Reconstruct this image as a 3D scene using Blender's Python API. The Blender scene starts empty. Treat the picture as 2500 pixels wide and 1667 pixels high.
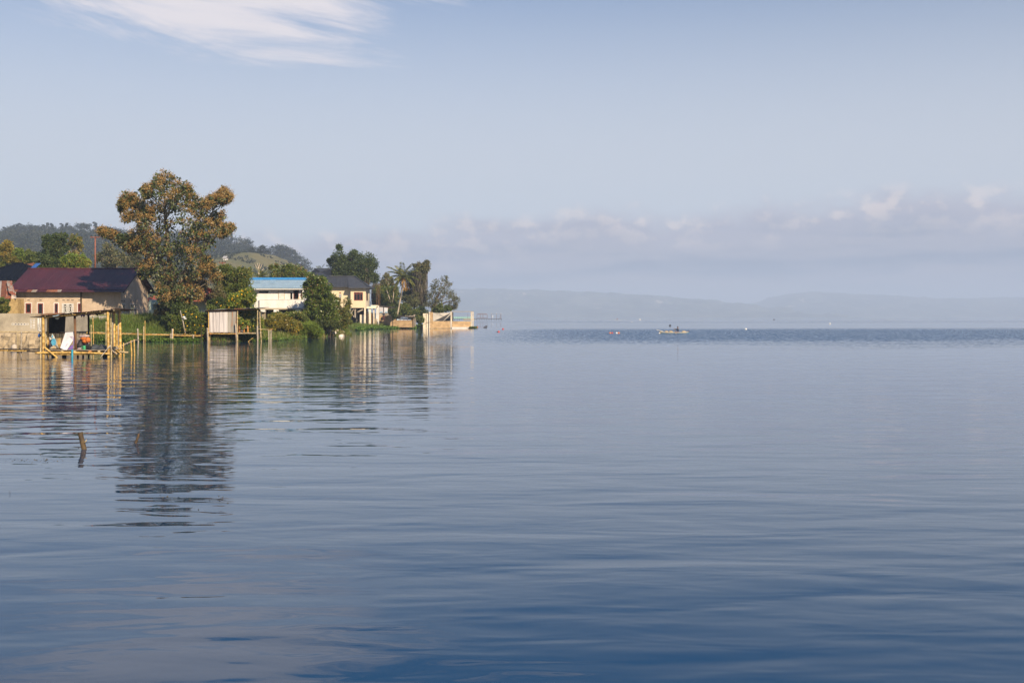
import bpy, math, random
import numpy as np
from mathutils import Vector, Matrix
random.seed(11)
rng = np.random.default_rng(11)
scene = bpy.context.scene
C = scene.collection
# ------------------------------------------------------------------ camera
F, HZ, CX, H = 2778.0, 775.5, 1250.0, 2.2      # focal length in photo pixels, horizon row, middle column, eye height
cam_d = bpy.data.cameras.new('camera')
cam_d.sensor_width = 36.0
cam_d.lens = F / 2500.0 * 36.0
cam_d.shift_y = -(833.5 - HZ) / 2500.0
cam_d.clip_start, cam_d.clip_end = 0.1, 60000.0
cam = bpy.data.objects.new('camera', cam_d)
cam.location = (0, 0, H)
cam.rotation_euler = (math.radians(90), 0, 0)
C.objects.link(cam)
scene.camera = cam
# ------------------------------------------------------------------ view, sampling
scene.view_settings.view_transform = 'Standard'
scene.view_settings.look = 'None'
scene.view_settings.gamma = 1.0
scene.view_settings.use_curve_mapping = False
scene.view_settings.exposure = 0.75
scene.cycles.use_denoising = True
scene.cycles.max_bounces = 6
scene.cycles.transparent_max_bounces = 8
scene.cycles.volume_bounces = 1
scene.cycles.sample_clamp_indirect = 6.0
# ------------------------------------------------------------------ sun
SUN_DIR = Vector((0.469, -0.748, 0.469)).normalized()     # towards the sun: low, behind the camera on the right
sun_d = bpy.data.lights.new('sun', 'SUN')
sun_d.energy = 5.0
sun_d.angle = math.radians(0.5)
sun_d.color = (1.0, 0.83, 0.60)
sun = bpy.data.objects.new('sun', sun_d)
sun.rotation_euler = SUN_DIR.to_track_quat('Z', 'Y').to_euler()
sun.location = (60, -60, 90)
C.objects.link(sun)
# ------------------------------------------------------------------ node helper
class NT:
    def __init__(s, tree):
        s.t = tree; s.n = tree.nodes; s.l = tree.links
    def node(s, typ, **kw):
        n = s.n.new(typ)
        for k, v in kw.items(): setattr(n, k, v)
        return n
    def put(s, sock, val):
        if val is None: return
        if isinstance(val, bpy.types.NodeSocket): s.l.new(val, sock)
        else: sock.default_value = val
    def m(s, op, a, b=None, c=None, clamp=False):
        n = s.node('ShaderNodeMath', operation=op, use_clamp=clamp)
        s.put(n.inputs[0], a); s.put(n.inputs[1], b); s.put(n.inputs[2], c)
        return n.outputs[0]
    def vec(s, x, y, z=0.0):
        n = s.node('ShaderNodeCombineXYZ')
        s.put(n.inputs[0], x); s.put(n.inputs[1], y); s.put(n.inputs[2], z)
        return n.outputs[0]
    def noise(s, v, scale, detail=4.0, rough=0.55, dist=0.0):
        n = s.node('ShaderNodeTexNoise')
        s.put(n.inputs['Vector'], v); s.put(n.inputs['Scale'], scale)
        n.inputs['Detail'].default_value = detail; n.inputs['Roughness'].default_value = rough
        n.inputs['Distortion'].default_value = dist
        return n.outputs['Fac']
    def step(s, x, a, b, lo=0.0, hi=1.0):
        n = s.node('ShaderNodeMapRange', interpolation_type='SMOOTHSTEP')
        s.put(n.inputs[0], x); s.put(n.inputs[1], a); s.put(n.inputs[2], b); s.put(n.inputs[3], lo); s.put(n.inputs[4], hi)
        return n.outputs[0]
    def mix(s, f, a, b, blend='MIX'):
        n = s.node('ShaderNodeMix', data_type='RGBA', blend_type=blend)
        s.put(n.inputs[0], f); s.put(n.inputs[6], a if isinstance(a, bpy.types.NodeSocket) else tuple(a) + (1,) if len(a) == 3 else a)
        s.put(n.inputs[7], b if isinstance(b, bpy.types.NodeSocket) else tuple(b) + (1,) if len(b) == 3 else b)
        return n.outputs[2]
    def ramp(s, f, stops):
        n = s.node('ShaderNodeValToRGB')
        cr = n.color_ramp
        while len(cr.elements) < len(stops): cr.elements.new(0.5)
        for e, (p, c) in zip(cr.elements, stops):
            e.position = p; e.color = tuple(c) + (1,)
        s.put(n.inputs[0], f)
        return n.outputs[0]
# ------------------------------------------------------------------ sky
SKY_STRENGTH = 0.07
world = bpy.data.worlds.new('World')
scene.world = world
world.use_nodes = True
w = NT(world.node_tree)
w.n.clear()
sky = w.node('ShaderNodeTexSky', sky_type='NISHITA')
sky.sun_disc = False
sky.sun_elevation = math.asin(SUN_DIR.z)
sky.sun_rotation = math.atan2(SUN_DIR.x, SUN_DIR.y)
sky.altitude = 1800.0
sky.air_density, sky.dust_density, sky.ozone_density = 0.9, 0.5, 2.5
tc = w.node('ShaderNodeTexCoord')
sep = w.node('ShaderNodeSeparateXYZ')
w.l.new(tc.outputs['Generated'], sep.inputs[0])
az = w.m('ARCTAN2', sep.outputs[0], sep.outputs[1])
el = w.m('ARCSINE', sep.outputs[2])
base = sky.outputs[0]
# thin high veil over the whole sky, thicker low down
def sky_c(r, g, b): return tuple(x / SKY_STRENGTH for x in (r, g, b))
veil = w.step(el, 0.12, 0.36, 0.82, 0.02)
deep = w.mix(w.step(el, 0.23, 0.42, 0.0, 0.85), base, sky_c(0.065, 0.165, 0.37))     # the blue deepens towards the zenith
col = w.mix(veil, deep, sky_c(0.395, 0.408, 0.435))
# cirrus: streaks that fall gently to the right
q = w.m('ADD', el, w.m('MULTIPLY', az, 0.13))
cv = w.vec(w.m('MULTIPLY', az, 5.0), w.m('MULTIPLY', q, 34.0), 0.3)
streak = w.noise(cv, 1.0, 8.0, 0.66, 0.5)
broad = w.noise(w.vec(w.m('MULTIPLY', az, 2.2), w.m('MULTIPLY', el, 4.5), 4.7), 1.0, 3.0, 0.5)
dx = w.m('DIVIDE', w.m('ADD', az, 0.300), 0.26)
dy = w.m('DIVIDE', w.m('SUBTRACT', q, 0.262), 0.075)
rr = w.m('ADD', w.m('MULTIPLY', dx, dx), w.m('MULTIPLY', dy, dy))
local = w.m('MULTIPLY', w.m('SUBTRACT', 1.0, rr), 0.34)
local = w.m('MAXIMUM', local, -0.45)
general = w.m('SUBTRACT', w.step(broad, 0.42, 0.72, -0.42, 0.16), w.step(el, 0.36, 0.24, 0.0, 0.5))
cover = w.m('MAXIMUM', local, general)
cir = w.step(w.m('ADD', streak, cover), 0.50, 0.78)
col = w.mix(w.m('MULTIPLY', cir, 0.88), col, sky_c(0.54, 0.50, 0.51))
# low cumulus bank along the horizon
puff = w.noise(w.vec(w.m('MULTIPLY', az, 10.0), w.m('MULTIPLY', el, 20.0), 1.1), 1.0, 6.0, 0.55)
puff2 = w.noise(w.vec(w.m('MULTIPLY', az, 42.0), w.m('MULTIPLY', el, 60.0), 7.1), 1.0, 4.0, 0.55)
lift = w.m('ADD', w.step(az, -0.10, 0.10, 0.0, 0.020), w.step(az, 0.14, 0.40, 0.0, 0.010))
top = w.m('ADD', w.m('ADD', 0.042, lift), w.m('ADD', w.m('MULTIPLY', puff, 0.055), w.m('MULTIPLY', puff2, 0.020)))
edge = w.m('SUBTRACT', top, el)
bank = w.step(edge, -0.004, 0.022)
inner = w.step(edge, 0.004, 0.055)
strat = w.noise(w.vec(w.m('MULTIPLY', az, 7.0), w.m('MULTIPLY', el, 55.0), 2.9), 1.0, 4.0, 0.55)
body = w.mix(w.step(strat, 0.40, 0.66), sky_c(0.25, 0.25, 0.30), sky_c(0.13, 0.165, 0.24))
lit = w.mix(w.step(puff2, 0.46, 0.64), sky_c(0.31, 0.305, 0.36), sky_c(0.54, 0.47, 0.45))
cloud = w.mix(inner, lit, body)
col = w.mix(w.m('MULTIPLY', bank, 0.94), col, cloud)
bg = w.node('ShaderNodeBackground')
w.l.new(col, bg.inputs[0])
bg.inputs[1].default_value = SKY_STRENGTH
wo = w.node('ShaderNodeOutputWorld')
w.l.new(bg.outputs[0], wo.inputs[0])
# ------------------------------------------------------------------ geometry helpers
def XX(px, Y): return (px - CX) / F * Y
def ZZ(py, Y): return H - (py - HZ) / F * Y
def W(px, py, Y): return Vector((XX(px, Y), Y, ZZ(py, Y)))
def YW(py): return F * H / (py - HZ)

def tag(o, label=None, cat=None, group=None, kind=None):
    if label: o['label'] = label
    if cat: o['category'] = cat
    if group: o['group'] = group
    if kind: o['kind'] = kind
    return o
def thing(name, label, cat, loc, group=None):
    o = bpy.data.objects.new(name, None)
    o.empty_display_size = 0.3
    o.location = loc
    C.objects.link(o)
    return tag(o, label, cat, group)
def wloc(p):
    v = Vector((0, 0, 0))
    while p is not None:
        v = v + Vector(p.location); p = p.parent
    return v
def link_mesh(name, me, parent, origin):
    o = bpy.data.objects.new(name, me)
    C.objects.link(o)
    if parent is not None:
        o.parent = parent
    else:
        o.location = origin
    return o
def copy_tree(o, parent=None):
    c = o.copy(); C.objects.link(c)
    if parent is not None: c.parent = parent
    for ch in list(o.children): copy_tree(ch, c)
    return c

class MB:
    def __init__(s): s.v = []; s.f = []; s.m = []
    def add(s, vs, fs, mi=0):
        k = len(s.v); s.v += [tuple(v) for v in vs]
        s.f += [tuple(i + k for i in f) for f in fs]; s.m += [mi] * len(fs)
        return s
    def box(s, x0, x1, y0, y1, z0, z1, mi=0):
        vs = [(x0, y0, z0), (x1, y0, z0), (x1, y1, z0), (x0, y1, z0), (x0, y0, z1), (x1, y0, z1), (x1, y1, z1), (x0, y1, z1)]
        return s.add(vs, [(3, 2, 1, 0), (4, 5, 6, 7), (0, 1, 5, 4), (1, 2, 6, 5), (2, 3, 7, 6), (3, 0, 4, 7)], mi)
    def slab(s, poly, d, mi=0):
        n = len(poly); d = Vector(d)
        vs = [Vector(p) for p in poly] + [Vector(p) + d for p in poly]
        fs = [tuple(range(n)), tuple(range(2 * n - 1, n - 1, -1))] + [(i, i + n, (i + 1) % n + n, (i + 1) % n) for i in range(n)]
        return s.add(vs, fs, mi)
    def tube(s, pts, rad, n=8, mi=0, cap=True):
        pts = [Vector(p) for p in pts]
        if not hasattr(rad, '__len__'): rad = [rad] * len(pts)
        k = len(s.v); prev = None
        for i, p in enumerate(pts):
            t = (pts[min(i + 1, len(pts) - 1)] - pts[max(i - 1, 0)]).normalized()
            if prev is None:
                a = Vector((0, 0, 1)) if abs(t.z) < 0.9 else Vector((1, 0, 0))
                u = t.cross(a).normalized()
            else:
                u = (prev - t * prev.dot(t)).normalized()
            prev = u; b = t.cross(u)
            for j in range(n):
                g = 2 * math.pi * j / n
                s.v.append(tuple(p + (u * math.cos(g) + b * math.sin(g)) * rad[i]))
        for i in range(len(pts) - 1):
            for j in range(n):
                j2 = (j + 1) % n
                s.f.append((k + i * n + j, k + i * n + j2, k + (i + 1) * n + j2, k + (i + 1) * n + j)); s.m.append(mi)
        if cap:
            s.f.append(tuple(k + j for j in reversed(range(n)))); s.m.append(mi)
            s.f.append(tuple(k + (len(pts) - 1) * n + j for j in range(n))); s.m.append(mi)
        return s
    def bamboo(s, p, q, r, n=8, mi=0, node=0.32):
        p, q = Vector(p), Vector(q); L = (q - p).length; k = max(1, int(L / node))
        side = Vector((random.uniform(-1, 1), random.uniform(-1, 1), random.uniform(-1, 1))) * 0.012 * L
        pts, rad = [p], [r]
        for i in range(1, k + 1):
            t = (i - 0.5 + random.uniform(-.15, .15)) / k
            for dt, f in ((-0.018 / L, 0.97), (0, 1.16), (0.018 / L, 0.97)):
                tt = min(.999, max(.001, t + dt)); pts.append(p.lerp(q, tt) + side * math.sin(math.pi * tt)); rad.append(r * f * (1 - .12 * tt))
        pts.append(q); rad.append(r * .88)
        return s.tube(pts, rad, n, mi)
    def corr(s, o, u, v, waves, amp, mi=0, seg=4, rows=1, jit=0.0, thick=0.006):
        o, u, v = Vector(o), Vector(u), Vector(v); nrm = u.cross(v).normalized(); k = len(s.v); nu = waves * seg
        for r in range(rows + 1):
            for i in range(nu + 1):
                a = amp * math.sin(2 * math.pi * i / seg + .4)
                s.v.append(tuple(o + u * (i / nu) + v * (r / rows) + nrm * (a + random.uniform(-jit, jit))))
        for r in range(rows):
            for i in range(nu):
                a = k + r * (nu + 1) + i
                s.f.append((a, a + 1, a + nu + 2, a + nu + 1)); s.m.append(mi)
        k2 = len(s.v); nv = (rows + 1) * (nu + 1)
        for i in range(nv): s.v.append(tuple(Vector(s.v[k + i]) - nrm * thick))
        for r in range(rows):
            for i in range(nu):
                a = k2 + r * (nu + 1) + i
                s.f.append((a + nu + 1, a + nu + 2, a + 1, a)); s.m.append(mi)
        for r in (0, rows):
            for i in range(nu):
                a = k + r * (nu + 1) + i; b = k2 + r * (nu + 1) + i
                s.f.append((a, b, b + 1, a + 1)); s.m.append(mi)
        for i in (0, nu):
            for r in range(rows):
                a = k + r * (nu + 1) + i; b = k2 + r * (nu + 1) + i
                s.f.append((a, a + nu + 1, b + nu + 1, b)); s.m.append(mi)
        return s
    def lathe(s, c, prof, n=12, mi=0):
        c = Vector(c); k = len(s.v)
        for r, z in prof:
            for j in range(n):
                g = 2 * math.pi * j / n; s.v.append((c.x + r * math.cos(g), c.y + r * math.sin(g), c.z + z))
        for i in range(len(prof) - 1):
            for j in range(n):
                j2 = (j + 1) % n; s.f.append((k + i * n + j, k + i * n + j2, k + (i + 1) * n + j2, k + (i + 1) * n + j)); s.m.append(mi)
        s.f.append(tuple(k + j for j in reversed(range(n)))); s.m.append(mi)
        s.f.append(tuple(k + (len(prof) - 1) * n + j for j in range(n))); s.m.append(mi)
        return s
    def lump(s, c, rx, ry, rz, n=10, rough=.12, mi=0, flat=None):
        c = Vector(c); k = len(s.v); R = max(4, n * 2 // 3)
        for i in range(R + 1):
            th = math.pi * i / R
            for j in range(n):
                g = 2 * math.pi * j / n; f = 1 + random.uniform(-rough, rough)
                z = math.cos(th) * rz * f
                if flat is not None: z = max(z, flat * rz)
                s.v.append((c.x + math.sin(th) * math.cos(g) * rx * f, c.y + math.sin(th) * math.sin(g) * ry * f, c.z + z))
        for i in range(R):
            for j in range(n):
                j2 = (j + 1) % n; s.f.append((k + i * n + j, k + (i + 1) * n + j, k + (i + 1) * n + j2, k + i * n + j2)); s.m.append(mi)
        return s
    def build(s, name, mats, parent=None, smooth=False, kind=None):
        v = np.array(s.v, dtype=np.float64)
        if parent is not None: o = wloc(parent)
        else: o = Vector((v[:, 0].mean(), v[:, 1].mean(), v[:, 2].min()))
        v = v - np.array(o)
        me = bpy.data.meshes.new(name)
        me.from_pydata(v.tolist(), [], s.f)
        if not isinstance(mats, (list, tuple)): mats = [mats]
        for m in mats: me.materials.append(m)
        me.polygons.foreach_set('material_index', s.m)
        if smooth: me.polygons.foreach_set('use_smooth', [True] * len(s.f))
        me.update()
        ob = link_mesh(name, me, parent, o)
        if kind: ob['kind'] = kind
        return ob

def norm(a): return a / np.maximum(np.linalg.norm(a, axis=1, keepdims=True), 1e-9)
def leaf_mesh(name, c, d, L, Wd, tint, mat, parent=None, fold=0.12, kind=None, origin=None):
    """one kite-shaped folded leaf per row"""
    n = len(c); d = norm(d); r = rng.normal(size=(n, 3))
    side = norm(np.cross(d, r)); up = np.cross(side, d)
    L = np.broadcast_to(L, (n,)).reshape(n, 1); Wd = np.broadcast_to(Wd, (n,)).reshape(n, 1)
    mid = c + d * L * 0.45 + up * L * fold
    v = np.empty((n, 4, 3))
    v[:, 0] = c; v[:, 1] = mid - side * Wd * .5; v[:, 2] = c + d * L - up * L * fold * .6; v[:, 3] = mid + side * Wd * .5
    if parent is not None: o = np.array(wloc(parent))
    else: o = np.array(origin if origin is not None else (c[:, 0].mean(), c[:, 1].mean(), c[:, 2].min()))
    v = (v - o).reshape(-1, 3)
    me = bpy.data.meshes.new(name)
    me.vertices.add(4 * n); me.vertices.foreach_set('co', v.astype(np.float32).ravel())
    me.loops.add(4 * n); me.loops.foreach_set('vertex_index', np.arange(4 * n, dtype=np.int32))
    me.polygons.add(n); me.polygons.foreach_set('loop_start', np.arange(0, 4 * n, 4, dtype=np.int32))
    a = me.attributes.new('tint', 'FLOAT', 'POINT')
    a.data.foreach_set('value', np.repeat(np.broadcast_to(tint, (n,)), 4).astype(np.float32))
    me.materials.append(mat); me.update(calc_edges=True); me.validate()
    ob = link_mesh(name, me, parent, Vector(o))
    if kind: ob['kind'] = kind
    return ob
# ------------------------------------------------------------------ materials
def mat(name, c1, c2=None, scale=3.0, rough=.8, bump=0.0, bscale=None, stretch=(1, 1, 1), c3=None, lo=.38, hi=.66, spec=.3, metal=0.0, s3=0.9, lo3=.55, hi3=.72, detail=5.0):
    m = bpy.data.materials.new(name); m.use_nodes = True
    t = NT(m.node_tree); b = t.n['Principled BSDF']
    b.inputs['Roughness'].default_value = rough
    b.inputs['Specular IOR Level'].default_value = spec
    b.inputs['Metallic'].default_value = metal
    tcn = t.node('ShaderNodeTexCoord'); mp = t.node('ShaderNodeMapping'); mp.inputs['Scale'].default_value = stretch
    t.l.new(tcn.outputs['Object'], mp.inputs[0]); v = mp.outputs[0]
    if c2 is None: c2 = tuple(x * .82 for x in c1)
    n1 = t.noise(v, scale, detail, .6)
    colr = t.mix(t.step(n1, lo, hi), c1, c2)
    if c3 is not None:
        n3 = t.noise(v, scale * s3, 6.0, .65, .4)
        colr = t.mix(t.step(n3, lo3, hi3), colr, c3)
    fine = t.noise(v, scale * 9.0, 3.0, .6)
    oi = t.node('ShaderNodeObjectInfo'); colr = t.mix(1.0, colr, t.ramp(oi.outputs['Random'], [(0, (.84, .84, .84)), (1, (1.1, 1.1, 1.1))]), 'MULTIPLY')
    colr = t.mix(1.0, colr, t.ramp(fine, [(.2, (.82, .82, .82)), (.8, (1.12, 1.12, 1.12))]), 'MULTIPLY')
    t.l.new(colr, b.inputs['Base Color'])
    if bump:
        bn = t.node('ShaderNodeBump'); bn.inputs['Strength'].default_value = 1.0; bn.inputs['Distance'].default_value = bump
        t.l.new(t.noise(v, bscale or scale * 6, 4.0, .6), bn.inputs['Height']); t.l.new(bn.outputs[0], b.inputs['Normal'])
    return m
def leafmat(name, cols, tcols=None, transl=.28, rough=.55, spec=.35):
    m = bpy.data.materials.new(name); m.use_nodes = True
    t = NT(m.node_tree); b = t.n['Principled BSDF']; out = t.n['Material Output']
    geo = t.node('ShaderNodeNewGeometry'); ri = geo.outputs['Random Per Island']
    k = len(cols)
    c = t.ramp(ri, [(i / max(1, k - 1), x) for i, x in enumerate(cols)])
    tcn = t.node('ShaderNodeTexCoord')
    big = t.noise(tcn.outputs['Object'], .9, 3.0, .5)
    c = t.mix(1.0, c, t.ramp(big, [(.3, (.72, .78, .72)), (.7, (1.25, 1.2, 1.2))]), 'MULTIPLY')
    if tcols:
        at = t.node('ShaderNodeAttribute', attribute_name='tint')
        k = len(tcols)
        c2 = t.ramp(t.m('FRACT', t.m('MULTIPLY', ri, 7.31)), [(i / max(1, k - 1), x) for i, x in enumerate(tcols)])
        c = t.mix(at.outputs['Fac'], c, c2)
    t.l.new(c, b.inputs['Base Color']); b.inputs['Roughness'].default_value = rough; b.inputs['Specular IOR Level'].default_value = spec
    tr = t.node('ShaderNodeBsdfTranslucent'); t.l.new(c, tr.inputs[0])
    mx = t.node('ShaderNodeMixShader'); mx.inputs[0].default_value = transl
    t.l.new(b.outputs[0], mx.inputs[1]); t.l.new(tr.outputs[0], mx.inputs[2]); t.l.new(mx.outputs[0], out.inputs[0])
    return m
M = {}
M['bamboo'] = mat('bamboo', (.56, .36, .10), (.38, .22, .06), 4, .45, .004, c3=(.17, .11, .045), lo3=.60, hi3=.76, spec=.4)
M['bamboo_old'] = mat('old_bamboo', (.46, .36, .20), (.28, .21, .11), 4, .7, .004, c3=(.12, .09, .05))
M['grey_wood'] = mat('grey_wood', (.42, .36, .29), (.25, .20, .15), 5, .85, .006, stretch=(1, 1, .25), c3=(.12, .09, .06))
M['brown_wood'] = mat('brown_wood', (.20, .10, .045), (.11, .055, .03), 5, .75, .005, stretch=(1, 1, .3))
M['dark_wood'] = mat('dark_wood', (.05, .035, .025), (.025, .02, .015), 5, .85, .005)
M['orange_wood'] = mat('orange_wood', (.46, .21, .06), (.30, .13, .035), 6, .6, .004)
M['plaster'] = mat('pinkish_plaster', (.55, .425, .31), (.45, .34, .245), .9, .9, .004, 20, c3=(.26, .20, .15), s3=1.1, lo3=.54, hi3=.80, stretch=(1, 1, .6))
M['plaster_side'] = M['plaster']
M['white_wall'] = mat('weathered_white_wall', (.70, .675, .64), (.61, .58, .545), 1.6, .9, .003, 20, c3=(.38, .35, .32), s3=.8, lo3=.60, hi3=.85, stretch=(1, 1, .5))
M['cream'] = mat('cream_paint', (.66, .535, .36), (.62, .50, .33), .8, .85, .003, 20)
M['cream_pale'] = mat('pale_render', (.68, .59, .46), (.54, .46, .35), 1.2, .9, .004, 20, c3=(.32, .27, .21))
M['concrete'] = mat('concrete', (.36, .305, .225), (.26, .22, .16), 1.1, .92, .008, 14, c3=(.17, .145, .11), lo3=.56, hi3=.74)
M['garden_wall'] = mat('rough_grey_render', (.48, .43, .36), (.36, .32, .26), 1.3, .95, .01, 16, c3=(.22, .19, .155))
M['stone'] = mat('rough_stone', (.37, .29, .19), (.22, .17, .11), 2.2, .95, .05, 3.0, c3=(.08, .06, .04), lo3=.52, hi3=.66)
M['rock'] = mat('shore_rock', (.48, .40, .32), (.30, .24, .18), 3, .9, .03, 6)
M['rock_white'] = mat('white_rock', (.72, .67, .62), (.55, .5, .46), 3, .9, .02, 6)
M['maroon'] = mat('maroon_roof_sheet', (.064, .014, .018), (.048, .012, .016), .7, .5, .0, c3=(.034, .010, .018), lo3=.6, hi3=.8, spec=.35)
M['rust'] = mat('rusted_sheet', (.22, .085, .045), (.15, .05, .03), 1.6, .75, .003, c3=(.40, .33, .26), lo3=.62, hi3=.7)
M['rust_mix'] = mat('part_rusted_zinc', (.34, .30, .26), (.24, .20, .16), 1.2, .7, .003, c3=(.26, .08, .04), lo3=.46, hi3=.55)
M['zinc'] = mat('zinc_sheet', (.38, .355, .33), (.29, .265, .25), 2, .55, .003, stretch=(1, 1, .2), c3=(.30, .14, .06), lo3=.66, hi3=.76)
M['zinc_pale'] = mat('whitewashed_zinc_sheet', (.62, .58, .57), (.36, .33, .33), 2.0, .6, .003, stretch=(3, 1, .10), c3=(.34, .17, .10), lo3=.68, hi3=.78)
M['zinc_rusty'] = mat('rust_streaked_zinc', (.33, .31, .28), (.22, .20, .17), 2.5, .6, .003, stretch=(2.2, 1, .12), c3=(.34, .13, .03), lo3=.55, hi3=.64)
M['tin_dark'] = mat('sooty_sheet', (.045, .045, .04), (.025, .025, .025), 2, .8, .003, stretch=(1, 1, .2))
M['navy'] = mat('navy_roof_sheet', (.002, .004, .010), (.0015, .003, .007), 1, .8, .0, spec=.12)
M['slate'] = mat('charcoal_roof_sheet', (.044, .046, .053), (.035, .037, .044), 1.2, .55, .0)
M['blue_tile'] = mat('blue_metal_tile', (.285, .385, .475), (.25, .345, .44), 1.4, .4, .0, spec=.4)
M['blue_ridge'] = mat('deep_blue_ridge_cap', (.05, .24, .50), (.04, .19, .42), 2, .4, .0)
M['blue_clear'] = mat('faded_roof_tile', (.36, .50, .62), (.30, .44, .57), 1.4, .35, .0, spec=.5)
M['blue_strip'] = mat('blue_sheet', (.03, .10, .30), None, 2, .5)
M['red_tile'] = mat('red_clay_tile', (.34, .10, .065), (.22, .06, .045), 3, .8, .004, c3=(.12, .04, .03))
M['mint'] = mat('pale_green_paint', (.52, .60, .50), (.45, .53, .44), 1.5, .85)
M['pink_wall'] = mat('pale_pink_wall', (.62, .50, .42), None, 1.5, .9)
M['tan_brick'] = mat('yellow_brick_wall', (.46, .33, .15), (.33, .23, .10), 4, .9, .01, 12)
M['brick'] = mat('orange_brick_face', (.47, .325, .175), (.37, .25, .13), 2.2, .9, .01, 10, c3=(.29, .18, .10))
M['grey_render'] = mat('grey_net_render', (.46, .42, .37), (.38, .35, .31), 2, .9)
M['frame_red'] = mat('red_brown_paint', (.23, .06, .045), (.17, .045, .035), 5, .6)
M['frame_white'] = mat('white_paint', (.66, .63, .59), (.58, .55, .5), 5, .6)
M['glass'] = mat('dark_window_glass', (.012, .012, .014), None, 2, .12, spec=.5)
M['dark'] = mat('unlit_interior', (.02, .018, .016), None, 2, .95, spec=.1)  # near-black colour stands in for the shade inside openings and under floors
M['slot'] = mat('vent_gap', (.06, .05, .045), None, 2, .9)
M['white_panel'] = mat('white_sheet_board', (.54, .52, .55), (.48, .46, .50), 3, .7, .004, c3=(.55, .52, .60), lo3=.66, hi3=.76)
M['purple'] = mat('purple_print', (.16, .09, .32), None, 4, .7)
M['blue_print'] = mat('blue_print', (.06, .26, .42), (.10, .36, .50), 9, .7)
M['sack'] = mat('woven_sack', (.66, .64, .58), (.5, .47, .4), 6, .85, .01)
M['sack_tan'] = mat('tan_sack', (.45, .34, .20), (.34, .25, .14), 6, .85, .01)
M['green_plastic'] = mat('green_plastic', (.06, .36, .16), None, 3, .35, spec=.5)
M['teal'] = mat('teal_paint', (.02, .25, .38), None, 3, .5)
M['orange'] = mat('orange_cloth', (.62, .19, .04), (.42, .12, .03), 8, .8, .02)
M['red'] = mat('red_float_plastic', (.62, .06, .04), None, 3, .45)
M['orange_plastic'] = mat('orange_float_plastic', (.72, .20, .05), None, 3, .45)
M['white_plastic'] = mat('white_plastic', (.78, .76, .72), None, 3, .45)
M['black_plastic'] = mat('black_plastic', (.03, .03, .035), None, 3, .6)
M['tarp'] = mat('dark_grey_tarp', (.09, .10, .11), (.05, .055, .06), 3, .6, .03, 4)
M['cloth'] = mat('faded_cloth', (.50, .42, .40), (.3, .2, .24), 5, .9, .02)
M['pole'] = mat('rusty_steel_pole', (.22, .085, .055), (.15, .06, .04), 3, .7)
M['bark'] = mat('bark', (.20, .145, .095), (.12, .085, .055), 4, .95, .02, 14, stretch=(1, 1, .3))
M['bark_pale'] = mat('pale_bark', (.42, .35, .26), (.27, .215, .155), 4, .95, .02, 14, stretch=(1, 1, .3))
M['bark_dark'] = mat('dark_bark', (.07, .052, .038), (.04, .03, .024), 4, .95, .02, 14)
M['boat_paint'] = mat('worn_cream_paint', (.34, .30, .225), (.25, .21, .155), 4, .7)
M['boat_blue'] = mat('worn_blue_paint', (.06, .20, .34), (.04, .13, .24), 4, .6)
M['boat_in'] = mat('boat_inside_wood', (.12, .06, .04), None, 4, .8)
M['skin'] = mat('skin', (.25, .13, .075), None, 5, .6)
M['navy_cloth'] = mat('navy_cloth', (.012, .018, .04), None, 6, .9)
M['red_cloth'] = mat('red_cloth', (.40, .05, .04), None, 6, .9)
M['hair'] = mat('black_hair', (.01, .008, .008), None, 6, .6)
M['shorts'] = mat('maroon_cloth', (.10, .025, .03), None, 6, .9)
M['far_steel'] = mat('weathered_pier_timber', (.22, .12, .10), (.14, .08, .07), 1, .8)
M['mint_net'] = mat('mint_netting', (.30, .55, .46), None, 2, .8)
M['earth'] = mat('damp_earth', (.11, .085, .05), (.06, .07, .025), .5, .95, .05, 3, c3=(.05, .075, .02))
M['hill'] = mat('forest_floor', (.018, .028, .016), (.03, .038, .02), .02, .95, .0, c3=(.05, .05, .03))
M['hill_grass'] = mat('dry_grass_hill', (.145, .125, .05), (.095, .10, .036), .03, .95, .4, .25, c3=(.045, .06, .024), s3=1.6, lo3=.56, hi3=.66)
M['hill_sand'] = mat('bare_earth', (.42, .36, .30), None, .1, .95)
M['far_ridge'] = mat('far_forest', (.055, .075, .06), (.15, .16, .12), .006, .95, c3=(.48, .42, .34), s3=1.6, lo3=.63, hi3=.68)
def add_courses(m, sx, sy):
    # faint brick courses for walls too far off to tell single bricks apart
    t = NT(m.node_tree); b = t.n['Principled BSDF']; src = b.inputs['Base Color'].links[0].from_socket
    tcn = t.node('ShaderNodeTexCoord'); sp_ = t.node('ShaderNodeSeparateXYZ'); t.l.new(tcn.outputs['Object'], sp_.inputs[0])
    br = t.node('ShaderNodeTexBrick'); t.l.new(t.vec(t.m('ADD', sp_.outputs[0], sp_.outputs[1]), sp_.outputs[2], 0.0), br.inputs['Vector'])
    br.inputs['Scale'].default_value = 1.0; br.inputs['Brick Width'].default_value = sx; br.inputs['Row Height'].default_value = sy; br.inputs['Mortar Size'].default_value = sy * .12
    br.inputs['Color1'].default_value = (1.1, 1.05, 1.0, 1); br.inputs['Color2'].default_value = (.78, .74, .72, 1); br.inputs['Mortar'].default_value = (.95, 1.0, 1.05, 1)
    t.l.new(t.mix(1.0, src, br.outputs['Color'], 'MULTIPLY'), b.inputs['Base Color'])
add_courses(M['brick'], .42, .21); add_courses(M['tan_brick'], .24, .09)
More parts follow.
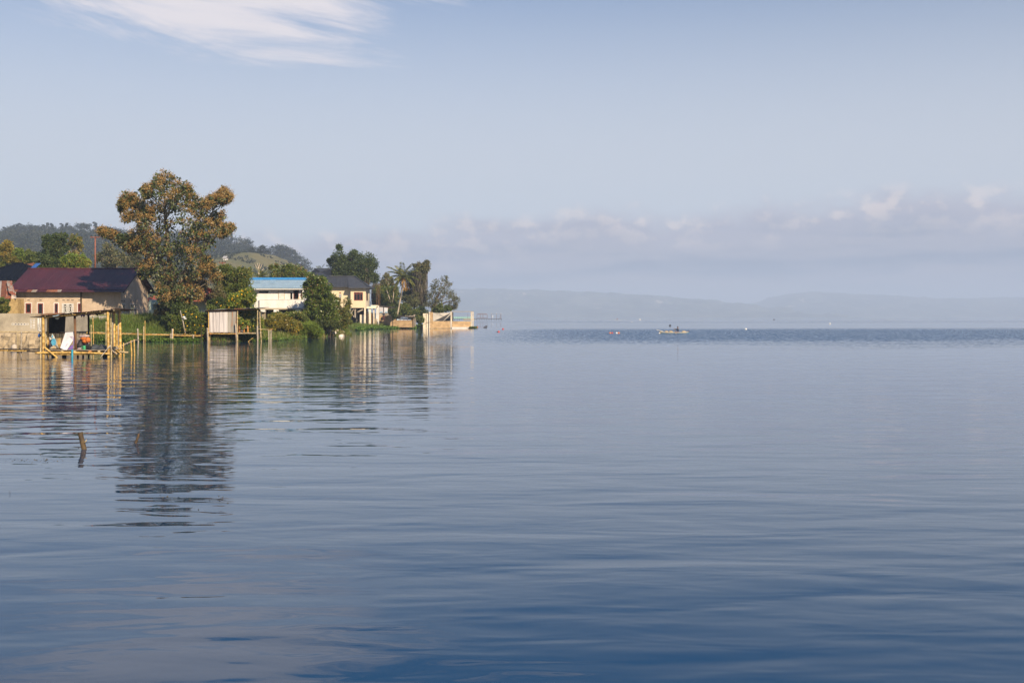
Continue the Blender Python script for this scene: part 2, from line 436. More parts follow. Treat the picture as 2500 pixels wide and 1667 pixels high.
# foliage
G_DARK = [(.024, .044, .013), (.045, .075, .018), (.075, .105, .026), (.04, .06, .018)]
G_MID = [(.045, .078, .014), (.085, .125, .02), (.125, .155, .028), (.065, .10, .018)]
G_BRIGHT = [(.07, .13, .014), (.12, .185, .02), (.17, .22, .03), (.09, .15, .016)]
G_YEL = [(.10, .125, .018), (.17, .165, .025), (.22, .185, .03), (.12, .13, .02)]
G_GREY = [(.06, .078, .03), (.10, .115, .042), (.14, .14, .058), (.075, .09, .034)]
M['teak'] = leafmat('broad_teak_leaf', [(.028, .044, .014), (.05, .075, .02), (.10, .11, .055), (.035, .055, .016), (.15, .15, .085), (.09, .11, .02), (.04, .06, .02)],
                    [(.27, .155, .045), (.38, .24, .075), (.20, .10, .04), (.43, .295, .10), (.30, .18, .055)], .22, .45)
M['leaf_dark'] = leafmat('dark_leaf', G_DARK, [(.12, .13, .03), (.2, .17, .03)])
M['leaf_mid'] = leafmat('mid_green_leaf', G_MID, [(.20, .17, .03), (.30, .20, .05)])
M['leaf_bright'] = leafmat('bright_green_leaf', G_BRIGHT, [(.24, .22, .03), (.30, .25, .05)])
M['leaf_mango'] = leafmat('glossy_mango_leaf', [(.032, .062, .010), (.07, .12, .015), (.13, .18, .022), (.045, .08, .012)], [(.34, .17, .09), (.42, .24, .13)], .2, .38, .5)
M['leaf_yel'] = leafmat('yellow_green_leaf', G_YEL, [(.30, .22, .03), (.34, .2, .04)])
M['leaf_grey'] = leafmat('dusty_leaf', G_GREY, [(.20, .15, .07), (.16, .11, .06)])
M['vine'] = leafmat('dry_hanging_vine', [(.085, .07, .048), (.125, .10, .07), (.05, .045, .03)], None, .1)
M['palm'] = leafmat('palm_leaflet', [(.05, .075, .018), (.10, .125, .03), (.16, .16, .04)], [(.30, .18, .04), (.36, .20, .05)], .2, .45)
M['grass'] = leafmat('bank_grass_blade', [(.045, .095, .010), (.075, .14, .016), (.11, .17, .024), (.14, .155, .03)], [(.22, .17, .06), (.3, .24, .1)], .3)
M['reed'] = leafmat('reed_blade', [(.07, .11, .02), (.12, .155, .03), (.17, .17, .045)], [(.32, .24, .09), (.38, .30, .14)], .3)
M['hyacinth'] = leafmat('water_weed_leaf', [(.05, .12, .012), (.09, .18, .02), (.13, .21, .03)], [(.17, .16, .03), (.12, .085, .03)], .25)
M['blossom'] = leafmat('yellow_petal', [(.66, .38, .012), (.80, .50, .02), (.72, .42, .015)], None, .2)
M['cream_blossom'] = leafmat('cream_seed_head', [(.50, .46, .30), (.60, .55, .38), (.42, .40, .22)], None, .2)
M['forest'] = leafmat('forest_leaf', [(.007, .016, .013), (.013, .024, .017), (.022, .033, .020)], [(.040, .044, .022), (.05, .05, .024)], .1)
M['shadow_leaf'] = M['leaf_dark']
# ------------------------------------------------------------------ water
wm = bpy.data.materials.new('lake_water'); wm.use_nodes = True
t = NT(wm.node_tree); b = t.n['Principled BSDF']
b.inputs['Base Color'].default_value = (.0001, .032, .082, 1)
b.inputs['Roughness'].default_value = .015
b.inputs['IOR'].default_value = 1.333
b.inputs['Specular IOR Level'].default_value = .5
geo = t.node('ShaderNodeNewGeometry'); sp = t.node('ShaderNodeSeparateXYZ'); t.l.new(geo.outputs['Position'], sp.inputs[0])
wx, wy = sp.outputs[0], sp.outputs[1]
def wv(sx, sy, z): return t.vec(t.m('MULTIPLY', wx, sx), t.m('MULTIPLY', wy, sy), z)
swell = t.noise(wv(.30, .85, 0.0), 1.0, 2.0, .45, .5)          # long lazy undulation
chop = t.noise(wv(1.0, 2.3, 3.0), 1.0, 2.0, .5, .3)            # hand-sized ripples
fine = t.noise(wv(5.0, 8.0, 5.0), 1.0, 2.0, .5)
patch = t.noise(wv(.020, .07, 8.0), 1.0, 3.0, .5)              # breezes
wob = t.m('MULTIPLY', t.m('SUBTRACT', t.noise(wv(.022, .04, 9.0), 1.0, 5.0, .62), .5), 62.0)
patch2 = t.noise(wv(.006, .012, 11.0), 1.0, 4.0, .6)
yy = t.m('ADD', wy, t.m('SUBTRACT', wob, t.m('MULTIPLY', wx, .10)))
ruf1 = t.m('MULTIPLY', t.m('MULTIPLY', t.step(yy, 78.0, 116.0), t.step(yy, 255.0, 180.0)), t.step(wx, -14.0, 16.0))
ruf2 = t.m('MULTIPLY', t.m('MULTIPLY', t.step(yy, 420.0, 480.0), t.step(yy, 980.0, 860.0)), t.m('MULTIPLY', t.step(wx, -60.0, -20.0), t.step(patch2, .38, .62, .05, .45)))
ruf3 = t.m('MULTIPLY', t.step(yy, 1500.0, 2400.0), .16)
ruf = t.m('MAXIMUM', t.m('MAXIMUM', ruf1, ruf2), ruf3)
amp = t.m('ADD', .6, t.m('MULTIPLY', patch, .8))
hgt = t.m('ADD', t.m('MULTIPLY', t.m('MULTIPLY', swell, amp), .034), t.m('MULTIPLY', t.m('MULTIPLY', chop, amp), .0075))
hgt = t.m('ADD', hgt, t.m('MULTIPLY', fine, t.m('ADD', .0001, t.m('MULTIPLY', ruf, .004))))
bn = t.node('ShaderNodeBump'); bn.inputs['Strength'].default_value = 1.0; bn.inputs['Distance'].default_value = 1.0
t.l.new(hgt, bn.inputs['Height'])
# wind ruffles: facets too small and far for a relief, so they tilt the surface itself
nz = t.node('ShaderNodeTexNoise'); nz.inputs['Scale'].default_value = 1.0; nz.inputs['Detail'].default_value = 2.0
t.l.new(wv(1.6, 2.4, 6.0), nz.inputs['Vector'])
tilt = t.node('ShaderNodeVectorMath', operation='SUBTRACT'); t.l.new(nz.outputs['Color'], tilt.inputs[0]); tilt.inputs[1].default_value = (.5, .5, .5)
ts = t.node('ShaderNodeSeparateXYZ'); t.l.new(tilt.outputs[0], ts.inputs[0])
calm = t.m('MULTIPLY', t.step(wy, 30.0, 90.0), .030)
lee = t.m('MULTIPLY', t.m('ABSOLUTE', ts.outputs[1]), t.m('MULTIPLY', ruf, -2.2))      # wavelets steep on their lee (near) side
tx_ = t.m('MULTIPLY', ts.outputs[0], t.m('ADD', calm, t.m('MULTIPLY', ruf, .5)))
ty_ = t.m('ADD', t.m('MULTIPLY', ts.outputs[1], calm), lee)
tad = t.node('ShaderNodeVectorMath', operation='ADD'); t.l.new(bn.outputs[0], tad.inputs[0]); t.l.new(t.vec(tx_, ty_, 0.0), tad.inputs[1])
tno = t.node('ShaderNodeVectorMath', operation='NORMALIZE'); t.l.new(tad.outputs[0], tno.inputs[0])
t.l.new(tno.outputs[0], b.inputs['Normal'])
mb = MB()
for x0, x1, y0, y1 in ((-11500, 11500, -900, 11500),):
    mb.add([(x0, y0, 0), (x1, y0, 0), (x1, y1, 0), (x0, y1, 0)], [(0, 1, 2, 3)])
tag(mb.build('water', wm), kind='structure')
# ------------------------------------------------------------------ near land
SHORE = [(-90, 77.4), (-33.0, 77.4), (-32.6, 78.4), (-33, 86), (-38, 99), (-41.5, 105.5), (-39.4, 106.5), (-35.4, 106), (-31, 105), (-27.5, 104.5), (-24.2, 106), (-23.0, 110),
         (-22.3, 118), (-22.6, 126), (-21.8, 134), (-20.6, 139.5), (-21.5, 146), (-24.2, 160), (-26.5, 176), (-27.4, 200), (-27.0, 213), (-24.5, 226), (-20, 236),
         (-17.4, 240), (-17, 247), (-22, 262), (-32, 300), (-60, 420), (-130, 620), (-160, 900), (-60, 1300), (-700, 1500), (-900, 77.4)]
sh = np.array(SHORE)
def shore_d(P):
    """signed distance inside the shoreline, positive on land"""
    a = sh; bb = np.roll(sh, -1, 0)
    d = np.full(len(P), 1e9); inside = np.zeros(len(P), bool)
    for p, q_ in zip(a, bb):
        e = q_ - p; wv_ = P - p
        tt = np.clip((wv_ @ e) / (e @ e), 0, 1)
        d = np.minimum(d, np.linalg.norm(wv_ - tt[:, None] * e, axis=1))
        c = (p[1] > P[:, 1]) != (q_[1] > P[:, 1])
        with np.errstate(divide='ignore', invalid='ignore'):
            xi = p[0] + (P[:, 1] - p[1]) / (q_[1] - p[1] if q_[1] != p[1] else 1e-9) * (q_[0] - p[0])
        inside ^= c & (P[:, 0] < xi)
    return np.where(inside, d, -d)
def sst(x, a, b_):
    u = np.clip((x - a) / (b_ - a), 0, 1); return u * u * (3 - 2 * u)
def land_z(X, Y):
    P = np.stack([X, Y], 1); d = shore_d(P)
    far = sst(Y, 145, 175)
    z = np.where(d > -1.0, -.25 + .45 * sst(d, -1.0, 1.0) + (1.75 - .95 * far) * sst(d, .2, 8.5 + 6 * far), -.25 + np.maximum(d + 1, -8) * .15)
    wall = sst(X, -30.5, -33.5) * sst(Y, 90, 84) * (d > 0)
    z = np.where(wall > 0, np.maximum(z, 1.7 * wall + .1), z)
    z = z + 12.5 * np.exp(-((X + 97) / 25) ** 2 - ((Y - 215) / 45) ** 2) * (d > 0)
    z = z + 1.1 * np.exp(-((X + 22.0) / 1.9) ** 2 - ((Y - 137.5) / 2.6) ** 2)      # rubble spit
    z = z + np.where(d > 0, sst(Y, 260, 700) * 6, 0)
    return z
def lz(x, y): return float(land_z(np.array([float(x)]), np.array([float(y)]))[0])
gx = np.concatenate([np.linspace(-420, -110, 40), np.linspace(-108, -4, 131)])
gy = np.concatenate([np.linspace(77.2, 262, 190), np.linspace(266, 900, 60)])
GX, GY = np.meshgrid(gx, gy)
zz = land_z(GX.ravel(), GY.ravel()) + rng.normal(0, .03, GX.size)
nx, ny = len(gx), len(gy)
vs = np.stack([GX.ravel(), GY.ravel(), zz], 1)
keep = []
for j in range(ny - 1):
    for i in range(nx - 1):
        a = j * nx + i
        if max(zz[a], zz[a + 1], zz[a + nx], zz[a + nx + 1]) > -1.2: keep.append((a, a + 1, a + nx + 1, a + nx))
mb = MB(); mb.v = vs.tolist(); mb.f = keep; mb.m = [0] * len(keep)
tag(mb.build('ground', M['earth'], smooth=True), kind='structure')
# ------------------------------------------------------------------ hills
from mathutils import noise as mn
class Hill:
    def __init__(s, prof, Yc, Yf, Yb, bump, pw=1.3, seed=0.0):
        s.px = np.array([XX(p[0], Yc) for p in prof]); s.pz = np.array([ZZ(p[1], Yc) for p in prof])
        s.Yc, s.Yf, s.Yb, s.bump, s.pw, s.seed = Yc, Yf, Yb, bump, pw, seed
    def z(s, x, y):
        zc = float(np.interp(x, s.px, s.pz))
        tt = (y - s.Yf) / (s.Yc - s.Yf) if y < s.Yc else (s.Yb - y) / (s.Yb - s.Yc)
        tt = max(0.0, min(1.0, tt)); e = math.sin(tt * math.pi / 2) ** s.pw
        n = mn.fractal(Vector((x * .011 + s.seed, y * .011, s.seed)), 1.0, 2.0, 4) * s.bump * math.sin(min(1, tt * 1.0) * math.pi) 
        return zc * e + n - (1 - min(1, tt * 12)) * 1.2
    def build(s, name, m, nx, ny):
        xs = np.linspace(s.px[0], s.px[-1], nx)
        ys = np.concatenate([np.linspace(s.Yf, s.Yc, ny), np.linspace(s.Yc, s.Yb, ny // 2)[1:]])
        mb = MB(); mb.v = [(x, y, s.z(x, y)) for y in ys for x in xs]
        for j in range(len(ys) - 1):
            for i in range(nx - 1):
                a = j * nx + i; mb.f.append((a, a + 1, a + nx + 1, a + nx))
        mb.m = [0] * len(mb.f)
        return tag(mb.build(name, m, smooth=True), kind='structure')
hill_far = Hill([(-420, 660.0), (-200, 620.0), (0, 597.0), (50, 593.0), (95, 591.0), (115, 586.0), (150, 583.0), (200, 582.0), (245, 586.0), (300, 592.0), (400, 598.0), (500, 604.0), (560, 610.0), (600, 620.0), (650, 632.0), (700, 649.0), (745, 672.0), (780, 702.0), (830, 760.0), (880, 796.0)], 1050, 560, 1400, 10, 1.2, 3.1)
hill_far.build('hill', M['hill'], 170, 60)
hill_near = Hill([(200, 780.0), (300, 744.0), (400, 694.0), (470, 666.0), (520, 649.0), (560, 634.0), (600, 626.0), (650, 621.0), (672, 624.0), (700, 638.0), (740, 664.0), (780, 704.0), (830, 780.0)], 700, 420, 880, 6, 1.0, 8.2)
hill_near.build('hill', M['hill_grass'], 130, 60)
ridge_a = Hill([(820, 712), (1000, 708), (1150, 706), (1230, 706), (1300, 709), (1400, 712), (1500, 717), (1600, 722), (1650, 729), (1700, 731), (1760, 739), (1820, 747), (1870, 757), (1930, 769), (1972, 775.2)], 7000, 5800, 8200, 26, 1.0, 1.7)
ridge_a.build('far_hill', M['far_ridge'], 220, 40)
ridge_b = Hill([(1700, 775), (1790, 764), (1850, 745), (1890, 726), (1930, 717), (1965, 714), (2010, 715), (2080, 719), (2200, 726), (2300, 730), (2420, 727), (2500, 728), (2700, 720), (2900, 735)], 8300, 7000, 9700, 26, .9, 5.5)
ridge_b.build('far_hill', M['far_ridge'], 200, 40)
# bare clearings and a quarry track on the far forested hill
# ------------------------------------------------------------------ haze
hz = bpy.data.materials.new('lake_haze'); hz.use_nodes = True
t = NT(hz.node_tree); t.n.clear()
pv = t.node('ShaderNodeVolumePrincipled')
pv.inputs['Color'].default_value = (.59, .695, .86, 1)
pv.inputs['Density'].default_value = 2.8e-4
pv.inputs['Anisotropy'].default_value = 0.0
o_ = t.node('ShaderNodeOutputMaterial'); t.l.new(pv.outputs[0], o_.inputs['Volume'])
mb = MB(); mb.box(-12500, 12500, -1000, 12500, -4, 240)
tag(mb.build('haze', hz), kind='stuff')
# ------------------------------------------------------------------ buildings
def part(name, m, parent, fn, smooth=False, kind=None):
    mb = MB(); fn(mb); return mb.build(name, m, parent, smooth, kind)
def pbox(name, m, parent, x0, x1, y0, y1, z0, z1):
    mb = MB(); mb.box(min(x0, x1), max(x0, x1), min(y0, y1), max(y0, y1), min(z0, z1), max(z0, z1))
    return mb.build(name, m, parent)
def window(parent, x0, x1, z0, z1, y, frame_m, ft=.07, bars=(), name='window', surround=None, depth=.06, pane=True):
    """frame that stands 40 mm proud of a wall facing the lake, with a dark pane inside"""
    mb = MB()
    mb.box(x0, x0 + ft, y - .04, y + depth, z0, z1); mb.box(x1 - ft, x1, y - .04, y + depth, z0, z1)
    mb.box(x0 + ft, x1 - ft, y - .04, y + depth, z1 - ft, z1); mb.box(x0 + ft, x1 - ft, y - .04, y + depth, z0, z0 + ft)
    for f in bars:
        xb = x0 + (x1 - x0) * f; mb.box(xb - ft * .35, xb + ft * .35, y - .03, y + .03, z0 + ft, z1 - ft)
    fr = mb.build(name, frame_m, parent)
    if pane:
        pb = MB(); pb.box(x0 + ft, x1 - ft, y - .012, y + .02, z0 + ft, z1 - ft); pb.build('pane', M['glass'], fr)
    if surround:
        sb = MB(); e = .09
        sb.box(x0 - e, x0 - .002, y - .022, y + .02, z0 - e, z1 + e); sb.box(x1 + .002, x1 + e, y - .022, y + .02, z0 - e, z1 + e)
        sb.box(x0 - .002, x1 + .002, y - .022, y + .02, z1 + .002, z1 + e); sb.box(x0 - .002, x1 + .002, y - .022, y + .02, z0 - e, z0 - .002)
        sb.build('surround', surround, fr)
    return fr
# ---- long plastered house with the maroon sheet roof
Y1 = 118.0; s1 = Y1 / F
hx = lambda px: XX(px, Y1); hzz = lambda py: ZZ(py, Y1)
GR = 1.3
house = thing('house', 'long pinkish plaster house with a maroon sheet roof and gable facing right', 'house', (hx(170), 122, GR))
x0, x1 = hx(40), hx(296); yb = 126.6; ze = 5.28; zr = 7.28; ymid = 122.2
mb = MB()
mb.box(x0, hx(201), Y1 - .12, Y1 + .25, GR, ze)                       # front, left half stands a little forward
mb.box(hx(201) + .002, x1, Y1, Y1 + .25, GR, ze)
mb.box(x0, x0 + .25, Y1 + .252, yb, GR, ze)
mb.box(x0 + .252, x1 - .252, yb - .25, yb, GR, ze)
g = [(x1, Y1 + .252, GR), (x1, yb, GR), (x1, yb, ze), (x1, ymid, zr + .02), (x1, Y1 + .252, ze)]
mb.slab(g, (-.25, 0, 0))
mb.build('wall', M['plaster'], house)
# roof: corrugated sheets side by side, front and back
rx0, rx1 = x0 - .55, x1 + .62
zev = 4.86; yev = Y1 - 1.05; rup = .16
nsh = 15; sw = (rx1 - rx0) / nsh
v_front = Vector((0, ymid - yev, zr + rup - zev)); v_strip = v_front * .10
for i in range(nsh):
    mb = MB(); mb.corr((rx0 + i * sw + .004, yev, zev) + Vector((0, 0, 0)) if False else Vector((rx0 + i * sw + .004, yev, zev)) + v_front * .085 + Vector((0, 0, .02 + .006 * (i % 2))), (sw + .03, 0, 0), v_front * .915, 6, .014)
    mb.build('roof_sheet', M['maroon'], house)
strip = ['rust', 'rust', 'maroon', 'maroon', 'rust', 'rust_mix', 'maroon', 'maroon', 'rust', 'rust', 'rust_mix', 'maroon', 'maroon', 'maroon', 'maroon', 'maroon', 'maroon', 'maroon', 'maroon', 'maroon', 'maroon', 'maroon', 'maroon', 'maroon']
ns = len(strip); sw2 = (rx1 - rx0) / ns
for i, k in enumerate(strip):
    mb = MB(); mb.corr(Vector((rx0 + i * sw2 + .004, yev, zev - .012 - .006 * (i % 2))), (sw2 + .03, 0, 0), v_front * .12, 4, .013)
    mb.build('eave_sheet', M[k], house)
for i in range(nsh):
    mb = MB(); mb.corr(Vector((rx0 + i * sw + .004, yb + .9, zev + .006 * (i % 2))), (sw + .03, 0, 0), Vector((0, ymid - yb - .9, zr + rup - zev)), 6, .014)
    mb.build('roof_sheet', M['maroon'], house)
mb = MB(); mb.tube([(rx0 - .03, ymid, zr + rup + .02), (rx1 + .03, ymid, zr + rup + .02)], .09, 8); mb.build('ridge_cap', M['maroon'], house)
mb = MB()
for sgn, ye, yo in ((0, yev, 0), (1, yb + .9, 0)):
    a = Vector((rx1 - .05, ye, zev - .14)); bq = Vector((rx1 - .05, ymid, zr + rup - .13))
    mb.slab([a, bq, bq + Vector((0, 0, .13)), a + Vector((0, 0, .13))], (.035, 0, 0))
mb.build('barge_board', M['navy'], house)
mb = MB(); mb.box(hx(198.5), hx(201) - .004, Y1 - .24, Y1 - .124, GR, 5.1); mb.build('pipe_and_gap_strip', M['dark_wood'], house)  # dark strip stands in for the shaded gap at the wall step
yw = Y1 - .12
window(house, hx(64), hx(77.5), hzz(764.5), hzz(740.5), yw, M['frame_red'], .1, surround=M['frame_white'])
window(house, hx(93.6), hx(106.5), hzz(784), hzz(740.5), yw, M['frame_red'], .1, name='door', surround=M['frame_white'])
window(house, hx(134.5), hx(143), hzz(764), hzz(740.8), yw, M['frame_red'], .08, surround=M['frame_white'])
window(house, hx(191.5), hx(199.0) - .05, hzz(761), hzz(740.8), yw, M['frame_red'], .08, surround=M['frame_white'])
window(house, hx(45), hx(49.5), hzz(759), hzz(731.5), yw, M['frame_red'], .06)
# ornamental white double casement
wx0, wx1, wz0, wz1 = hx(152.5), hx(181), hzz(766), hzz(740.5)
fr = window(house, wx0, wx1, wz0, wz1, yw, M['frame_white'], .12, (.5,), name='ornamental_window')
mb = MB(); bw = .028; xm = (wx0 + wx1) / 2
for a, e in ((wx0 + .12, xm - .05), (xm + .05, wx1 - .12)):
    wd = e - a; c = (a + e) / 2; z0_, z1_ = wz0 + .12, wz1 - .12; hh = z1_ - z0_
    for f in (.08, .2, .8, .92): mb.box(a + wd * f - bw / 2, a + wd * f + bw / 2, yw - .034, yw - .014, z0_, z1_)
    mb.box(a, e, yw - .0345, yw - .0145, z1_ - hh * .16, z1_ - hh * .16 + bw)
    dm = [(c, z0_ + hh * .02), (c + wd * .2, z0_ + hh * .22), (c + wd * .2, z0_ + hh * .62), (c, z0_ + hh * .82), (c - wd * .2, z0_ + hh * .62), (c - wd * .2, z0_ + hh * .22)]
    for i in range(6):
        p, q_ = dm[i], dm[(i + 1) % 6]; mb.tube([(p[0], yw - .036, p[1]), (q_[0], yw - .036, q_[1])], .02, 5)
    mb.tube([(c - wd * .12, yw - .036, z0_ + hh * .45), (c + wd * .12, yw - .036, z0_ + hh * .45)], .02, 5)
mb.build('grille', M['frame_white'], fr)
for px in (71, 100, 139, 156.5, 167.5, 178, 195):
    mb = MB(); mb.box(hx(px - 3), hx(px + 3), yw - .008, yw + .05, hzz(733.8), hzz(732)); mb.build('vent_slot', M['slot'], house)
# gable windows
def gable_window(name, ya, yb_, z0_, z1_):
    mb = MB(); xg = x1
    f = .07
    mb.box(xg - .03, xg + .035, ya, ya + f, z0_, z1_); mb.box(xg - .03, xg + .035, yb_ - f, yb_, z0_, z1_)
    mb.box(xg - .03, xg + .035, ya + f, yb_ - f, z1_ - f, z1_); mb.box(xg - .03, xg + .035, ya + f, yb_ - f, z0_, z0_ + f)
    fr = mb.build(name, M['frame_white'], house)
    mb = MB(); mb.box(xg - .02, xg + .012, ya + f, yb_ - f, z0_ + f, z1_ - f); mb.build('pane', M['glass'], fr)
    mb = MB(); ym = (ya + yb_) / 2; mb.box(xg + .013, xg + .03, ym - .03, ym + .03, z0_ + f, z1_ - f); mb.build('mullion', M['frame_white'], fr)
yg = lambda px: (x1 * F) / (px - CX)
gable_window('window', yg(298.5), yg(305), ZZ(768, 119), ZZ(742, 119))
gable_window('window', yg(318), yg(327.5), ZZ(769, 121.5), ZZ(742, 121.5))
for px in (297.5, 303.5, 319.5, 325):
    ya = yg(px); mb = MB(); mb.box(x1 - .02, x1 + .008, ya - .22, ya + .22, ZZ(736.3, 120), ZZ(734.6, 120)); mb.build('vent_slot', M['slot'], house)
# ---- rusty lean-to at the left edge
Y = 116.2; X_ = lambda px: XX(px, Y); Z_ = lambda py: ZZ(py, Y)
shed = thing('shed', 'yellow brick shed with rusted zinc roof at the left edge beside the pinkish house', 'shed', (X_(10), 117, 1.5))
mb = MB(); mb.box(X_(-60), X_(43), Y, Y + .2, 1.5, Z_(729)); mb.box(X_(43) - .2, X_(43), Y + .202, Y + 1.5, 1.5, Z_(729)); mb.build('wall', M['tan_brick'], shed)
cols_ = ['rust_mix', 'zinc', 'rust', 'rust_mix', 'zinc', 'rust', 'rust_mix']
e0 = Vector((X_(-60), Y - .5, Z_(729))); ew = X_(33) - X_(-60)
for i, k in enumerate(cols_):
    mb = MB(); mb.corr(e0 + Vector((ew * i / 7 + .005, 0, .01 * (i % 2))), (ew / 7 - .005, 0, .0), (-1.3, 3.2, 1.9), 5, .02); mb.build('roof_sheet', M[k], shed)
e1 = Vector((X_(25), Y - .35, Z_(714)))
mb = MB(); mb.corr(e1, (X_(44) - X_(25), 0, -.6), (-1.2, 2.2, 1.2), 6, .02); mb.build('roof_sheet', M['rust_mix'], shed)
# ---- navy hipped roof behind, and the rusty red roof beyond it
def hip_house(name, label, x0, x1, y0, y1, zg, zeave, zridge, wall_m, roof_m, over=.7, rl=None, corr=True):
    h = thing(name, label, 'house', ((x0 + x1) / 2, (y0 + y1) / 2, zg))
    mb = MB(); mb.box(x0, x1, y0, y1, zg, zeave); mb.build('wall', wall_m, h)
    a0, a1, b0, b1 = x0 - over, x1 + over, y0 - over, y1 + over; zo = zeave - .12
    ym = (y0 + y1) / 2
    inset = (b1 - b0) / 2 if rl is None else rl
    r0, r1 = (a0 + inset, ym, zridge), (a1 - inset, ym, zridge)
    c = [(a0, b0, zo), (a1, b0, zo), (a1, b1, zo), (a0, b1, zo)]; d = Vector((0, 0, -.1))
    planes = [[c[0], c[1], r1, r0], [c[1], c[2], r1], [c[2], c[3], r0, r1], [c[3], c[0], r0]]
    for pl in planes:
        mb = MB(); mb.add([Vector(p) for p in pl], [tuple(range(len(pl)))])
        n0 = len(pl)
        mb.add([Vector(p) + d for p in pl], [tuple(reversed(range(n0)))])
        mb.add([Vector(pl[0]), Vector(pl[1]), Vector(pl[1]) + d, Vector(pl[0]) + d], [(0, 3, 2, 1)])
        if corr and n0 == 4:                                             # raised seams down the long slopes
            A, B, Cc, D = [Vector(p) for p in pl]; nrm = (B - A).cross(D - A).normalized(); L = (B - A).length; k = int(L / .75)
            for i in range(1, k):
                f = i / k; p = A.lerp(B, f)
                xr = p + (D - A).project(Vector((0, 1, 0))) * 0
                up = Vector((0, ym - p.y, zridge - zo)); tmax = 1.0
                dl, dr = abs(p.x - A.x), abs(B.x - p.x)
                tmax = min(1.0, dl / max(inset, .01), dr / max(inset, .01)) - .02
                if tmax <= .05: continue
                q_ = p + up * tmax
                mb.add([p - Vector((.02, 0, 0)) + nrm * .002, p + nrm * .03, p + Vector((.02, 0, 0)) + nrm * .002, q_ - Vector((.02, 0, 0)) + nrm * .002, q_ + nrm * .03, q_ + Vector((.02, 0, 0)) + nrm * .002], [(0, 1, 4, 3), (1, 2, 5, 4)])
        mb.build('roof_slope', roof_m, h)
    mb = MB()
    for p, q_ in ((r0, r1), (c[0], r0), (c[1], r1), (c[2], r1), (c[3], r0)): mb.tube([Vector(p) + Vector((0, 0, .03)), Vector(q_) + Vector((0, 0, .03))], .07, 6)
    mb.build('ridge_cap', roof_m, h)
    return h
Y = 140.0
nav = hip_house('house', 'pale walled house with a navy hipped roof half hidden at left', XX(-75, Y), XX(100, Y), Y, Y + 8, 1.6, ZZ(681.5, Y), ZZ(643, Y + 4), M['pink_wall'], M['navy'], .8)
mb = MB(); p = W(93.5, 643.5, Y + 3.7); mb.slab([(p.x - .3, Y + 2.1, ZZ(655, Y + 2)), (p.x + .3, Y + 2.1, ZZ(655, Y + 2)), (p.x + .3, Y + 3.75, p.z), (p.x - .3, Y + 3.75, p.z)], (0, -.04, .05)); mb.build('roof_patch', M['blue_strip'], nav)
Y = 156.0
hip_house('house', 'house with a rust red sheet roof behind the navy roofed one', XX(10, Y), XX(125, Y), Y, Y + 7, 2.5, ZZ(660, Y), ZZ(639.5, Y + 3), M['pink_wall'], M['rust'], .8)
# ---- green walled house behind the big tree
Y = 130.0
gh = hip_house('house', 'pale green house with red tile roof half hidden behind the big brown tree', XX(364, Y), XX(503, Y), Y + 1.6, Y + 10, 1.6, ZZ(731, Y), ZZ(688, Y + 5), M['mint'], M['red_tile'], 1.0, corr=False)
for ch in gh.children:
    if ch.name.startswith('roof_slope') : pass
xa, xb = XX(364, Y), XX(440, Y)
mb = MB(); mb.box(xa, xb, Y - .02, Y + .6, ZZ(742, Y), ZZ(731.5, Y)); mb.build('fascia', M['mint'], gh)
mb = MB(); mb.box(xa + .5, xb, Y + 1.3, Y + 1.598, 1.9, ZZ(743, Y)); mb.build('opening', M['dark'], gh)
mb = MB(); mb.box(xa, xa + .42, Y + .0, Y + .4, 1.6, ZZ(742.1, Y)); mb.build('post', M['mint'], gh)
# tile courses on its front slope: one joined relief
mb = MB(); A = Vector((XX(364, Y) - 1, Y + .6, ZZ(731, Y) - .12)); L = XX(503, Y) + 1 - A.x; up = Vector((0, 5.2, ZZ(688, Y + 5) - A.z))
nr = 13
for r in range(nr):
    p = A + up * (r / nr); q_ = A + up * ((r + 1.1) / nr)
    ins = 5.2 * r / nr
    mb.add([p + Vector((ins, 0, .09)), p + Vector((L - ins, 0, .09)), q_ + Vector((L - ins - .4, 0, .03)), q_ + Vector((ins + .4, 0, .03)), p + Vector((ins, 0, .0)), p + Vector((L - ins, 0, .0))], [(0, 1, 2, 3), (0, 4, 5, 1)])
    for i in range(int((L - 2 * ins) / .3)):
        xx = ins + .15 + i * .3; mb.add([p + Vector((xx - .05, -.003, .092)), p + Vector((xx, -.003, .13)), p + Vector((xx + .05, -.003, .092)), q_ + Vector((xx, 0, .05))], [(0, 1, 3), (1, 2, 3)])
mb.build('tile_course', M['red_tile'], gh, kind='stuff')
# ---- white house on stilts with the blue roof
Y = 142.0; wx_ = lambda px, d=0: XX(px, Y + d); wz_ = lambda py, d=0: ZZ(py, Y + d)
wh = thing('stilt_house', 'white house on stilts with a blue metal tile roof', 'house', (wx_(680), 144, 1.2))
YB = Y + .36
bz0, bz1 = wz_(752), wz_(732)
mb = MB(); mb.box(wx_(633.5), wx_(743), Y, Y + .14, bz0, bz1); mb.box(wx_(743) - .14, wx_(743), Y + .142, Y + 5, bz0, bz1); mb.build('balcony_wall', M['white_wall'], wh)
mb = MB(); mb.box(wx_(633) , wx_(743.6), Y - .05, Y + .2, bz1 + .002, bz1 + .07); mb.build('balcony_coping', M['white_wall'], wh)
mb = MB(); mb.box(wx_(620), wx_(743.5), Y - .1, Y + 6, bz0 - .2, bz0 - .003); mb.build('floor_slab', M['concrete'], wh)
zt = ZZ(703, YB)
def wwall(xa, xb, z0=bz0, z1=zt):
    return (XX(xa, YB), XX(xb, YB), YB, YB + .15, z0, z1)
mb = MB()
mb.box(*wwall(621, 632)); mb.box(*wwall(655, 680)); mb.box(*wwall(632, 655, ZZ(716, YB), zt)) ; mb.v = []; mb.f = []; mb.m = []
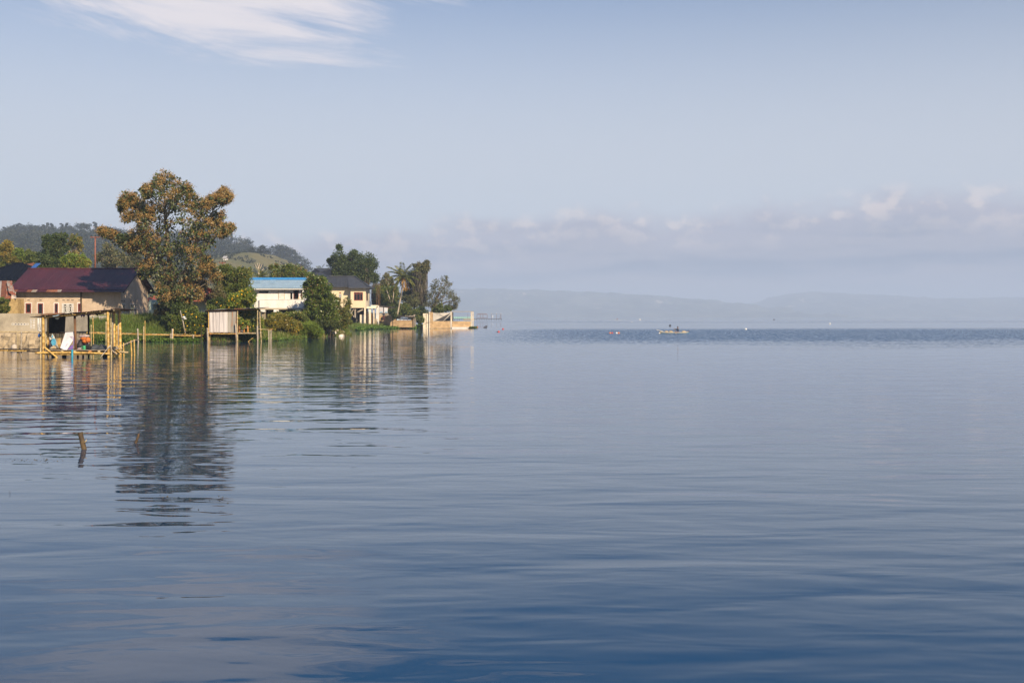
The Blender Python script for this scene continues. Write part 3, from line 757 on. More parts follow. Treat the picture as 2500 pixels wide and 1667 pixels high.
mb.box(*wwall(621, 632)); mb.box(*wwall(632.01, 654.99, bz0, ZZ(716, YB))); mb.box(*wwall(632.01, 654.99, ZZ(711, YB), zt)); mb.box(*wwall(655, 708.5))
mb.box(*wwall(708.51, 714, bz0, bz0 + .4)); mb.box(*wwall(708.51, 714, ZZ(714, YB), zt)); mb.box(*wwall(714.01, 716.5)); mb.box(*wwall(729.5, 735)); mb.box(*wwall(737.5, 741.5))
mb.box(XX(621, YB), XX(621, YB) + .15, YB + .152, YB + 4.5, bz0, zt); mb.box(XX(741.5, YB) - .15, XX(741.5, YB), YB + .152, YB + 4.5, bz0, zt); mb.box(XX(621, YB) + .152, XX(741.5, YB) - .152, YB + 4.3, YB + 4.5, bz0, zt)
mb.build('wall', M['white_wall'], wh)
mb = MB(); mb.box(XX(632, YB), XX(655, YB), YB + .08, YB + .12, ZZ(716, YB), ZZ(711, YB)); mb.build('slit_window', M['glass'], wh)
mb = MB(); mb.box(XX(681, YB), XX(694, YB), YB - .05, YB - .004, bz0, ZZ(708, YB)); d_ = mb.build('door', M['frame_white'], wh)
for k in range(2):
    for j in range(3):
        a = XX(682.5 + 5.8 * k, YB); z_ = ZZ(729 - 7 * j, YB)
        mb = MB(); mb.box(a, a + .23, YB - .062, YB - .0505, z_, z_ + .26); mb.build('panel', M['frame_white'], d_)
for px in (680, 694.2): 
    mb = MB(); mb.box(XX(px, YB), XX(px + .7, YB), YB - .06, YB - .003, bz0, ZZ(707, YB)); mb.build('door_jamb', M['sack_tan'], wh)
mb = MB(); mb.box(XX(709, YB), XX(714, YB), YB + .06, YB + .1, bz0 + .4, ZZ(714, YB)); mb.build('window', M['glass'], wh)
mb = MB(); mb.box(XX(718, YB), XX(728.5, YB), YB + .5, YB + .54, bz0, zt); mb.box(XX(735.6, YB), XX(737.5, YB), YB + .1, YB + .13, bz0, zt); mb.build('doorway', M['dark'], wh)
mb = MB(); mb.box(XX(716.6, YB), XX(717.8, YB), YB - .04, YB + .12, bz0, zt); mb.box(XX(728.4, YB), XX(729.4, YB), YB - .04, YB + .12, bz0, zt); mb.box(XX(735, YB) + .004, XX(736, YB), YB - .04, YB + .12, bz0, zt); mb.build('door_frame', M['frame_red'], wh)
mb = MB(); mb.tube([(wx_(728), Y + .3, wz_(724)), (wx_(728), Y + .3, wz_(730))], [.03, .12], 8); mb.build('hanging_basket', M['sack_tan'], wh)
for px, m_ in ((642, 'concrete'), (674.5, 'red_tile'), (728, 'dark_wood')):
    mb = MB(); mb.box(wx_(px) - .22, wx_(px) + .22, Y + .3, Y + .75, lz(wx_(px), Y + .5) - .5, bz0 - .5); mb.build('stilt', M[m_], wh)
    mb = MB(); mb.box(wx_(px) - .3, wx_(px) + .3, Y - .12, Y + .9, bz0 - .498, bz0 - .202); mb.build('stilt_cap', M['white_wall'], wh)
for px in (640, 660, 690, 715, 738):
    mb = MB(); mb.box(wx_(px) - .15, wx_(px) + .15, Y + 4, Y + 4.3, 1.2, bz0 - .21); mb.build('stilt', M['concrete'], wh)
mb = MB(); mb.box(wx_(625), wx_(742), Y + 4.6, Y + 4.75, .8, bz0 - .21); mb.build('under_shade_panel', M['dark'], wh)  # dark panel added so the space below the floor looks shaded
# blue tile roof: stepped courses with rounded pans
A = Vector((wx_(599), Y - .42, wz_(704.8))); L = wx_(743.5) - A.x; Yr = Y + 2.3
up = Vector((0, Yr - A.y, ZZ(681, Yr) - A.z)); courses, pans, seg = 8, 38, 4
def tile_mesh(mb, A, L, up, courses, pans, c0=0, p0=0, p1=None, c1=None, lift=0.0):
    p1 = pans if p1 is None else p1; c1 = courses if c1 is None else c1
    nrm = Vector((1, 0, 0)).cross(up).normalized()
    if nrm.z < 0: nrm = -nrm
    for c in range(c0, c1):
        k = len(mb.v)
        for row, (t_, h) in enumerate(((c / courses, .085), ((c + .55) / courses, .045), ((c + 1.0) / courses, .012), (c / courses, .0))):
            for i in range(p0 * seg, p1 * seg + 1):
                a = .028 * abs(math.sin(math.pi * i / seg)) ** .7
                mb.v.append(tuple(A + Vector((L * i / (pans * seg), 0, 0)) + up * t_ + nrm * (h + lift + (a if row < 3 else 0))))
        n = (p1 - p0) * seg + 1
        for r0_, r1_ in ((0, 1), (1, 2), (3, 0)):
            for i in range(n - 1):
                a, b_ = k + r0_ * n + i, k + r1_ * n + i; mb.f.append((a, a + 1, b_ + 1, b_)); mb.m.append(0)
mb = MB(); tile_mesh(mb, A, L, up, courses, pans); mb.build('roof_tiling', M['blue_tile'], wh, kind='stuff')
for p0, p1 in ((4, 9), (14, 18)):
    mb = MB(); tile_mesh(mb, A, L, up, courses, pans, 4, p0, p1, 7, .012); mb.build('faded_tile_patch', M['blue_clear'], wh)
mb = MB(); A2 = Vector((A.x, Yr + 3.0, A.z)); mb.slab([A2, A2 + Vector((L, 0, 0)), Vector((A.x + L, Yr, A.z + up.z)), Vector((A.x, Yr, A.z + up.z))], (0, 0, -.04)); mb.build('back_slope', M['blue_tile'], wh)
R0 = A + up
mb = MB(); mb.slab([R0 + Vector((-.05, -.45, -.13)), R0 + Vector((L + .05, -.45, -.13)), R0 + Vector((L + .05, .02, .13)), R0 + Vector((-.05, .02, .13))], (0, .02, .05)); mb.build('ridge_cap', M['blue_ridge'], wh)
mb = MB()
for xx in (A.x + .01, A.x + L - .07): mb.slab([A + Vector((xx - A.x, 0, -.14)), A + up + Vector((xx - A.x, 0, -.14)), A + up + Vector((xx - A.x, 0, -.02)), A + Vector((xx - A.x, 0, -.02))], (.06, 0, 0))
mb.box(A.x + .08, A.x + L - .08, A.y + .02, A.y + .06, A.z - .13, A.z - .02)
mb.build('fascia', M['frame_white'], wh)
for xg in (XX(741.5, YB), XX(621, YB) + .12):
    mb = MB(); mb.slab([(xg, YB + .15, zt), (xg, YB + 4.5, zt), (xg, Yr, A.z + up.z - .16)], (-.12, 0, 0)); mb.build('gable', M['white_wall'], wh)
# ---- cream house on concrete columns
Y = 222.0; cx_ = lambda px, d=0: XX(px, Y + d); cz_ = lambda py, d=0: ZZ(py, Y + d)
ch = thing('stilt_house', 'cream house with charcoal hipped roof standing on concrete columns', 'house', (cx_(850), 226, .8))
zb, zt = cz_(751.5), cz_(700)
xl, xst, xr = cx_(772), cx_(856), cx_(892)
mb = MB(); mb.box(xl, xst, Y + 1.2, Y + 6.5, cz_(751), zt + .1); mb.box(xst + .002, xr, Y, Y + 6.5, zb, zt); mb.build('wall', M['cream'], ch)
mb = MB(); mb.box(xr + .002, xr + .06, Y + .02, Y + 6.4, zb, zt - .02); mb.build('lit_side_wall', M['cream_pale'], ch)  # paler colour stands in for the light falling on this side
window(ch, cx_(864.2), cx_(886), cz_(733.6), cz_(713.2), Y, M['frame_red'], .12, (.33, .68))
mb = MB(); mb.box(cx_(866), cx_(884), Y - .05, Y - .0125, cz_(717.6), cz_(716.6)); mb.build('transom', M['frame_red'], ch)
mb = MB(); mb.box(xr + .03, xr + .10, Y + 1.0, Y + 3.0, cz_(733.5), cz_(713.2)); sw_ = mb.build('window', M['frame_red'], ch)
mb = MB(); mb.box(xr + .101, xr + .106, Y + 1.15, Y + 2.85, cz_(732.5), cz_(714.4)); mb.build('pane', M['glass'], sw_)
gbx0, gbx1, gbz0, gbz1 = XX(827.2, Y + 1.2), XX(834, Y + 1.2), cz_(727), cz_(717.2)
fr = window(ch, gbx0, gbx1, gbz0, gbz1, Y + 1.2, M['frame_white'], .05, name='glass_block_vent', pane=True)
mb = MB()
for f in (.33, .66): mb.box(gbx0 + (gbx1 - gbx0) * f - .03, gbx0 + (gbx1 - gbx0) * f + .03, Y + 1.165, Y + 1.185, gbz0, gbz1)
for f in (.25, .5, .75): mb.box(gbx0 + .05, gbx1 - .05, Y + 1.164, Y + 1.184, gbz0 + (gbz1 - gbz0) * f - .03, gbz0 + (gbz1 - gbz0) * f + .03)
mb.build('grid', M['frame_white'], fr)
mb = MB(); mb.box(gbx0 + .1, gbx1 - .1, Y + 1.16, Y + 1.2, cz_(715.6), cz_(713.3)); mb.build('vent_slot', M['frame_red'], ch)
# roof
zo = cz_(701.6); a0, a1, b0, b1 = xl - 1, cx_(903.5), Y - .9, Y + 7.4; ym = Y + 3.3; zr = ZZ(675, Y + 3.3)
r0, r1 = (a0 + 3, ym, zr), (XX(866, ym), ym, zr)
c = [(a0, b0, zo), (a1, b0, zo), (a1, b1, zo), (a0, b1, zo)]
zs = cz_(699)
front = [(xst - .3, b0, zo), (a1, b0, zo), r1, (xst - 1.0, ym, zr)]
frontl = [(a0, b0 + 1.1, zs), (xst - .3, b0 + 1.1, zs), (xst - 1.0 - .002, ym, zr - .004), (r0[0], ym, zr - .004)]
for pl in (front, frontl, [c[1], c[2], r1], [c[2], c[3], r0, r1]):
    mb = MB(); n0 = len(pl); d = Vector((0, 0, -.22)); mb.add(pl, [tuple(range(n0))]); mb.add([Vector(p) + d for p in pl], [tuple(reversed(range(n0)))])
    for i in range(n0): mb.add([pl[i], pl[(i + 1) % n0], Vector(pl[(i + 1) % n0]) + d, Vector(pl[i]) + d], [(0, 3, 2, 1)])
    if n0 == 4 and pl is not front or pl is front:
        A_, B_ = Vector(pl[0]), Vector(pl[1])
        k = int((B_ - A_).length / .9)
        for i in range(1, k):
            p = A_.lerp(B_, i / k)
            tm = 1.0
            if pl is front: tm = min(1, (a1 - p.x) / max(.01, a1 - r1[0]))
            q_ = Vector((p.x, p.y + (ym - p.y) * tm * .98, p.z + (zr - p.z) * tm * .98))
            if pl[0][1] < ym: mb.add([p + Vector((-.035, 0, .004)), p + Vector((0, 0, .055)), p + Vector((.035, 0, .004)), q_ + Vector((-.035, 0, .004)), q_ + Vector((0, 0, .055)), q_ + Vector((.035, 0, .004))], [(0, 1, 4, 3), (1, 2, 5, 4)])
    mb.build('roof_slope', M['slate'], ch)
mb = MB(); mb.tube([(r0[0], ym, zr + .05), (r1[0], ym, zr + .05)], .12, 6); mb.tube([(c[1][0], c[1][1], zo + .05), (r1[0], ym, zr + .05)], .12, 6); mb.build('ridge_cap', M['slate'], ch)
# taller rear block
hb = hip_house('house', 'second charcoal hipped roof rising behind the cream house', XX(755, 236), XX(800, 236), 236, 246, 1.5, ZZ(677, 236), ZZ(655.5, 240), M['cream_pale'], M['slate'], 1.0, 4.6)
# undercroft
for px, d, wd in ((891, .0, 1.9), (902.8, .6, 2.6), (912.5, .8, 1.6)):
    xx = cx_(px, d); mb = MB(); hw = wd * .08; mb.box(xx - hw, xx + hw, Y + d, Y + d + 2 * hw, lz(xx, Y + d) - 1.2, (zb - .003 if px < 892 else cz_(753))); mb.build('column', M['cream_pale'], ch)
for px in (851, 870):
    xx = cx_(px, 4); mb = MB(); mb.box(xx - .15, xx + .15, Y + 4, Y + 4.3, .3, zb - .003); mb.build('column', M['concrete'], ch)
mb = MB(); mb.box(cx_(848), cx_(889), Y + 5.5, Y + 5.7, .5, zb - .01); mb.build('undercroft_dark_panel', M['dark'], ch)  # near-black panel stands in for the shade of the undercroft
mb = MB(); mb.box(cx_(893.5), cx_(918), Y + .35, Y + 1.6, cz_(752.9), cz_(748)); mb.box(cx_(905), cx_(921), Y + .6, Y + 2.2, cz_(748) + .003, cz_(745)); mb.build('terrace_beam', M['cream_pale'], ch)
for (pa, ya), (pb_, yb_) in (((853, 755), (864, 774)), ((864, 754), (853, 772)), ((873, 762), (887, 755)), ((866, 750), (866.5, 775)), ((868, 748), (867.5, 776))):
    mb = MB(); mb.tube([W(pa, ya, Y + .5), W(pb_, yb_, Y + .5)], .09 if pa != 873 else .16, 6); mb.build('brace', M['grey_wood'], ch)
mb = MB(); mb.box(cx_(877), cx_(886.5), Y + 1.0, Y + 2, .3, cz_(768)); mb.build('block_pier', M['cream_pale'], ch)
for i, px in enumerate(np.arange(894.8, 914, 1.55)):
    xx = cx_(px, 1.5); mb = MB(); mb.box(xx, xx + .115, Y + 1.5, Y + 1.54, .5, cz_(764 + random.uniform(-1, 2.5), 1.5)); mb.build('plank', M[['grey_wood', 'cream_pale', 'orange_wood', 'brown_wood', 'cloth'][i % 5]], ch)
for px, top in ((915.2, 693), (918, 703), (921, 693)):
    mb = MB()
    for dx, dy_ in ((0, 0), (.22, 0), (0, .22), (.22, .22)):
        mb.tube([(cx_(px) + dx, Y + 2.4 + dy_, cz_(745)), (cx_(px) + dx + random.uniform(-.05, .05), Y + 2.4 + dy_, cz_(top + random.uniform(-3, 3)))], .018, 5)
    for k in range(4):
        z_ = cz_(745) + k * .9
        if z_ < cz_(top + 4): mb.box(cx_(px) - .03, cx_(px) + .25, Y + 2.37, Y + 2.65, z_, z_ + .03)
    mb.build('rebar_cage', M['brown_wood'], ch)
mb = MB(); mb.slab([(cx_(916.8, 1.7), Y + 1.7, .2), (cx_(925, 1.7), Y + 1.7, .2), (cx_(925, 1.7), Y + 1.7, cz_(746)), (cx_(919, 1.7), Y + 1.7, cz_(746))], (0, .5, 0)); mb.build('retaining_wall', M['white_wall'], ch)
for i, px in enumerate((915.5, 917.8, 920)):
    mb = MB(); mb.bamboo(W(px, 778, Y - 1), W(px + .6, 797, Y - 1), .06, 6); mb.bamboo(W(914, 781, Y - 1.03), W(923, 780, Y - 1.03), .04, 6) if i == 0 else None; mb.build('fence_stake', M['bamboo_old'], ch)
# ---- poster shack and low brick shed
Y = 226.0; X_ = lambda px: XX(px, Y); Z_ = lambda py: ZZ(py, Y)
ps = thing('shack', 'small shack with two white posters under a dark sagging roof', 'shack', (X_(940), Y + 1.5, .8))
mb = MB(); mb.box(X_(925.5), X_(960), Y, Y + 2.5, .5, Z_(768.5)); mb.build('wall', M['brick'], ps); 
mb = MB(); mb.box(X_(925.3), X_(949), Y - .06, Y + .04, Z_(770), Z_(766)); mb.build('sill_beam', M['grey_wood'], ps)
mb = MB(); mb.box(X_(925.5), X_(949), Y + .3, Y + 2.4, Z_(766), Z_(750)); mb.build('inner_dark_block', M['dark'], ps)  # dark block stands in for the unlit inside of the shack
for a, e in ((925.8, 935.6), (937.8, 947)):
    mb = MB(); mb.box(X_(a), X_(e), Y + .02, Y + .06, Z_(764), Z_(749.6)); pp = mb.build('poster', M['white_panel'], ps)
    for k in range(3):
        mb = MB(); mb.box(X_(a + 2 + 2.2 * k), X_(a + 3.6 + 2.2 * k), Y + .012, Y + .0195, Z_(763.3), Z_(761)); mb.build('print', M['blue_print'], pp)
for px in (925, 948.5):
    mb = MB(); mb.box(X_(px) - .08, X_(px) + .08, Y - .02, Y + .14, Z_(768.4), Z_(750)); mb.build('post', M['brown_wood'], ps)
mb = MB(); mb.slab([W(923, 747.6, Y - .12), W(964, 752.6, Y - .12), W(964, 751, Y + 3), W(923, 746, Y + 3)], (0, 0, .12)); mb.build('roof', M['dark_wood'], ps)
Y = 224.0; X_ = lambda px: XX(px, Y); Z_ = lambda py: ZZ(py, Y)
bs = thing('shed', 'low brick shed with a strip of pale blue windows near the water', 'shed', (X_(985), Y + 1.5, .5))
mb = MB(); mb.box(X_(951), X_(966), Y + .02, Y + 3, .3, Z_(775)); mb.box(X_(966) + .002, X_(1008.5), Y, Y + 3, .3, Z_(782.6)); mb.box(X_(1004.6), X_(1008.5), Y, Y + 3, Z_(782.6) + .002, Z_(775)); mb.build('wall', M['brick'], bs)
for i in range(4):
    a = X_(968 + 9.2 * i); mb = MB(); mb.box(a, a + 8.4 * Y / F, Y + .02, Y + .1, Z_(782.4), Z_(776.4)); fr = mb.build('window', M['frame_red'], bs)
    mb = MB(); mb.box(a + .06, a + 8.4 * Y / F - .06, Y + .008, Y + .019, Z_(781.8), Z_(776.9)); mb.build('pane', bpy.data.materials.get('pale_blue_pane') or mat('pale_blue_pane', (.48, .58, .66), None, 3, .3), fr)
mb = MB(); mb.slab([W(961, 772.6, Y - .7), W(1013, 775.6, Y - .7), W(1012, 773.5, Y + 3.6), W(962, 771.5, Y + 3.6)], (0, 0, .14)); mb.build('roof', M['dark_wood'], bs)
for px in (1011, 1014.2): mb = MB(); mb.bamboo(W(px, 776, Y - .5), W(px + .4, 796, Y - .5), .09, 6); mb.build('post', M['grey_wood'], bs)
for k in range(6):
    mb = MB(); p = W(990 + 4 * k + random.uniform(-1, 1), 773.2, Y + 1.5); mb.tube([p, p + Vector((random.uniform(-.8, .8), 0, random.uniform(.1, .5)))], .08, 5); mb.build('scrap_pole', M['grey_wood'], bs)
# ---- concrete and brick frame of the unfinished pond house
Y = 231.0; X_ = lambda px, d=0: XX(px, Y + d); Z_ = lambda py, d=0: ZZ(py, Y + d)
pf = thing('pond_frame', 'unfinished concrete and orange brick frame standing in the shallows', 'pond frame', (X_(1095), Y + 3, -.2))
mb = MB(); mb.box(X_(1032.5), X_(1047), Y + .3, Y + .5, -.3, Z_(765.2)); mb.build('wall_panel', M['cream_pale'], pf)
for px in (1040.2,): mb = MB(); mb.box(X_(px) - .05, X_(px) + .05, Y + .26, Y + .298, .1, Z_(766)); mb.build('panel_joint', M['dark_wood'], pf)
for a, b_ in (((1034, 771), (1046, 766.5)), ((1034, 782), (1040, 779)), ((1034, 792.5), (1045.5, 787))):
    mb = MB(); mb.tube([W(a[0], a[1], Y + .27), W(b_[0], b_[1], Y + .27)], .045, 5); mb.build('batten', M['grey_wood'], pf)
mb = MB(); mb.box(X_(1047) + .003, X_(1050), Y, Y + .3, -.4, Z_(761.5)); mb.build('column', M['cream_pale'], pf)
mb = MB(); mb.box(X_(1050) + .003, X_(1057), Y + .06, Y + .3, -.4, Z_(762)); mb.build('brick_pier', M['brick'], pf)
mb = MB(); mb.box(X_(1057) + .003, X_(1099.5), Y + .06, Y + .3, -.5, Z_(784)); mb.box(X_(1103.4), X_(1149), Y + .06, Y + .3, -.5, Z_(784.2)); mb.build('low_wall', M['brick'], pf)
for a, e, d in ((1100, 1103, 0), (1149.3, 1152.3, 0), (1153.6, 1156, 1.2)):
    mb = MB(); mb.box(X_(a, d), X_(e, d), Y + d, Y + d + .28, -.6, Z_(761.3, d)); mb.build('column', M['cream_pale'], pf)
mb = MB(); mb.box(X_(1103.6, 5), X_(1106.6, 5), Y + 5, Y + 5.3, -.6, Z_(762, 5)); mb.build('column', M['dark_wood'], pf)
mb = MB(); mb.box(X_(1099), X_(1156.2), Y - .02, Y + .28, Z_(761.3) + .003, Z_(760)); mb.build('beam', M['grey_wood'], pf)
mb = MB(); mb.slab([(X_(1057.5, 4.5), Y + 4.5, Z_(784.5, 4.5)), (X_(1104, 5), Y + 5, Z_(784.5, 5)), (X_(1104, 5), Y + 5, Z_(763, 5)), (X_(1072, 4.5), Y + 4.5, Z_(764.3, 4.5)), (X_(1057.5, 4.5), Y + 4.5, Z_(763.4, 4.5))], (0, .15, 0)); mb.build('rear_wall', M['grey_render'], pf)
mb = MB(); mb.slab([W(1060, 783.6, Y + 4.0), W(1082, 783.6, Y + 4.2), W(1101, 763.5, Y + 2.4)], (0, .03, .01)); mb.build('net_and_shade_sheet', M['zinc'], pf)  # grey triangle stands in for the net
mb = MB(); mb.slab([W(1083, 783.8, Y + 3.2), W(1100.5, 784, Y + 2.6), W(1100.5, 768, Y + 2.2)], (0, .03, .01)); mb.build('net_and_shade_sheet', M['tarp'], pf)  # dark triangle added as the shadow on the inner side wall
mb = MB(); mb.box(X_(1103.6), X_(1153), Y - .35, Y + .05, -.4, Z_(798.4)); mb.build('footing', M['white_wall'], pf)
mb = MB(); mb.box(X_(1050), X_(1099.4), Y - .25, Y + .05, -.4, .12); mb.build('footing', M['stone'], pf)
# ---- lake wall at the left with a rough stone foot and vent blocks
Y = 76.0; X_ = lambda px: XX(px, Y); Z_ = lambda py: ZZ(py, Y)
lw = thing('lake_wall', 'stained concrete wall on a rough stone foot at the left edge', 'wall', (X_(20), Y + .3, 0))
mb = MB(); mb.box(X_(-260), X_(95), Y + .3, Y + .55, Z_(812) + .003, Z_(765.2)); mb.box(X_(95) - .25, X_(95), Y + .552, Y + 9, Z_(812), Z_(765.5)); mb.build('wall', M['concrete'], lw)
mb = MB(); k = 60
xs = np.linspace(X_(-260), X_(99), k)
for i in range(k - 1):
    for j in range(6):
        pass
g_ = [[Vector((xs[i], Y + .02 - .22 * random.random() * (1 if 0 < j < 7 else .2) - .10 * (1 - j / 7), -.6 + (Z_(812) + .6) * j / 7)) for i in range(k)] for j in range(8)]
for j in range(7):
    for i in range(k - 1): mb.add([g_[j][i], g_[j][i + 1], g_[j + 1][i + 1], g_[j + 1][i]], [(0, 1, 2, 3)])
for i in range(k - 1): mb.add([g_[7][i], g_[7][i + 1], Vector((xs[i + 1], Y + .56, Z_(812))), Vector((xs[i], Y + .56, Z_(812)))], [(0, 1, 2, 3)])
mb.add([g_[0][-1], g_[7][-1], Vector((xs[-1] - .3, Y + 9, Z_(812))), Vector((xs[-1] - .3, Y + 9, -.6))], [(3, 2, 1, 0)])
mb.build('stone_foot', M['stone'], lw, smooth=False)
def vent(px, py, wd=5.2, hh=5.0):
    mb = MB(); a, e, z0_, z1_ = X_(px), X_(px + wd), Z_(py + hh), Z_(py); t_ = .03; yf = Y + .285
    mb.box(a, e, yf, yf + .03, z1_ - t_, z1_); mb.box(a, e, yf, yf + .03, z0_, z0_ + t_); mb.box(a, a + t_, yf, yf + .03, z0_ + t_, z1_ - t_); mb.box(e - t_, e, yf, yf + .03, z0_ + t_, z1_ - t_)
    o = mb.build('vent_block', M['frame_white'], lw)
    mb = MB(); mb.box(a + t_, e - t_, yf + .008, yf + .0149, z0_ + t_, z1_ - t_); mb.build('opening', M['slot'] if random.random() < .5 else M['concrete'], o)
for i in range(6): vent(24 + 7.2 * i, 789)
for i in range(4):
    for j in range(2): vent(69 + 7.2 * j, 779.5 + 6.2 * i, 4.6, 4.2)
mb = MB(); mb.tube([W(-20, 809.5, Y + .1), W(97, 811, Y + .1)], .045, 6); mb.build('pipe', M['bamboo_old'], lw)
o = MB().lump(W(35.5, 849, Y - .7) - Vector((0, 0, .0)), .22, .2, .24, 9, .12).build('boulder', M['rock'], smooth=True); tag(o, 'grey boulder at the foot of the stone lake wall', 'rock')
# ---- garden wall behind the bamboo hut
Y = 112.5; X_ = lambda px: XX(px, Y); Z_ = lambda py: ZZ(py, Y)
gw = thing('garden_wall', 'rough grey garden wall with a pale cap seen behind the bamboo hut', 'wall', (X_(205), Y, 1))
mb = MB(); mb.box(X_(120), X_(263), Y, Y + .2, .6, Z_(773.5)); mb.build('wall', M['garden_wall'], gw)
mb = MB(); mb.box(X_(119), X_(264), Y - .06, Y + .26, Z_(773.5) + .002, Z_(771.8)); mb.build('cap', M['white_wall'], gw)
# ------------------------------------------------------------------ vegetation
def leaves_of(blobs, twigs, per, spread=.34, squash=.9, droop=.25, out=.8, shell=.45):
    """leaf bases, leaf directions and tints for clumps (x, y, z, r, tint)"""
    B = np.array(blobs, float); nb = len(B)
    ix = np.repeat(np.arange(nb), twigs)
    u = norm(rng.normal(size=(len(ix), 3))); rad = rng.random(len(ix)) ** shell
    tw = B[ix, :3] + u * (rad * B[ix, 3])[:, None] * np.array([1, 1, squash])
    jx = np.repeat(np.arange(len(ix)), per); bi = ix[jx]
    off = rng.normal(size=(len(jx), 3)) * (B[bi, 3] * spread)[:, None] * .6
    c = tw[jx] + off
    d = norm(c - B[bi, :3]) * out + rng.normal(size=(len(jx), 3)) * .75; d[:, 2] -= droop
    tint = np.clip(B[bi, 4] + rng.normal(0, .22, len(jx)), 0, 1)
    tint = np.where(rng.random(len(jx)) < B[bi, 4], np.clip(tint + .35, 0, 1), tint * .4)
    return c, d, tint
def blobs_px(lst, Y, depth, cx=None, rx=None, dup=1, jit=.1):
    """clumps given by where they show, spread through the crown's depth"""
    L = np.array(lst, float); out = []
    cx = L[:, 0].mean() if cx is None else cx
    rx = max(10, np.abs(L[:, 0] - cx).max() + 5) if rx is None else rx
    for px, py, r, tn in L:
        dm = depth * math.sqrt(max(.08, 1 - ((px - cx) / rx) ** 2))
        for k in range(dup):
            dy = random.uniform(-dm, dm) if dup == 1 else (random.uniform(.15, 1) * dm * (1 if k % 2 else -1))
            y = Y + dy; p = W(px + random.uniform(-jit, jit) * r, py + random.uniform(-jit, jit) * r, y)
            out.append((p.x, p.y, p.z, r * Y / F, tn))
    return out
def fill_px(ells, n, r, tn=0.0, tv=.1):
    """clump list that fills ellipses (cx, cy, rx, ry)"""
    A = [e[2] * e[3] for e in ells]; out = []
    for i in range(n):
        e = random.choices(ells, A)[0]; a = random.uniform(0, 6.283); q = math.sqrt(random.random())
        rr = r * random.uniform(.7, 1.3)
        if random.random() < .2: q = random.uniform(1.0, 1.22); rr *= .5
        out.append((e[0] + math.cos(a) * q * max(1, e[2] - rr * .7), e[1] + math.sin(a) * q * max(1, e[3] - rr * .7), rr, min(1, max(0, tn + random.uniform(-tv, tv)))))
    return out
def trunk_of(root, base, fork, r, blobs, bark, limbs=10, lr=.4, n=8, bend=.15):
    mb = MB(); base, fork = Vector(base), Vector(fork); d = fork - base
    s = Vector((random.uniform(-bend, bend), random.uniform(-bend, bend), 0)) * d.length * .4
    pts = [base - Vector((0, 0, .4)), base + Vector((0, 0, .05)), base.lerp(fork, .35) + s, base.lerp(fork, .7) + s * .6, fork]
    mb.tube(pts, [r * 1.5, r * 1.3, r, r * .85, r * .7], n)
    o = mb.build('trunk', bark, root, True)
    B = list(blobs)
    if limbs and B:
        B = random.sample(B, min(limbs, len(B)))
        mb = MB()
        for b in B:
            e = Vector(b[:3]); st = base.lerp(fork, random.uniform(.75, 1.0)); L = (e - st).length
            m1 = st.lerp(e, .4) + Vector((random.uniform(-.1, .1), random.uniform(-.1, .1), random.uniform(.0, .12))) * L
            m2 = st.lerp(e, .75) + Vector((random.uniform(-.08, .08), random.uniform(-.08, .08), random.uniform(0, .08))) * L
            mb.tube([st, m1, m2, e], [r * lr, r * lr * .75, r * lr * .45, r * lr * .15], 5)
        mb.build('limb', bark, root, True)
    return o
def tree(name, label, cat, base, fork, r, blobs, twigs, per, L, Wd, lm, bark, limbs=10, group=None, lr=.4, spread=.34, droop=.25, out=.8, squash=.9, shell=.45):
    root = thing(name, label, cat, tuple(base), group)
    if r: trunk_of(root, base, fork, r, blobs, bark, limbs, lr)
    c, d, tn = leaves_of(blobs, twigs, per, spread, squash, droop, out, shell)
    n = len(c); f = rng.uniform(.7, 1.3, n)
    leaf_mesh('crown' if r else 'foliage', c, d, L * f, Wd * f, tn, lm, root)
    return root
def blossoms(root, blobs, n, size, m, name='blossom', face=(0.3, -.8, .3)):
    B = np.array(blobs, float); ix = rng.choice(len(B), n, p=B[:, 3] ** 2 / (B[:, 3] ** 2).sum())
    u = norm(rng.normal(size=(n, 3)) * .75 + np.array(face)); c = B[ix, :3] + u * B[ix, 3:4] * 1.02
    # several petals round each head
    k = 5; cc = np.repeat(c, k, 0); dd = norm(rng.normal(size=(n * k, 3)) + np.repeat(u, k, 0) * .5)
    leaf_mesh(name, cc - dd * size * .1, dd, size * rng.uniform(.7, 1.1, n * k), size * .75, 0, m, root, kind='stuff')
def on(px, Y): x = XX(px, Y); return (x, Y, lz(x, Y))
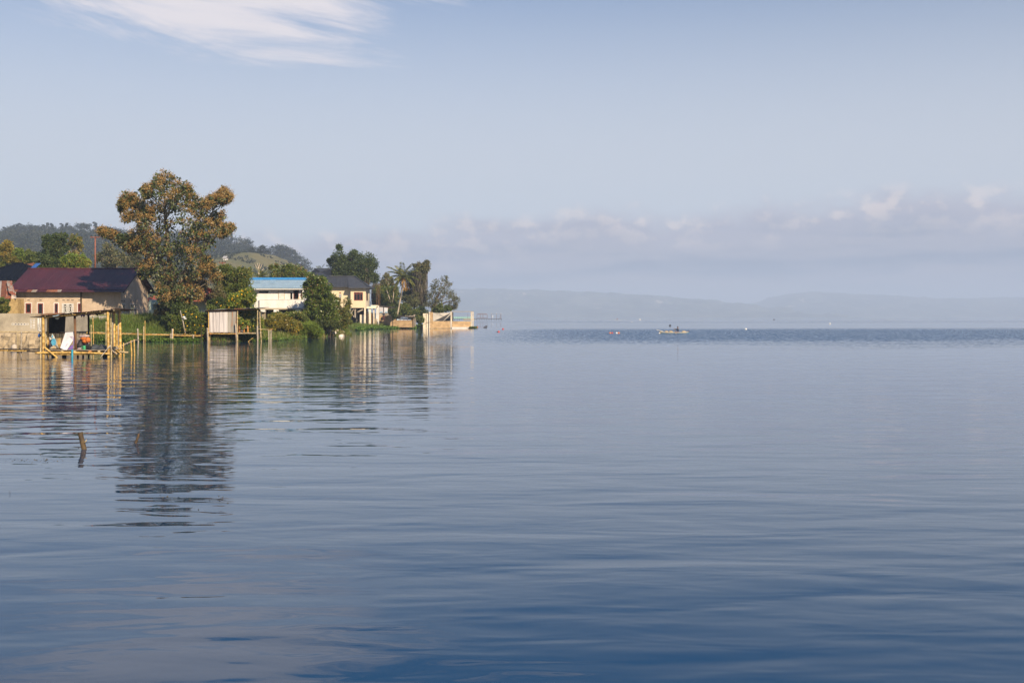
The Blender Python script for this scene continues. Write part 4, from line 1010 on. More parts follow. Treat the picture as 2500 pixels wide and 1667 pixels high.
# ---- the big brown tree
Y = 112.0
BT = [(405,440,22,.5),(392,462,24,.25),(385,448,16,.5),(440,462,22,.6),(458,470,15,.65),(425,480,22,.3),(358,460,10,.5),(362,476,11,.4),(352,466,7,.5),
 (318,488,19,.85),(302,494,12,.85),(300,508,11,.6),(330,498,16,.7),(338,515,20,.7),(313,528,13,.55),(350,540,22,.7),(372,505,22,.4),(360,522,18,.5),(405,508,26,.4),(430,500,20,.4),
 (468,500,22,.6),(488,512,22,.5),(505,500,15,.6),(520,492,13,.75),(532,483,10,.8),(545,474,13,.95),(557,484,9,.95),(548,490,10,.9),
 (455,538,28,.3),(498,545,26,.5),(530,533,17,.65),(518,560,20,.5),(548,558,13,.75),(561,556,9,.85),(540,568,11,.5),(480,565,22,.3),
 (400,555,28,.4),(362,575,26,.85),(338,578,22,.7),(305,588,18,.15),(290,584,15,.25),(262,570,10,1),(250,564,8,1),(275,572,9,.95),(310,602,17,.15),(325,595,18,.3),
 (342,608,24,.65),(375,610,28,.55),(415,600,28,.2),(452,590,28,.4),(498,585,22,.35),(438,625,28,.1),(478,628,24,.4),(503,640,15,.85),(514,655,9,.85),
 (365,648,22,.75),(352,668,16,.75),(398,652,28,.1),(430,662,26,.0),(468,668,22,.4),(498,664,15,.65),(526,678,12,.95),
 (392,690,15,.4),(410,690,24,.6),(450,695,24,.5),(400,718,22,.5),(430,720,20,.5),(470,708,18,.75),(490,698,13,.65),(458,738,10,.95),(484,722,10,.85),(445,715,18,.2),(415,740,16,.0),(402,738,12,.1)]
bl = blobs_px([(a, b_, r * .88, t_) for a, b_, r, t_ in BT], Y, 4.8, 425, 165, 2, .2)
bt = thing('big_tree', 'tall broad leaved tree with brown seed clusters by the water', 'tree', on(425, Y))
base = Vector(on(422, Y)); fork = W(420, 690, Y)
mb = MB()
mb.tube([base - Vector((0, 0, .5)), base + Vector((0, 0, .1)), base.lerp(fork, .5) + Vector((.15, 0, 0)), fork, W(410, 600, Y), W(402, 510, Y), W(402, 440, Y)], [.5, .42, .34, .28, .2, .11, .03], 10)
mb.tube([base.lerp(fork, .5) + Vector((.1, .3, 0)), W(440, 690, Y + .6), W(470, 620, Y + .4), W(500, 545, Y), W(545, 478, Y)], [.26, .22, .15, .09, .02], 8)
mb.tube([base.lerp(fork, .8), W(395, 640, Y - .8), W(360, 560, Y - 1), W(322, 492, Y - .8)], [.2, .16, .1, .03], 8)
mb.build('trunk', M['bark'], bt, True)
mb = MB(); spine = []
for path in ([W(420, 720, Y), W(420, 690, Y), W(410, 600, Y), W(402, 510, Y), W(402, 450, Y)], [W(440, 690, Y + .6), W(470, 620, Y + .4), W(500, 545, Y), W(535, 492, Y)], [W(395, 640, Y - .8), W(360, 560, Y - 1), W(328, 502, Y - .8)]):
    for p, q_ in zip(path[:-1], path[1:]): spine += [p.lerp(q_, k / 7) for k in range(7)]
for b_ in bl[::2] + bl[1::3]:
    e = Vector(b_[:3]); st = min((p for p in spine if p.z < e.z - .35 * (Vector((p.x, p.y)) - e.xy).length), key=lambda p: (p - e).length * random.uniform(.85, 1.3), default=spine[0]); L = (e - st).length
    m1 = st.lerp(e, .5) + Vector((random.uniform(-.1, .1), random.uniform(-.1, .1), -.05)) * L
    mb.tube([st, m1, e, e + (e - m1).normalized() * .5], [.075, .05, .025, .008], 5)
mb.build('limb', M['bark_pale'], bt, True)
c, d, tn = leaves_of(bl, 12, 11, .44, .95, .35, .7, .42)
n = len(c); f = rng.uniform(.6, 1.25, n)
leaf_mesh('crown', c, d, .30 * f, .20 * f, np.where(rng.random(n) < .06, .8, 0), M['teak'], bt)
# fine seed clusters stand in tight tufts on the outside of the leafy clumps
Bq = np.array(bl); cnt = np.maximum(0, np.round(12 * Bq[:, 4] + rng.uniform(-1, 1, len(Bq)))).astype(int)
ix = np.repeat(np.arange(len(Bq)), cnt); u = norm(rng.normal(size=(len(ix), 3)) + np.array([.15, -.15, .45]))
tc_ = Bq[ix, :3] + u * (Bq[ix, 3] * rng.uniform(.75, 1.2, len(ix)))[:, None]; per_ = 62
jx = np.repeat(np.arange(len(ix)), per_); m_ = len(jx)
cc = tc_[jx] + rng.normal(size=(m_, 3)) * np.array([.17, .17, .15]) * rng.uniform(.6, 1.3, len(ix))[jx][:, None]
leaf_mesh('seed_cluster', cc, rng.normal(size=(m_, 3)) + np.array([0, 0, .5]), .15 * rng.uniform(.5, 1.2, m_), .065, 1.0, M['teak'], bt, kind='stuff')
p = W(543, 457, Y); mb = MB(); mb.tube([W(540, 478, Y), W(543, 458, Y)], [.02, .006], 5); mb.build('bare_twig', M['bark'], bt)
leaf_mesh('top_leaf', np.array([W(543 + random.uniform(-2, 2), 456 + random.uniform(-3, 4), Y) for _ in range(14)]), rng.normal(size=(14, 3)), .2, .13, .2, M['teak'], bt)
# ---- trees round the houses
def auto(name, label, cat, px, Y, ells, n, r, tint, twigs, per, L, Wd, lm, bark, depth, fork_py, tr=.18, limbs=12, tv=.12, dup=1, droop=.25, spread=.34, group=None, lr=.4, fork_px=None, out=.8, shell=.45):
    bl = blobs_px(fill_px(ells, n, r, tint, tv), Y, depth, dup=dup)
    b_ = on(px, Y)
    return tree(name, label, cat, b_, W(fork_px if fork_px is not None else px, fork_py, Y), tr, bl, twigs, per, L, Wd, lm, bark, limbs, group, lr, spread, droop, out, .9, shell), bl
auto('tree', 'dark bushy tree standing between the big brown tree and the white stilt house', 'tree', 575, 128, [(565, 690, 38, 38), (590, 672, 26, 24), (545, 668, 20, 20), (560, 735, 40, 30), (600, 720, 22, 30)], 60, 13, .12, 12, 22, .22, .12, M['leaf_mid'], M['bark'], 3.2, 720, .2, dup=2)
auto('tree', 'pale twiggy branched tree in front of the dark bushy tree beside the big brown tree', 'tree', 535, 115, [(530, 715, 18, 16), (520, 740, 22, 24), (545, 740, 20, 22)], 26, 10, .45, 10, 12, .18, .1, M['leaf_grey'], M['bark_pale'], 1.6, 735, .09, 14, lr=.6)
auto('mango_tree', 'round mango tree with pinkish new leaves behind the blue roof', 'tree', 706, 158, [(690, 672, 36, 26), (725, 672, 36, 27), (672, 676, 18, 18), (748, 678, 16, 20), (705, 668, 26, 22)], 46, 12, .13, 14, 22, .24, .10, M['leaf_mango'], M['bark'], 3.2, 690, .2, dup=2, droop=.5, tv=.16)
mt, bl = auto('mango_tree', 'tall dark mango tree between the white stilt house and the cream house', 'tree', 787, 134.5, [(775, 700, 28, 34), (790, 730, 30, 40), (765, 745, 24, 40), (800, 755, 22, 36), (778, 775, 34, 26), (755, 712, 14, 26), (812, 770, 14, 22)], 74, 13, .05, 14, 24, .24, .10, M['leaf_mango'], M['bark'], 2.6, 745, .17, dup=2, droop=.5, tv=.07)
ws, bl = auto('shrub', 'tall shrub with yellowing tips in front of the cream house wall', 'shrub', 832, 137, [(826, 760, 18, 26), (840, 775, 18, 26), (822, 780, 20, 18), (848, 745, 6, 20), (822, 735, 6, 14), (836, 785, 20, 14), (815, 760, 10, 20)], 54, 8, .35, 12, 16, .19, .10, M['leaf_mid'], M['bark'], 1.3, 770, .07, 16, tv=.25)
auto('tree', 'big dark tree rising behind the cream house roof', 'tree', 862, 245, [(822, 640, 20, 36), (850, 640, 26, 30), (880, 655, 28, 28), (905, 655, 24, 20), (848, 670, 40, 20), (895, 680, 28, 22), (920, 648, 13, 9), (813, 618, 9, 16), (905, 632, 14, 10), (872, 628, 14, 8)], 74, 10.5, .05, 14, 20, .34, .18, M['leaf_dark'], M['bark_dark'], 5, 690, .35, 30, dup=2, tv=.08, spread=.52)
auto('tree', 'thin dusty tree between the big dark tree and the coconut palm', 'tree', 950, 248, [(943, 676, 13, 10), (938, 695, 13, 16), (950, 690, 10, 12)], 20, 8, .3, 10, 12, .36, .2, M['leaf_grey'], M['bark_pale'], 3, 730, .2, 14)
auto('tree', 'leafy tree with two pale trunks left of the coconut palm', 'tree', 948, 240, [(940, 712, 24, 22), (960, 725, 22, 24), (930, 735, 16, 24), (950, 745, 30, 18), (925, 712, 10, 16)], 44, 11, .1, 12, 16, .38, .2, M['leaf_mid'], M['bark_pale'], 3, 740, .25, 10)
for lb, a, e in (('left of two bare pale stems among bushes left of the coconut palm', (944, 708), (953, 738)), ('right of two bare pale stems among bushes left of the coconut palm', (961, 712), (958, 737))):
    mb = MB(); mb.tube([W(*a, 236), W((a[0] + e[0]) / 2 + 1, 724, 236), W(*e, 236)], [.05, .10, .13], 7); tag(mb.build('bare_stem', M['bark_pale'], smooth=True), lb, 'stem')
tv_, bl = auto('vine_tree', 'tall narrow tree hung with dry vines right of the coconut palm', 'tree', 1024, 246, [(1034, 654, 12, 14), (1024, 665, 12, 12), (1038, 672, 8, 18), (1027, 690, 10, 18), (1018, 648, 7, 6), (1042, 645, 6, 7)], 38, 7.5, .28, 11, 13, .34, .17, M['leaf_grey'], M['bark_dark'], 3, 690, .32, 12, dup=2)
nv = 4200
px_ = rng.normal(1024, 9, nv); top_ = rng.uniform(655, 735, nv); ok = np.abs(px_ - 1024) < 20
px_, top_ = px_[ok], top_[ok]; nv = len(px_); yv = 246 + rng.normal(0, 1.6, nv)
cv_ = np.stack([XX(px_, yv), yv, ZZ(top_, yv)], 1); dv_ = np.stack([rng.normal(0, .05, nv), rng.normal(0, .05, nv), -np.ones(nv)], 1)
leaf_mesh('hanging_vine', cv_, dv_, rng.uniform(.6, 2.0, nv), .10, 0, M['vine'], tv_, kind='stuff')
px_ = np.concatenate([rng.normal(918, 5, 1600), rng.normal(893, 5, 700)]); nv = len(px_); yv = 243 + rng.normal(0, 1.2, nv); top_ = np.concatenate([rng.uniform(690, 735, 1600), rng.uniform(650, 690, 700)])
tv2 = thing('dead_creeper', 'curtain of dry creeper hanging beside the cream house roof', 'creeper', tuple(W(912, 745, 243)))
leaf_mesh('strand', np.stack([XX(px_, yv), yv, ZZ(top_, yv)], 1), np.stack([rng.normal(0, .06, nv), rng.normal(0, .06, nv), -np.ones(nv)], 1), rng.uniform(.6, 1.8, nv), .10, 0, M['vine'], tv2, kind='stuff')
auto('tree', 'dense dark bush beside the tree hung with vines', 'bush', 1012, 250, [(1008, 690, 16, 24), (1000, 720, 18, 24)], 24, 11, .05, 12, 14, .36, .18, M['leaf_dark'], M['bark_dark'], 2.5, 740, .2, 6, dup=2)
# leaning spreading tree by the pond frame
SP = [(1070,690,11,.2),(1085,683,10,.2),(1060,698,8,.2),(1095,692,9,.25),(1052,712,12,.15),(1066,712,12,.15),(1080,705,10,.2),(1096,712,12,.2),(1108,722,10,.25),(1114,734,9,.25),(1100,730,12,.2),(1088,722,12,.15),(1072,728,12,.1),(1058,730,12,.1),(1046,725,9,.15),(1112,746,7,.3),(1102,744,8,.2),(1050,745,12,.1),(1062,748,11,.1),(1042,742,9,.1),(1106,752,5,.3)]
bl = blobs_px(SP, 243, 3.0, 1075, 52, 2)
sp_ = tree('leaning_tree', 'spreading tree leaning out over the pond frame on the point', 'tree', on(1043, 243), W(1060, 742, 243), .26, bl, 8, 11, .34, .14, M['leaf_grey'], M['bark'], 18, None, .45, .34)
auto('bush', 'small bright round bush behind the pond frame', 'bush', 1082, 240, [(1082, 752, 18, 10), (1090, 756, 12, 8), (1070, 757, 12, 8)], 24, 7, .05, 12, 14, .28, .16, M['leaf_mid'], M['bark'], 2, 760, .1, 5)
under = [('dark thicket behind the poster shack', 945, 238, [(935, 742, 16, 18), (955, 752, 22, 16), (925, 725, 10, 18)], 'leaf_dark'),
         ('pale leaved bush right of the coconut palm trunk', 1002, 238, [(995, 745, 14, 22), (1010, 735, 14, 20), (1005, 765, 16, 14)], 'leaf_grey'),
         ('green banana clump behind the low brick shed', 1000, 236, [(985, 758, 18, 16), (1008, 765, 14, 12), (970, 765, 12, 12)], 'leaf_mid'),
         ('dark bush at the foot of the vine hung tree', 1030, 240, [(1028, 765, 16, 16), (1040, 772, 10, 14), (1020, 775, 10, 10)], 'leaf_dark'),
         ('round dark bush in front of the poster shack roof', 957, 223, [(957, 763, 9, 9), (964, 768, 7, 7)], 'leaf_dark'),
         ('low bush between the brick shed and the pond frame', 1028, 232, [(1024, 782, 7, 5), (1030, 780, 6, 6)], 'leaf_mid')]
for lb, px, Y, el_, lm in under:
    auto('bush', lb, 'bush', px, Y, el_, 22 if el_[0][2] > 10 else 12, 8.5 if el_[0][2] > 10 else 3.6, .08, 12, 14, .32, .17, M[lm], M['bark_dark'], 2, el_[0][1], .08, 4, dup=2)
# ---- trees on the left behind the roofs
auto('tree', 'dark layered tree behind the pinkish house roof at left', 'tree', 125, 172, [(118, 590, 12, 12), (145, 583, 18, 9), (130, 608, 28, 14), (122, 628, 30, 16), (112, 648, 26, 14), (150, 605, 14, 14), (150, 640, 22, 18), (158, 578, 8, 5)], 70, 10, .05, 13, 16, .34, .17, M['leaf_dark'], M['bark_dark'], 3.6, 620, .25, 16, dup=2)
auto('tree', 'thin pale stemmed tree with sparse crown behind the maroon roof', 'tree', 183, 176, [(182, 583, 14, 11), (190, 595, 12, 12), (173, 600, 9, 10), (196, 605, 7, 12), (178, 620, 14, 8)], 34, 6.5, .42, 8, 9, .26, .14, M['leaf_mid'], M['bark_pale'], 1.6, 640, .14, 26, lr=.55, tv=.3)
auto('bush', 'yellow green bush behind the maroon roof ridge', 'bush', 185, 160, [(160, 640, 26, 18), (190, 640, 28, 18), (212, 645, 14, 13), (175, 632, 20, 10)], 44, 9, .3, 13, 18, .28, .15, M['leaf_bright'], M['bark'], 3, 648, .12, 6, dup=2, tv=.3)
auto('bush', 'dark bush behind the navy roof beside the yellow green one', 'bush', 122, 158, [(118, 640, 28, 16), (100, 650, 16, 10)], 26, 9, .08, 13, 18, .3, .16, M['leaf_dark'], M['bark'], 2.5, 648, .12, 6, dup=2)
auto('tree', 'hazy grey green tree right of the utility pole', 'tree', 285, 215, [(265, 605, 14, 12), (280, 625, 26, 20), (262, 640, 20, 18), (300, 640, 18, 16), (245, 632, 14, 14)], 46, 10, .22, 11, 13, .36, .18, M['leaf_grey'], M['bark_pale'], 3, 640, .2, 26, lr=.5)
auto('tree', 'pale hazy tree between the pole and the big brown tree', 'tree', 312, 240, [(318, 640, 20, 18), (335, 645, 16, 16), (330, 625, 14, 10)], 30, 10, .15, 11, 13, .4, .2, M['leaf_grey'], M['bark_pale'], 3, 650, .2, 12)
for lb, px, ells, lm, tn in (('feathery golden tree on the slope at the left edge', 16, [(18, 600, 8, 10), (24, 612, 12, 12), (4, 610, 9, 14)], 'leaf_yel', .4), ('green bush on the grassy slope left of the dark layered tree', 75, [(72, 625, 14, 12), (84, 635, 14, 12)], 'leaf_mid', .1), ('broad green clump on the slope behind the rust red roof', 45, [(44, 620, 14, 12), (58, 628, 10, 10)], 'leaf_bright', .15), ('low yellowish scrub above the rust red roof', 30, [(30, 632, 24, 7), (60, 638, 26, 5)], 'leaf_yel', .2), ('dark scrub at the left edge beside the rust red roof', 3, [(2, 650, 8, 20), (-6, 640, 10, 22)], 'leaf_mid', .2)):
    auto('bush', lb, 'bush', px, 196, ells, 22, 7.5, tn, 12, 14, .36, .18, M[lm], M['bark'], 2.5, ells[0][1] + 8, .1, 8, dup=2)
# slope grass
n = 16000; gx_ = rng.uniform(-128, -72, n); gy_ = rng.uniform(172, 212, n); gz_ = land_z(gx_, gy_)
leaf_mesh('slope_grass', np.stack([gx_, gy_, gz_ - .05], 1), np.stack([rng.normal(0, .35, n), rng.normal(0, .35, n), np.ones(n)], 1), rng.uniform(.5, 1.3, n), .16, rng.random(n) ** 3, M['grass'], kind='stuff')
# ---- palms
def palm(name, label, px, Y, top_px, top_py, Lf, nf, tr, dead=.3, bend=0.0, base_py=None):
    b_ = on(px, Y) if base_py is None else tuple(W(px, base_py, Y)); root = thing(name, label, 'palm', b_)
    tp = W(top_px, top_py, Y); bv = Vector(b_); mb = MB()
    pts = [bv - Vector((0, 0, .5))] + [bv.lerp(tp, t_) + Vector((bend * math.sin(math.pi * t_) * 1.0, 0, 0)) for t_ in (0.02, .2, .4, .6, .8, 1)]
    mb.tube(pts, [tr * 1.35, tr * 1.3, tr, tr * .9, tr * .82, tr * .78, tr * .8], 8); mb.build('trunk', M['bark_pale'], root, True)
    for i in range(nf):
        a = i * 2.399 + random.uniform(-.2, .2); e = 1.42 - 2.0 * (i / (nf - 1)) + random.uniform(-.12, .12); isd = i / nf > 1 - dead
        Lr = Lf * random.uniform(.85, 1.1) * (.9 if isd else 1); pts = []; dr = (.26 + .22 * i / nf) if not isd else .35
        dirx = Vector((math.cos(a), math.sin(a), 0)); p = tp.copy(); ang = e; st = Lr / 9
        for k in range(10):
            pts.append(p.copy()); p = p + (dirx * math.cos(ang) + Vector((0, 0, math.sin(ang)))) * st; ang -= dr / 3.2 * (1 if ang > -1.35 else 0)
        mb = MB(); mb.tube(pts, [.045 * (1 - k / 11) for k in range(10)], 4)
        fr = mb.build('frond', M['bark_pale'] if isd else M['leaf_mid'], root)
        cs, ds, ls = [], [], []
        for k in range(1, 10):
            for sub in (0, .33, .66):
                if k == 9 and sub: continue
                q_ = pts[k].lerp(pts[min(9, k + 1)], sub); tg = (pts[min(9, k + 1)] - pts[max(0, k - 1)]).normalized(); sd = tg.cross(Vector((0, 0, 1))).normalized()
                for sg in (-1, 1):
                    cs.append(q_); ds.append(tg * .65 + sd * sg * .8 + Vector((0, 0, -.35 - .3 * random.random()))); ls.append(Lf * .26 * (1 - .55 * abs(k / 9 - .45)))
        leaf_mesh('leaflet', np.array(cs), np.array(ds), np.array(ls), Lf * .036, np.full(len(cs), 1.0 if isd else random.uniform(0, .12)), M['palm'], fr, fold=.05, kind='stuff')
    if name == 'coconut_palm':
        for k in range(7):
            a = k * .9; mb = MB(); mb.lump(tp + Vector((math.cos(a) * .28, math.sin(a) * .28, -.3 - .1 * (k % 2))), .14, .14, .17, 8, .03); mb.build('coconut', M['orange_wood'], root, True)
    return root
palm('coconut_palm', 'tall coconut palm leaning right above the poster shack', 961, 226, 984, 677, 3.5, 26, .17, .16, .25)
palm('palm', 'small palm top poking up behind the charcoal roofs', 784, 255, 782, 664, 1.9, 15, .14, .1)
palm('palm', 'palm tuft left of the mango tree behind the blue roof', 640, 165, 638, 676, 1.5, 15, .12, .2)
dt = thing('dead_tree', 'bare white dead tree on the slope above the blue roof', 'tree', tuple(W(632, 680, 240)))
mb = MB(); A_ = W(633, 690, 240)
mb.tube([W(633, 700, 240), W(632, 665, 240), W(631, 650, 240)], [.25, .2, .12], 6)
for a, m_, e in (((632, 662), (626, 652), (622, 645)), ((632, 660), (637, 652), (640, 644)), ((631, 652), (629, 646), (627, 641)), ((631, 654), (634, 648), (634, 642)), ((632, 668), (640, 660), (644, 655))):
    mb.tube([W(*a, 240), W(*m_, 240), W(*e, 240)], [.13, .09, .03], 5)
mb.build('trunk', M['bark_pale'], dt, True)
# ---- shrubs along the water
def shrub(label, Y, ells, n, r, tn, lm, depth, L=.17, Wd=.09, tw=12, per=20, fl=0, cream=0, name='shrub', cat='shrub', dup=2, droop=.2, tv=.12, fs=.13):
    bl = blobs_px(fill_px(ells, n, r, tn, tv), Y, depth, dup=dup)
    px = sum(e[0] for e in ells) / len(ells)
    root = thing(name, label, cat, on(px, Y + depth * .5))
    mb = MB(); b_ = Vector(on(px, Y + depth * .3))
    for q_ in random.sample(bl, min(10, len(bl))): e = Vector(q_[:3]); mb.tube([b_ + Vector(((e.x - b_.x) * .5, 0, -.3)), (b_ + e) / 2 + Vector(((e.x - b_.x) * .25, 0, 0)), e], [.05, .035, .012], 5)
    mb.build('stem', M['bark'], root)
    c, d, tn_ = leaves_of(bl, tw, per, .36, .9, droop); f = rng.uniform(.7, 1.3, len(c))
    leaf_mesh('foliage', c, d, L * f, Wd * f, tn_, M[lm], root)
    if fl: blossoms(root, bl, fl, fs, M['blossom'])
    if cream: blossoms(root, bl, cream, .12, M['cream_blossom'], 'seed_head', (.5, -.4, .8))
    return root
shrub('tall bank of yellow flowered bushes beside the white stilt house', 107.5, [(590, 735, 34, 24), (575, 760, 40, 30), (600, 770, 34, 30), (570, 795, 40, 26), (615, 795, 26, 26), (630, 790, 22, 22), (596, 718, 16, 12), (545, 770, 20, 26)], 100, 10, .22, 'leaf_bright', 2.6, fl=330, cream=160, tv=.18)
shrub('dark flowering thicket under the big brown tree', 106.5, [(450, 790, 34, 32), (485, 780, 30, 32), (495, 808, 26, 22), (430, 808, 22, 22), (510, 770, 22, 26), (470, 815, 30, 16)], 80, 10, .06, 'leaf_mid', 1.8, fl=120, tv=.06)
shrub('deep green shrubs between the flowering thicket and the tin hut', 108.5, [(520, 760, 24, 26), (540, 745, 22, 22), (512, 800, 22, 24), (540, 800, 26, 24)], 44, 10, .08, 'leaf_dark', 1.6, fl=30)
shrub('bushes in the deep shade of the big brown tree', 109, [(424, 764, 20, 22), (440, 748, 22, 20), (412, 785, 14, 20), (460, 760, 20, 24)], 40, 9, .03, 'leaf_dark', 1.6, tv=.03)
shrub('small autumn tinted bush against the green house', 114, [(388, 770, 12, 14), (380, 780, 12, 10)], 22, 6, .35, 'leaf_grey', .9, tv=.3)
shrub('upright golden bush beside the autumn tinted one', 113.5, [(403, 765, 7, 13), (401, 755, 4, 6)], 16, 5, .85, 'leaf_yel', .6, tv=.15, droop=-.1)
shrub('scrubby slope of yellow green plants below the white stilt house', 119, [(680, 785, 30, 18), (655, 800, 26, 20), (700, 795, 26, 18), (670, 812, 34, 14), (715, 800, 20, 18), (640, 812, 20, 14)], 84, 8, .2, 'leaf_yel', 2.8, .15, .08, fl=26, cream=120, tv=.25)
shrub('mid green plants under the stilts of the white house', 128, [(690, 775, 30, 12), (730, 775, 20, 12), (715, 770, 18, 10)], 40, 7.5, .15, 'leaf_mid', 2.0, cream=70)
shrub('soft feathery round bush at the water below the mango tree', 122.5, [(755, 808, 30, 17), (740, 802, 18, 14), (772, 810, 18, 12), (758, 796, 16, 10)], 52, 8, .08, 'leaf_bright', 1.8, .16, .045, 12, 26, droop=-.15, tv=.06)
shrub('dense weeds under the dark mango tree', 133, [(775, 790, 22, 8), (800, 790, 22, 8), (815, 792, 18, 7)], 34, 5.5, .25, 'leaf_dark', 1.6, cream=20)
shrub('leafy weeds at the rocky edge', 140.5, [(838, 806, 8, 6), (846, 812, 6, 6), (842, 812, 5, 5)], 16, 4, .05, 'leaf_bright', .8, .14, .08, 10, 14)
shrub('bush in front of the yellow brick shed at the left edge', 109, [(6, 745, 14, 16), (0, 752, 16, 14), (14, 755, 8, 10)], 26, 7, .2, 'leaf_mid', 1, tv=.2)
shrub('thorny dark plant against the gable wall', 114.2, [(335, 775, 12, 8), (345, 778, 14, 5), (325, 780, 12, 5)], 22, 5, .2, 'leaf_grey', .6, .14, .05, 8, 10)
# ---- grasses
def grass(name, n, fx, label=None, L=(.3, .8), wd=.045, m='grass', tint=.15, lean=.3, tuft=0):
    x, y = fx(n); z = land_z(x, y); ok = z > -.12; x, y, z = x[ok], y[ok], z[ok]; n = len(x)
    if n == 0: return
    cl = np.array([mn.noise(Vector((a * .5, b_ * .5, 2.0))) for a, b_ in zip(x, y)])
    ll = rng.uniform(L[0], L[1], n) * (1 + .5 * cl)
    o = leaf_mesh(name, np.stack([x, y, z - .03], 1), np.stack([rng.normal(0, lean, n), rng.normal(0, lean, n), np.ones(n)], 1), ll, wd, np.clip(rng.random(n) ** 2 * tint * 3 + cl * .2, 0, 1), M[m], kind='stuff', fold=.06)
    return o
def strip(x0, x1, y0, y1): return lambda n: (rng.uniform(x0, x1, n), rng.uniform(y0, y1, n))
grass('bank_grass', 26000, strip(-41.5, -29.0, 105.0, 115), L=(.35, .95), wd=.06, tint=.08)
grass('bank_grass', 9000, strip(-29, -20.5, 104.5, 125), L=(.3, .8), wd=.06, tint=.2)
grass('bank_grass', 7000, strip(-26, -19.5, 123, 150), L=(.3, .8), wd=.07, tint=.35)
grass('yard_grass', 7000, strip(-60, -30, 108, 120), L=(.2, .5), wd=.06, tint=.2)
# water weed fringe: broad leaves lying on and over the water
def weed(n, pts, Lw, tint, name='water_weed'):
    P = np.array(pts, float); i = rng.integers(0, len(P) - 1, n); t_ = rng.random(n)
    c = P[i] * (1 - t_[:, None]) + P[i + 1] * t_[:, None]; w_ = c[:, 2]
    c = np.stack([c[:, 0] + rng.normal(0, .2, n), c[:, 1] + (rng.random(n) - .5) * 2 * w_, np.zeros(n)], 1)
    c[:, 2] = np.maximum(land_z(c[:, 0], c[:, 1]), 0) + rng.random(n) * .3 * Lw / .2
    leaf_mesh(name, c, np.stack([rng.normal(0, .6, n), rng.normal(-.2, .6, n), rng.uniform(.2, 1, n)], 1), Lw * rng.uniform(.6, 1.2, n), Lw * .62, np.clip(rng.random(n) ** 2 * tint * 2, 0, 1), M['hyacinth'], kind='stuff')
weed(9000, [(-41.5, 105.6, .7), (-38.7, 105.6, .9), (-35.3, 105.2, .9), (-31, 104.4, .8), (-28.8, 104.2, .5)], .17, .25)
weed(14000, [(-26.2, 196, 1.5), (-27.6, 205, 4), (-26.6, 214, 5), (-24.2, 224, 5), (-20.6, 233, 5), (-18, 238, 3)], .30, .12)
weed(3000, [(-23.6, 104.5, .4), (-22.7, 110, .5), (-22.1, 118, .5), (-22.3, 124, .5)], .15, .5)
weed(900, [(-8.4, 230.4, .3), (-7.5, 230.2, .5), (-7.4, 231.4, .5)], .22, 1.2)
grass('bank_grass', 26000, strip(-30, -17.5, 196, 236), L=(.4, 1.1), wd=.10, tint=.08)
grass('reed_bed', 7500, lambda n: (rng.normal(-24.2, 1.2, n), rng.uniform(150, 186, n)), L=(1.0, 2.6), wd=.10, m='reed', tint=.3, lean=.22)
grass('bank_grass', 7000, strip(-27, -20.5, 140, 200), L=(.3, .9), wd=.09, tint=.25)
# ---- hillside trees
def proto(kind):
    root = bpy.data.objects.new('hill_tree', None); root.empty_display_size = .3; C.objects.link(root)
    if kind == 'round': B = [(random.gauss(0, 2.0), random.gauss(0, 2.0), 5.5 + random.gauss(0, 1.6), 1.7, 0) for _ in range(14)]; h = 5
    elif kind == 'cone': B = [(random.gauss(0, .5) * (1.4 - k / 12), random.gauss(0, .5) * (1.4 - k / 12), 1.5 + k * .8, 1.75 * (1 - k / 14), 0) for k in range(12)]; h = 9
    elif kind == 'umbrella': B = [(random.uniform(-3.4, 3.4), random.uniform(-3, 3), 7.6 + random.uniform(-.5, .9) - abs(random.gauss(0, .3)), 1.15, 0) for _ in range(16)]; h = 7.5
    else: B = [(random.gauss(0, 1.2), random.gauss(0, 1.2), 3 + 6 * random.random(), 1.2, 0) for _ in range(16)]; h = 7
    mb = MB(); mb.tube([(0, 0, -1), (0, 0, h * .5), (.1, 0, h)], [.3, .22, .08], 5)
    for b_ in B[:7]: mb.tube([(0, 0, h * .5), b_[:3]], [.12, .04], 4)
    mb.build('trunk', M['bark_dark'], root)
    c, d, tn = leaves_of(B, 7, 9, .4)
    leaf_mesh('crown', c, d, .62, .42, rng.random(len(c)) * .25, M['forest'], root)
    return root
protos = {k: proto(k) for k in ('round', 'cone', 'umbrella', 'tall')}
used = set()
LABEL = {'round': 'hazy round crowned tree on the skyline of the forested hill', 'cone': 'hazy pointed conifer on the skyline of the forested hill', 'umbrella': 'hazy umbrella shaped tree on the skyline of the forested hill', 'tall': 'hazy tall ragged tree on the skyline of the forested hill'}
def hill_tree(kind, x, y, z, h, label=None, group='skyline trees on the forested hill', wide=1.0):
    p = protos[kind]; o = p if kind not in used else copy_tree(p); used.add(kind)
    s = h / 10.0; o.location = (x, y, z); o.scale = (s * wide, s * wide, s); o.rotation_euler.z = random.uniform(0, 6.28)
    tag(o, label or LABEL[kind], 'tree', group); return o
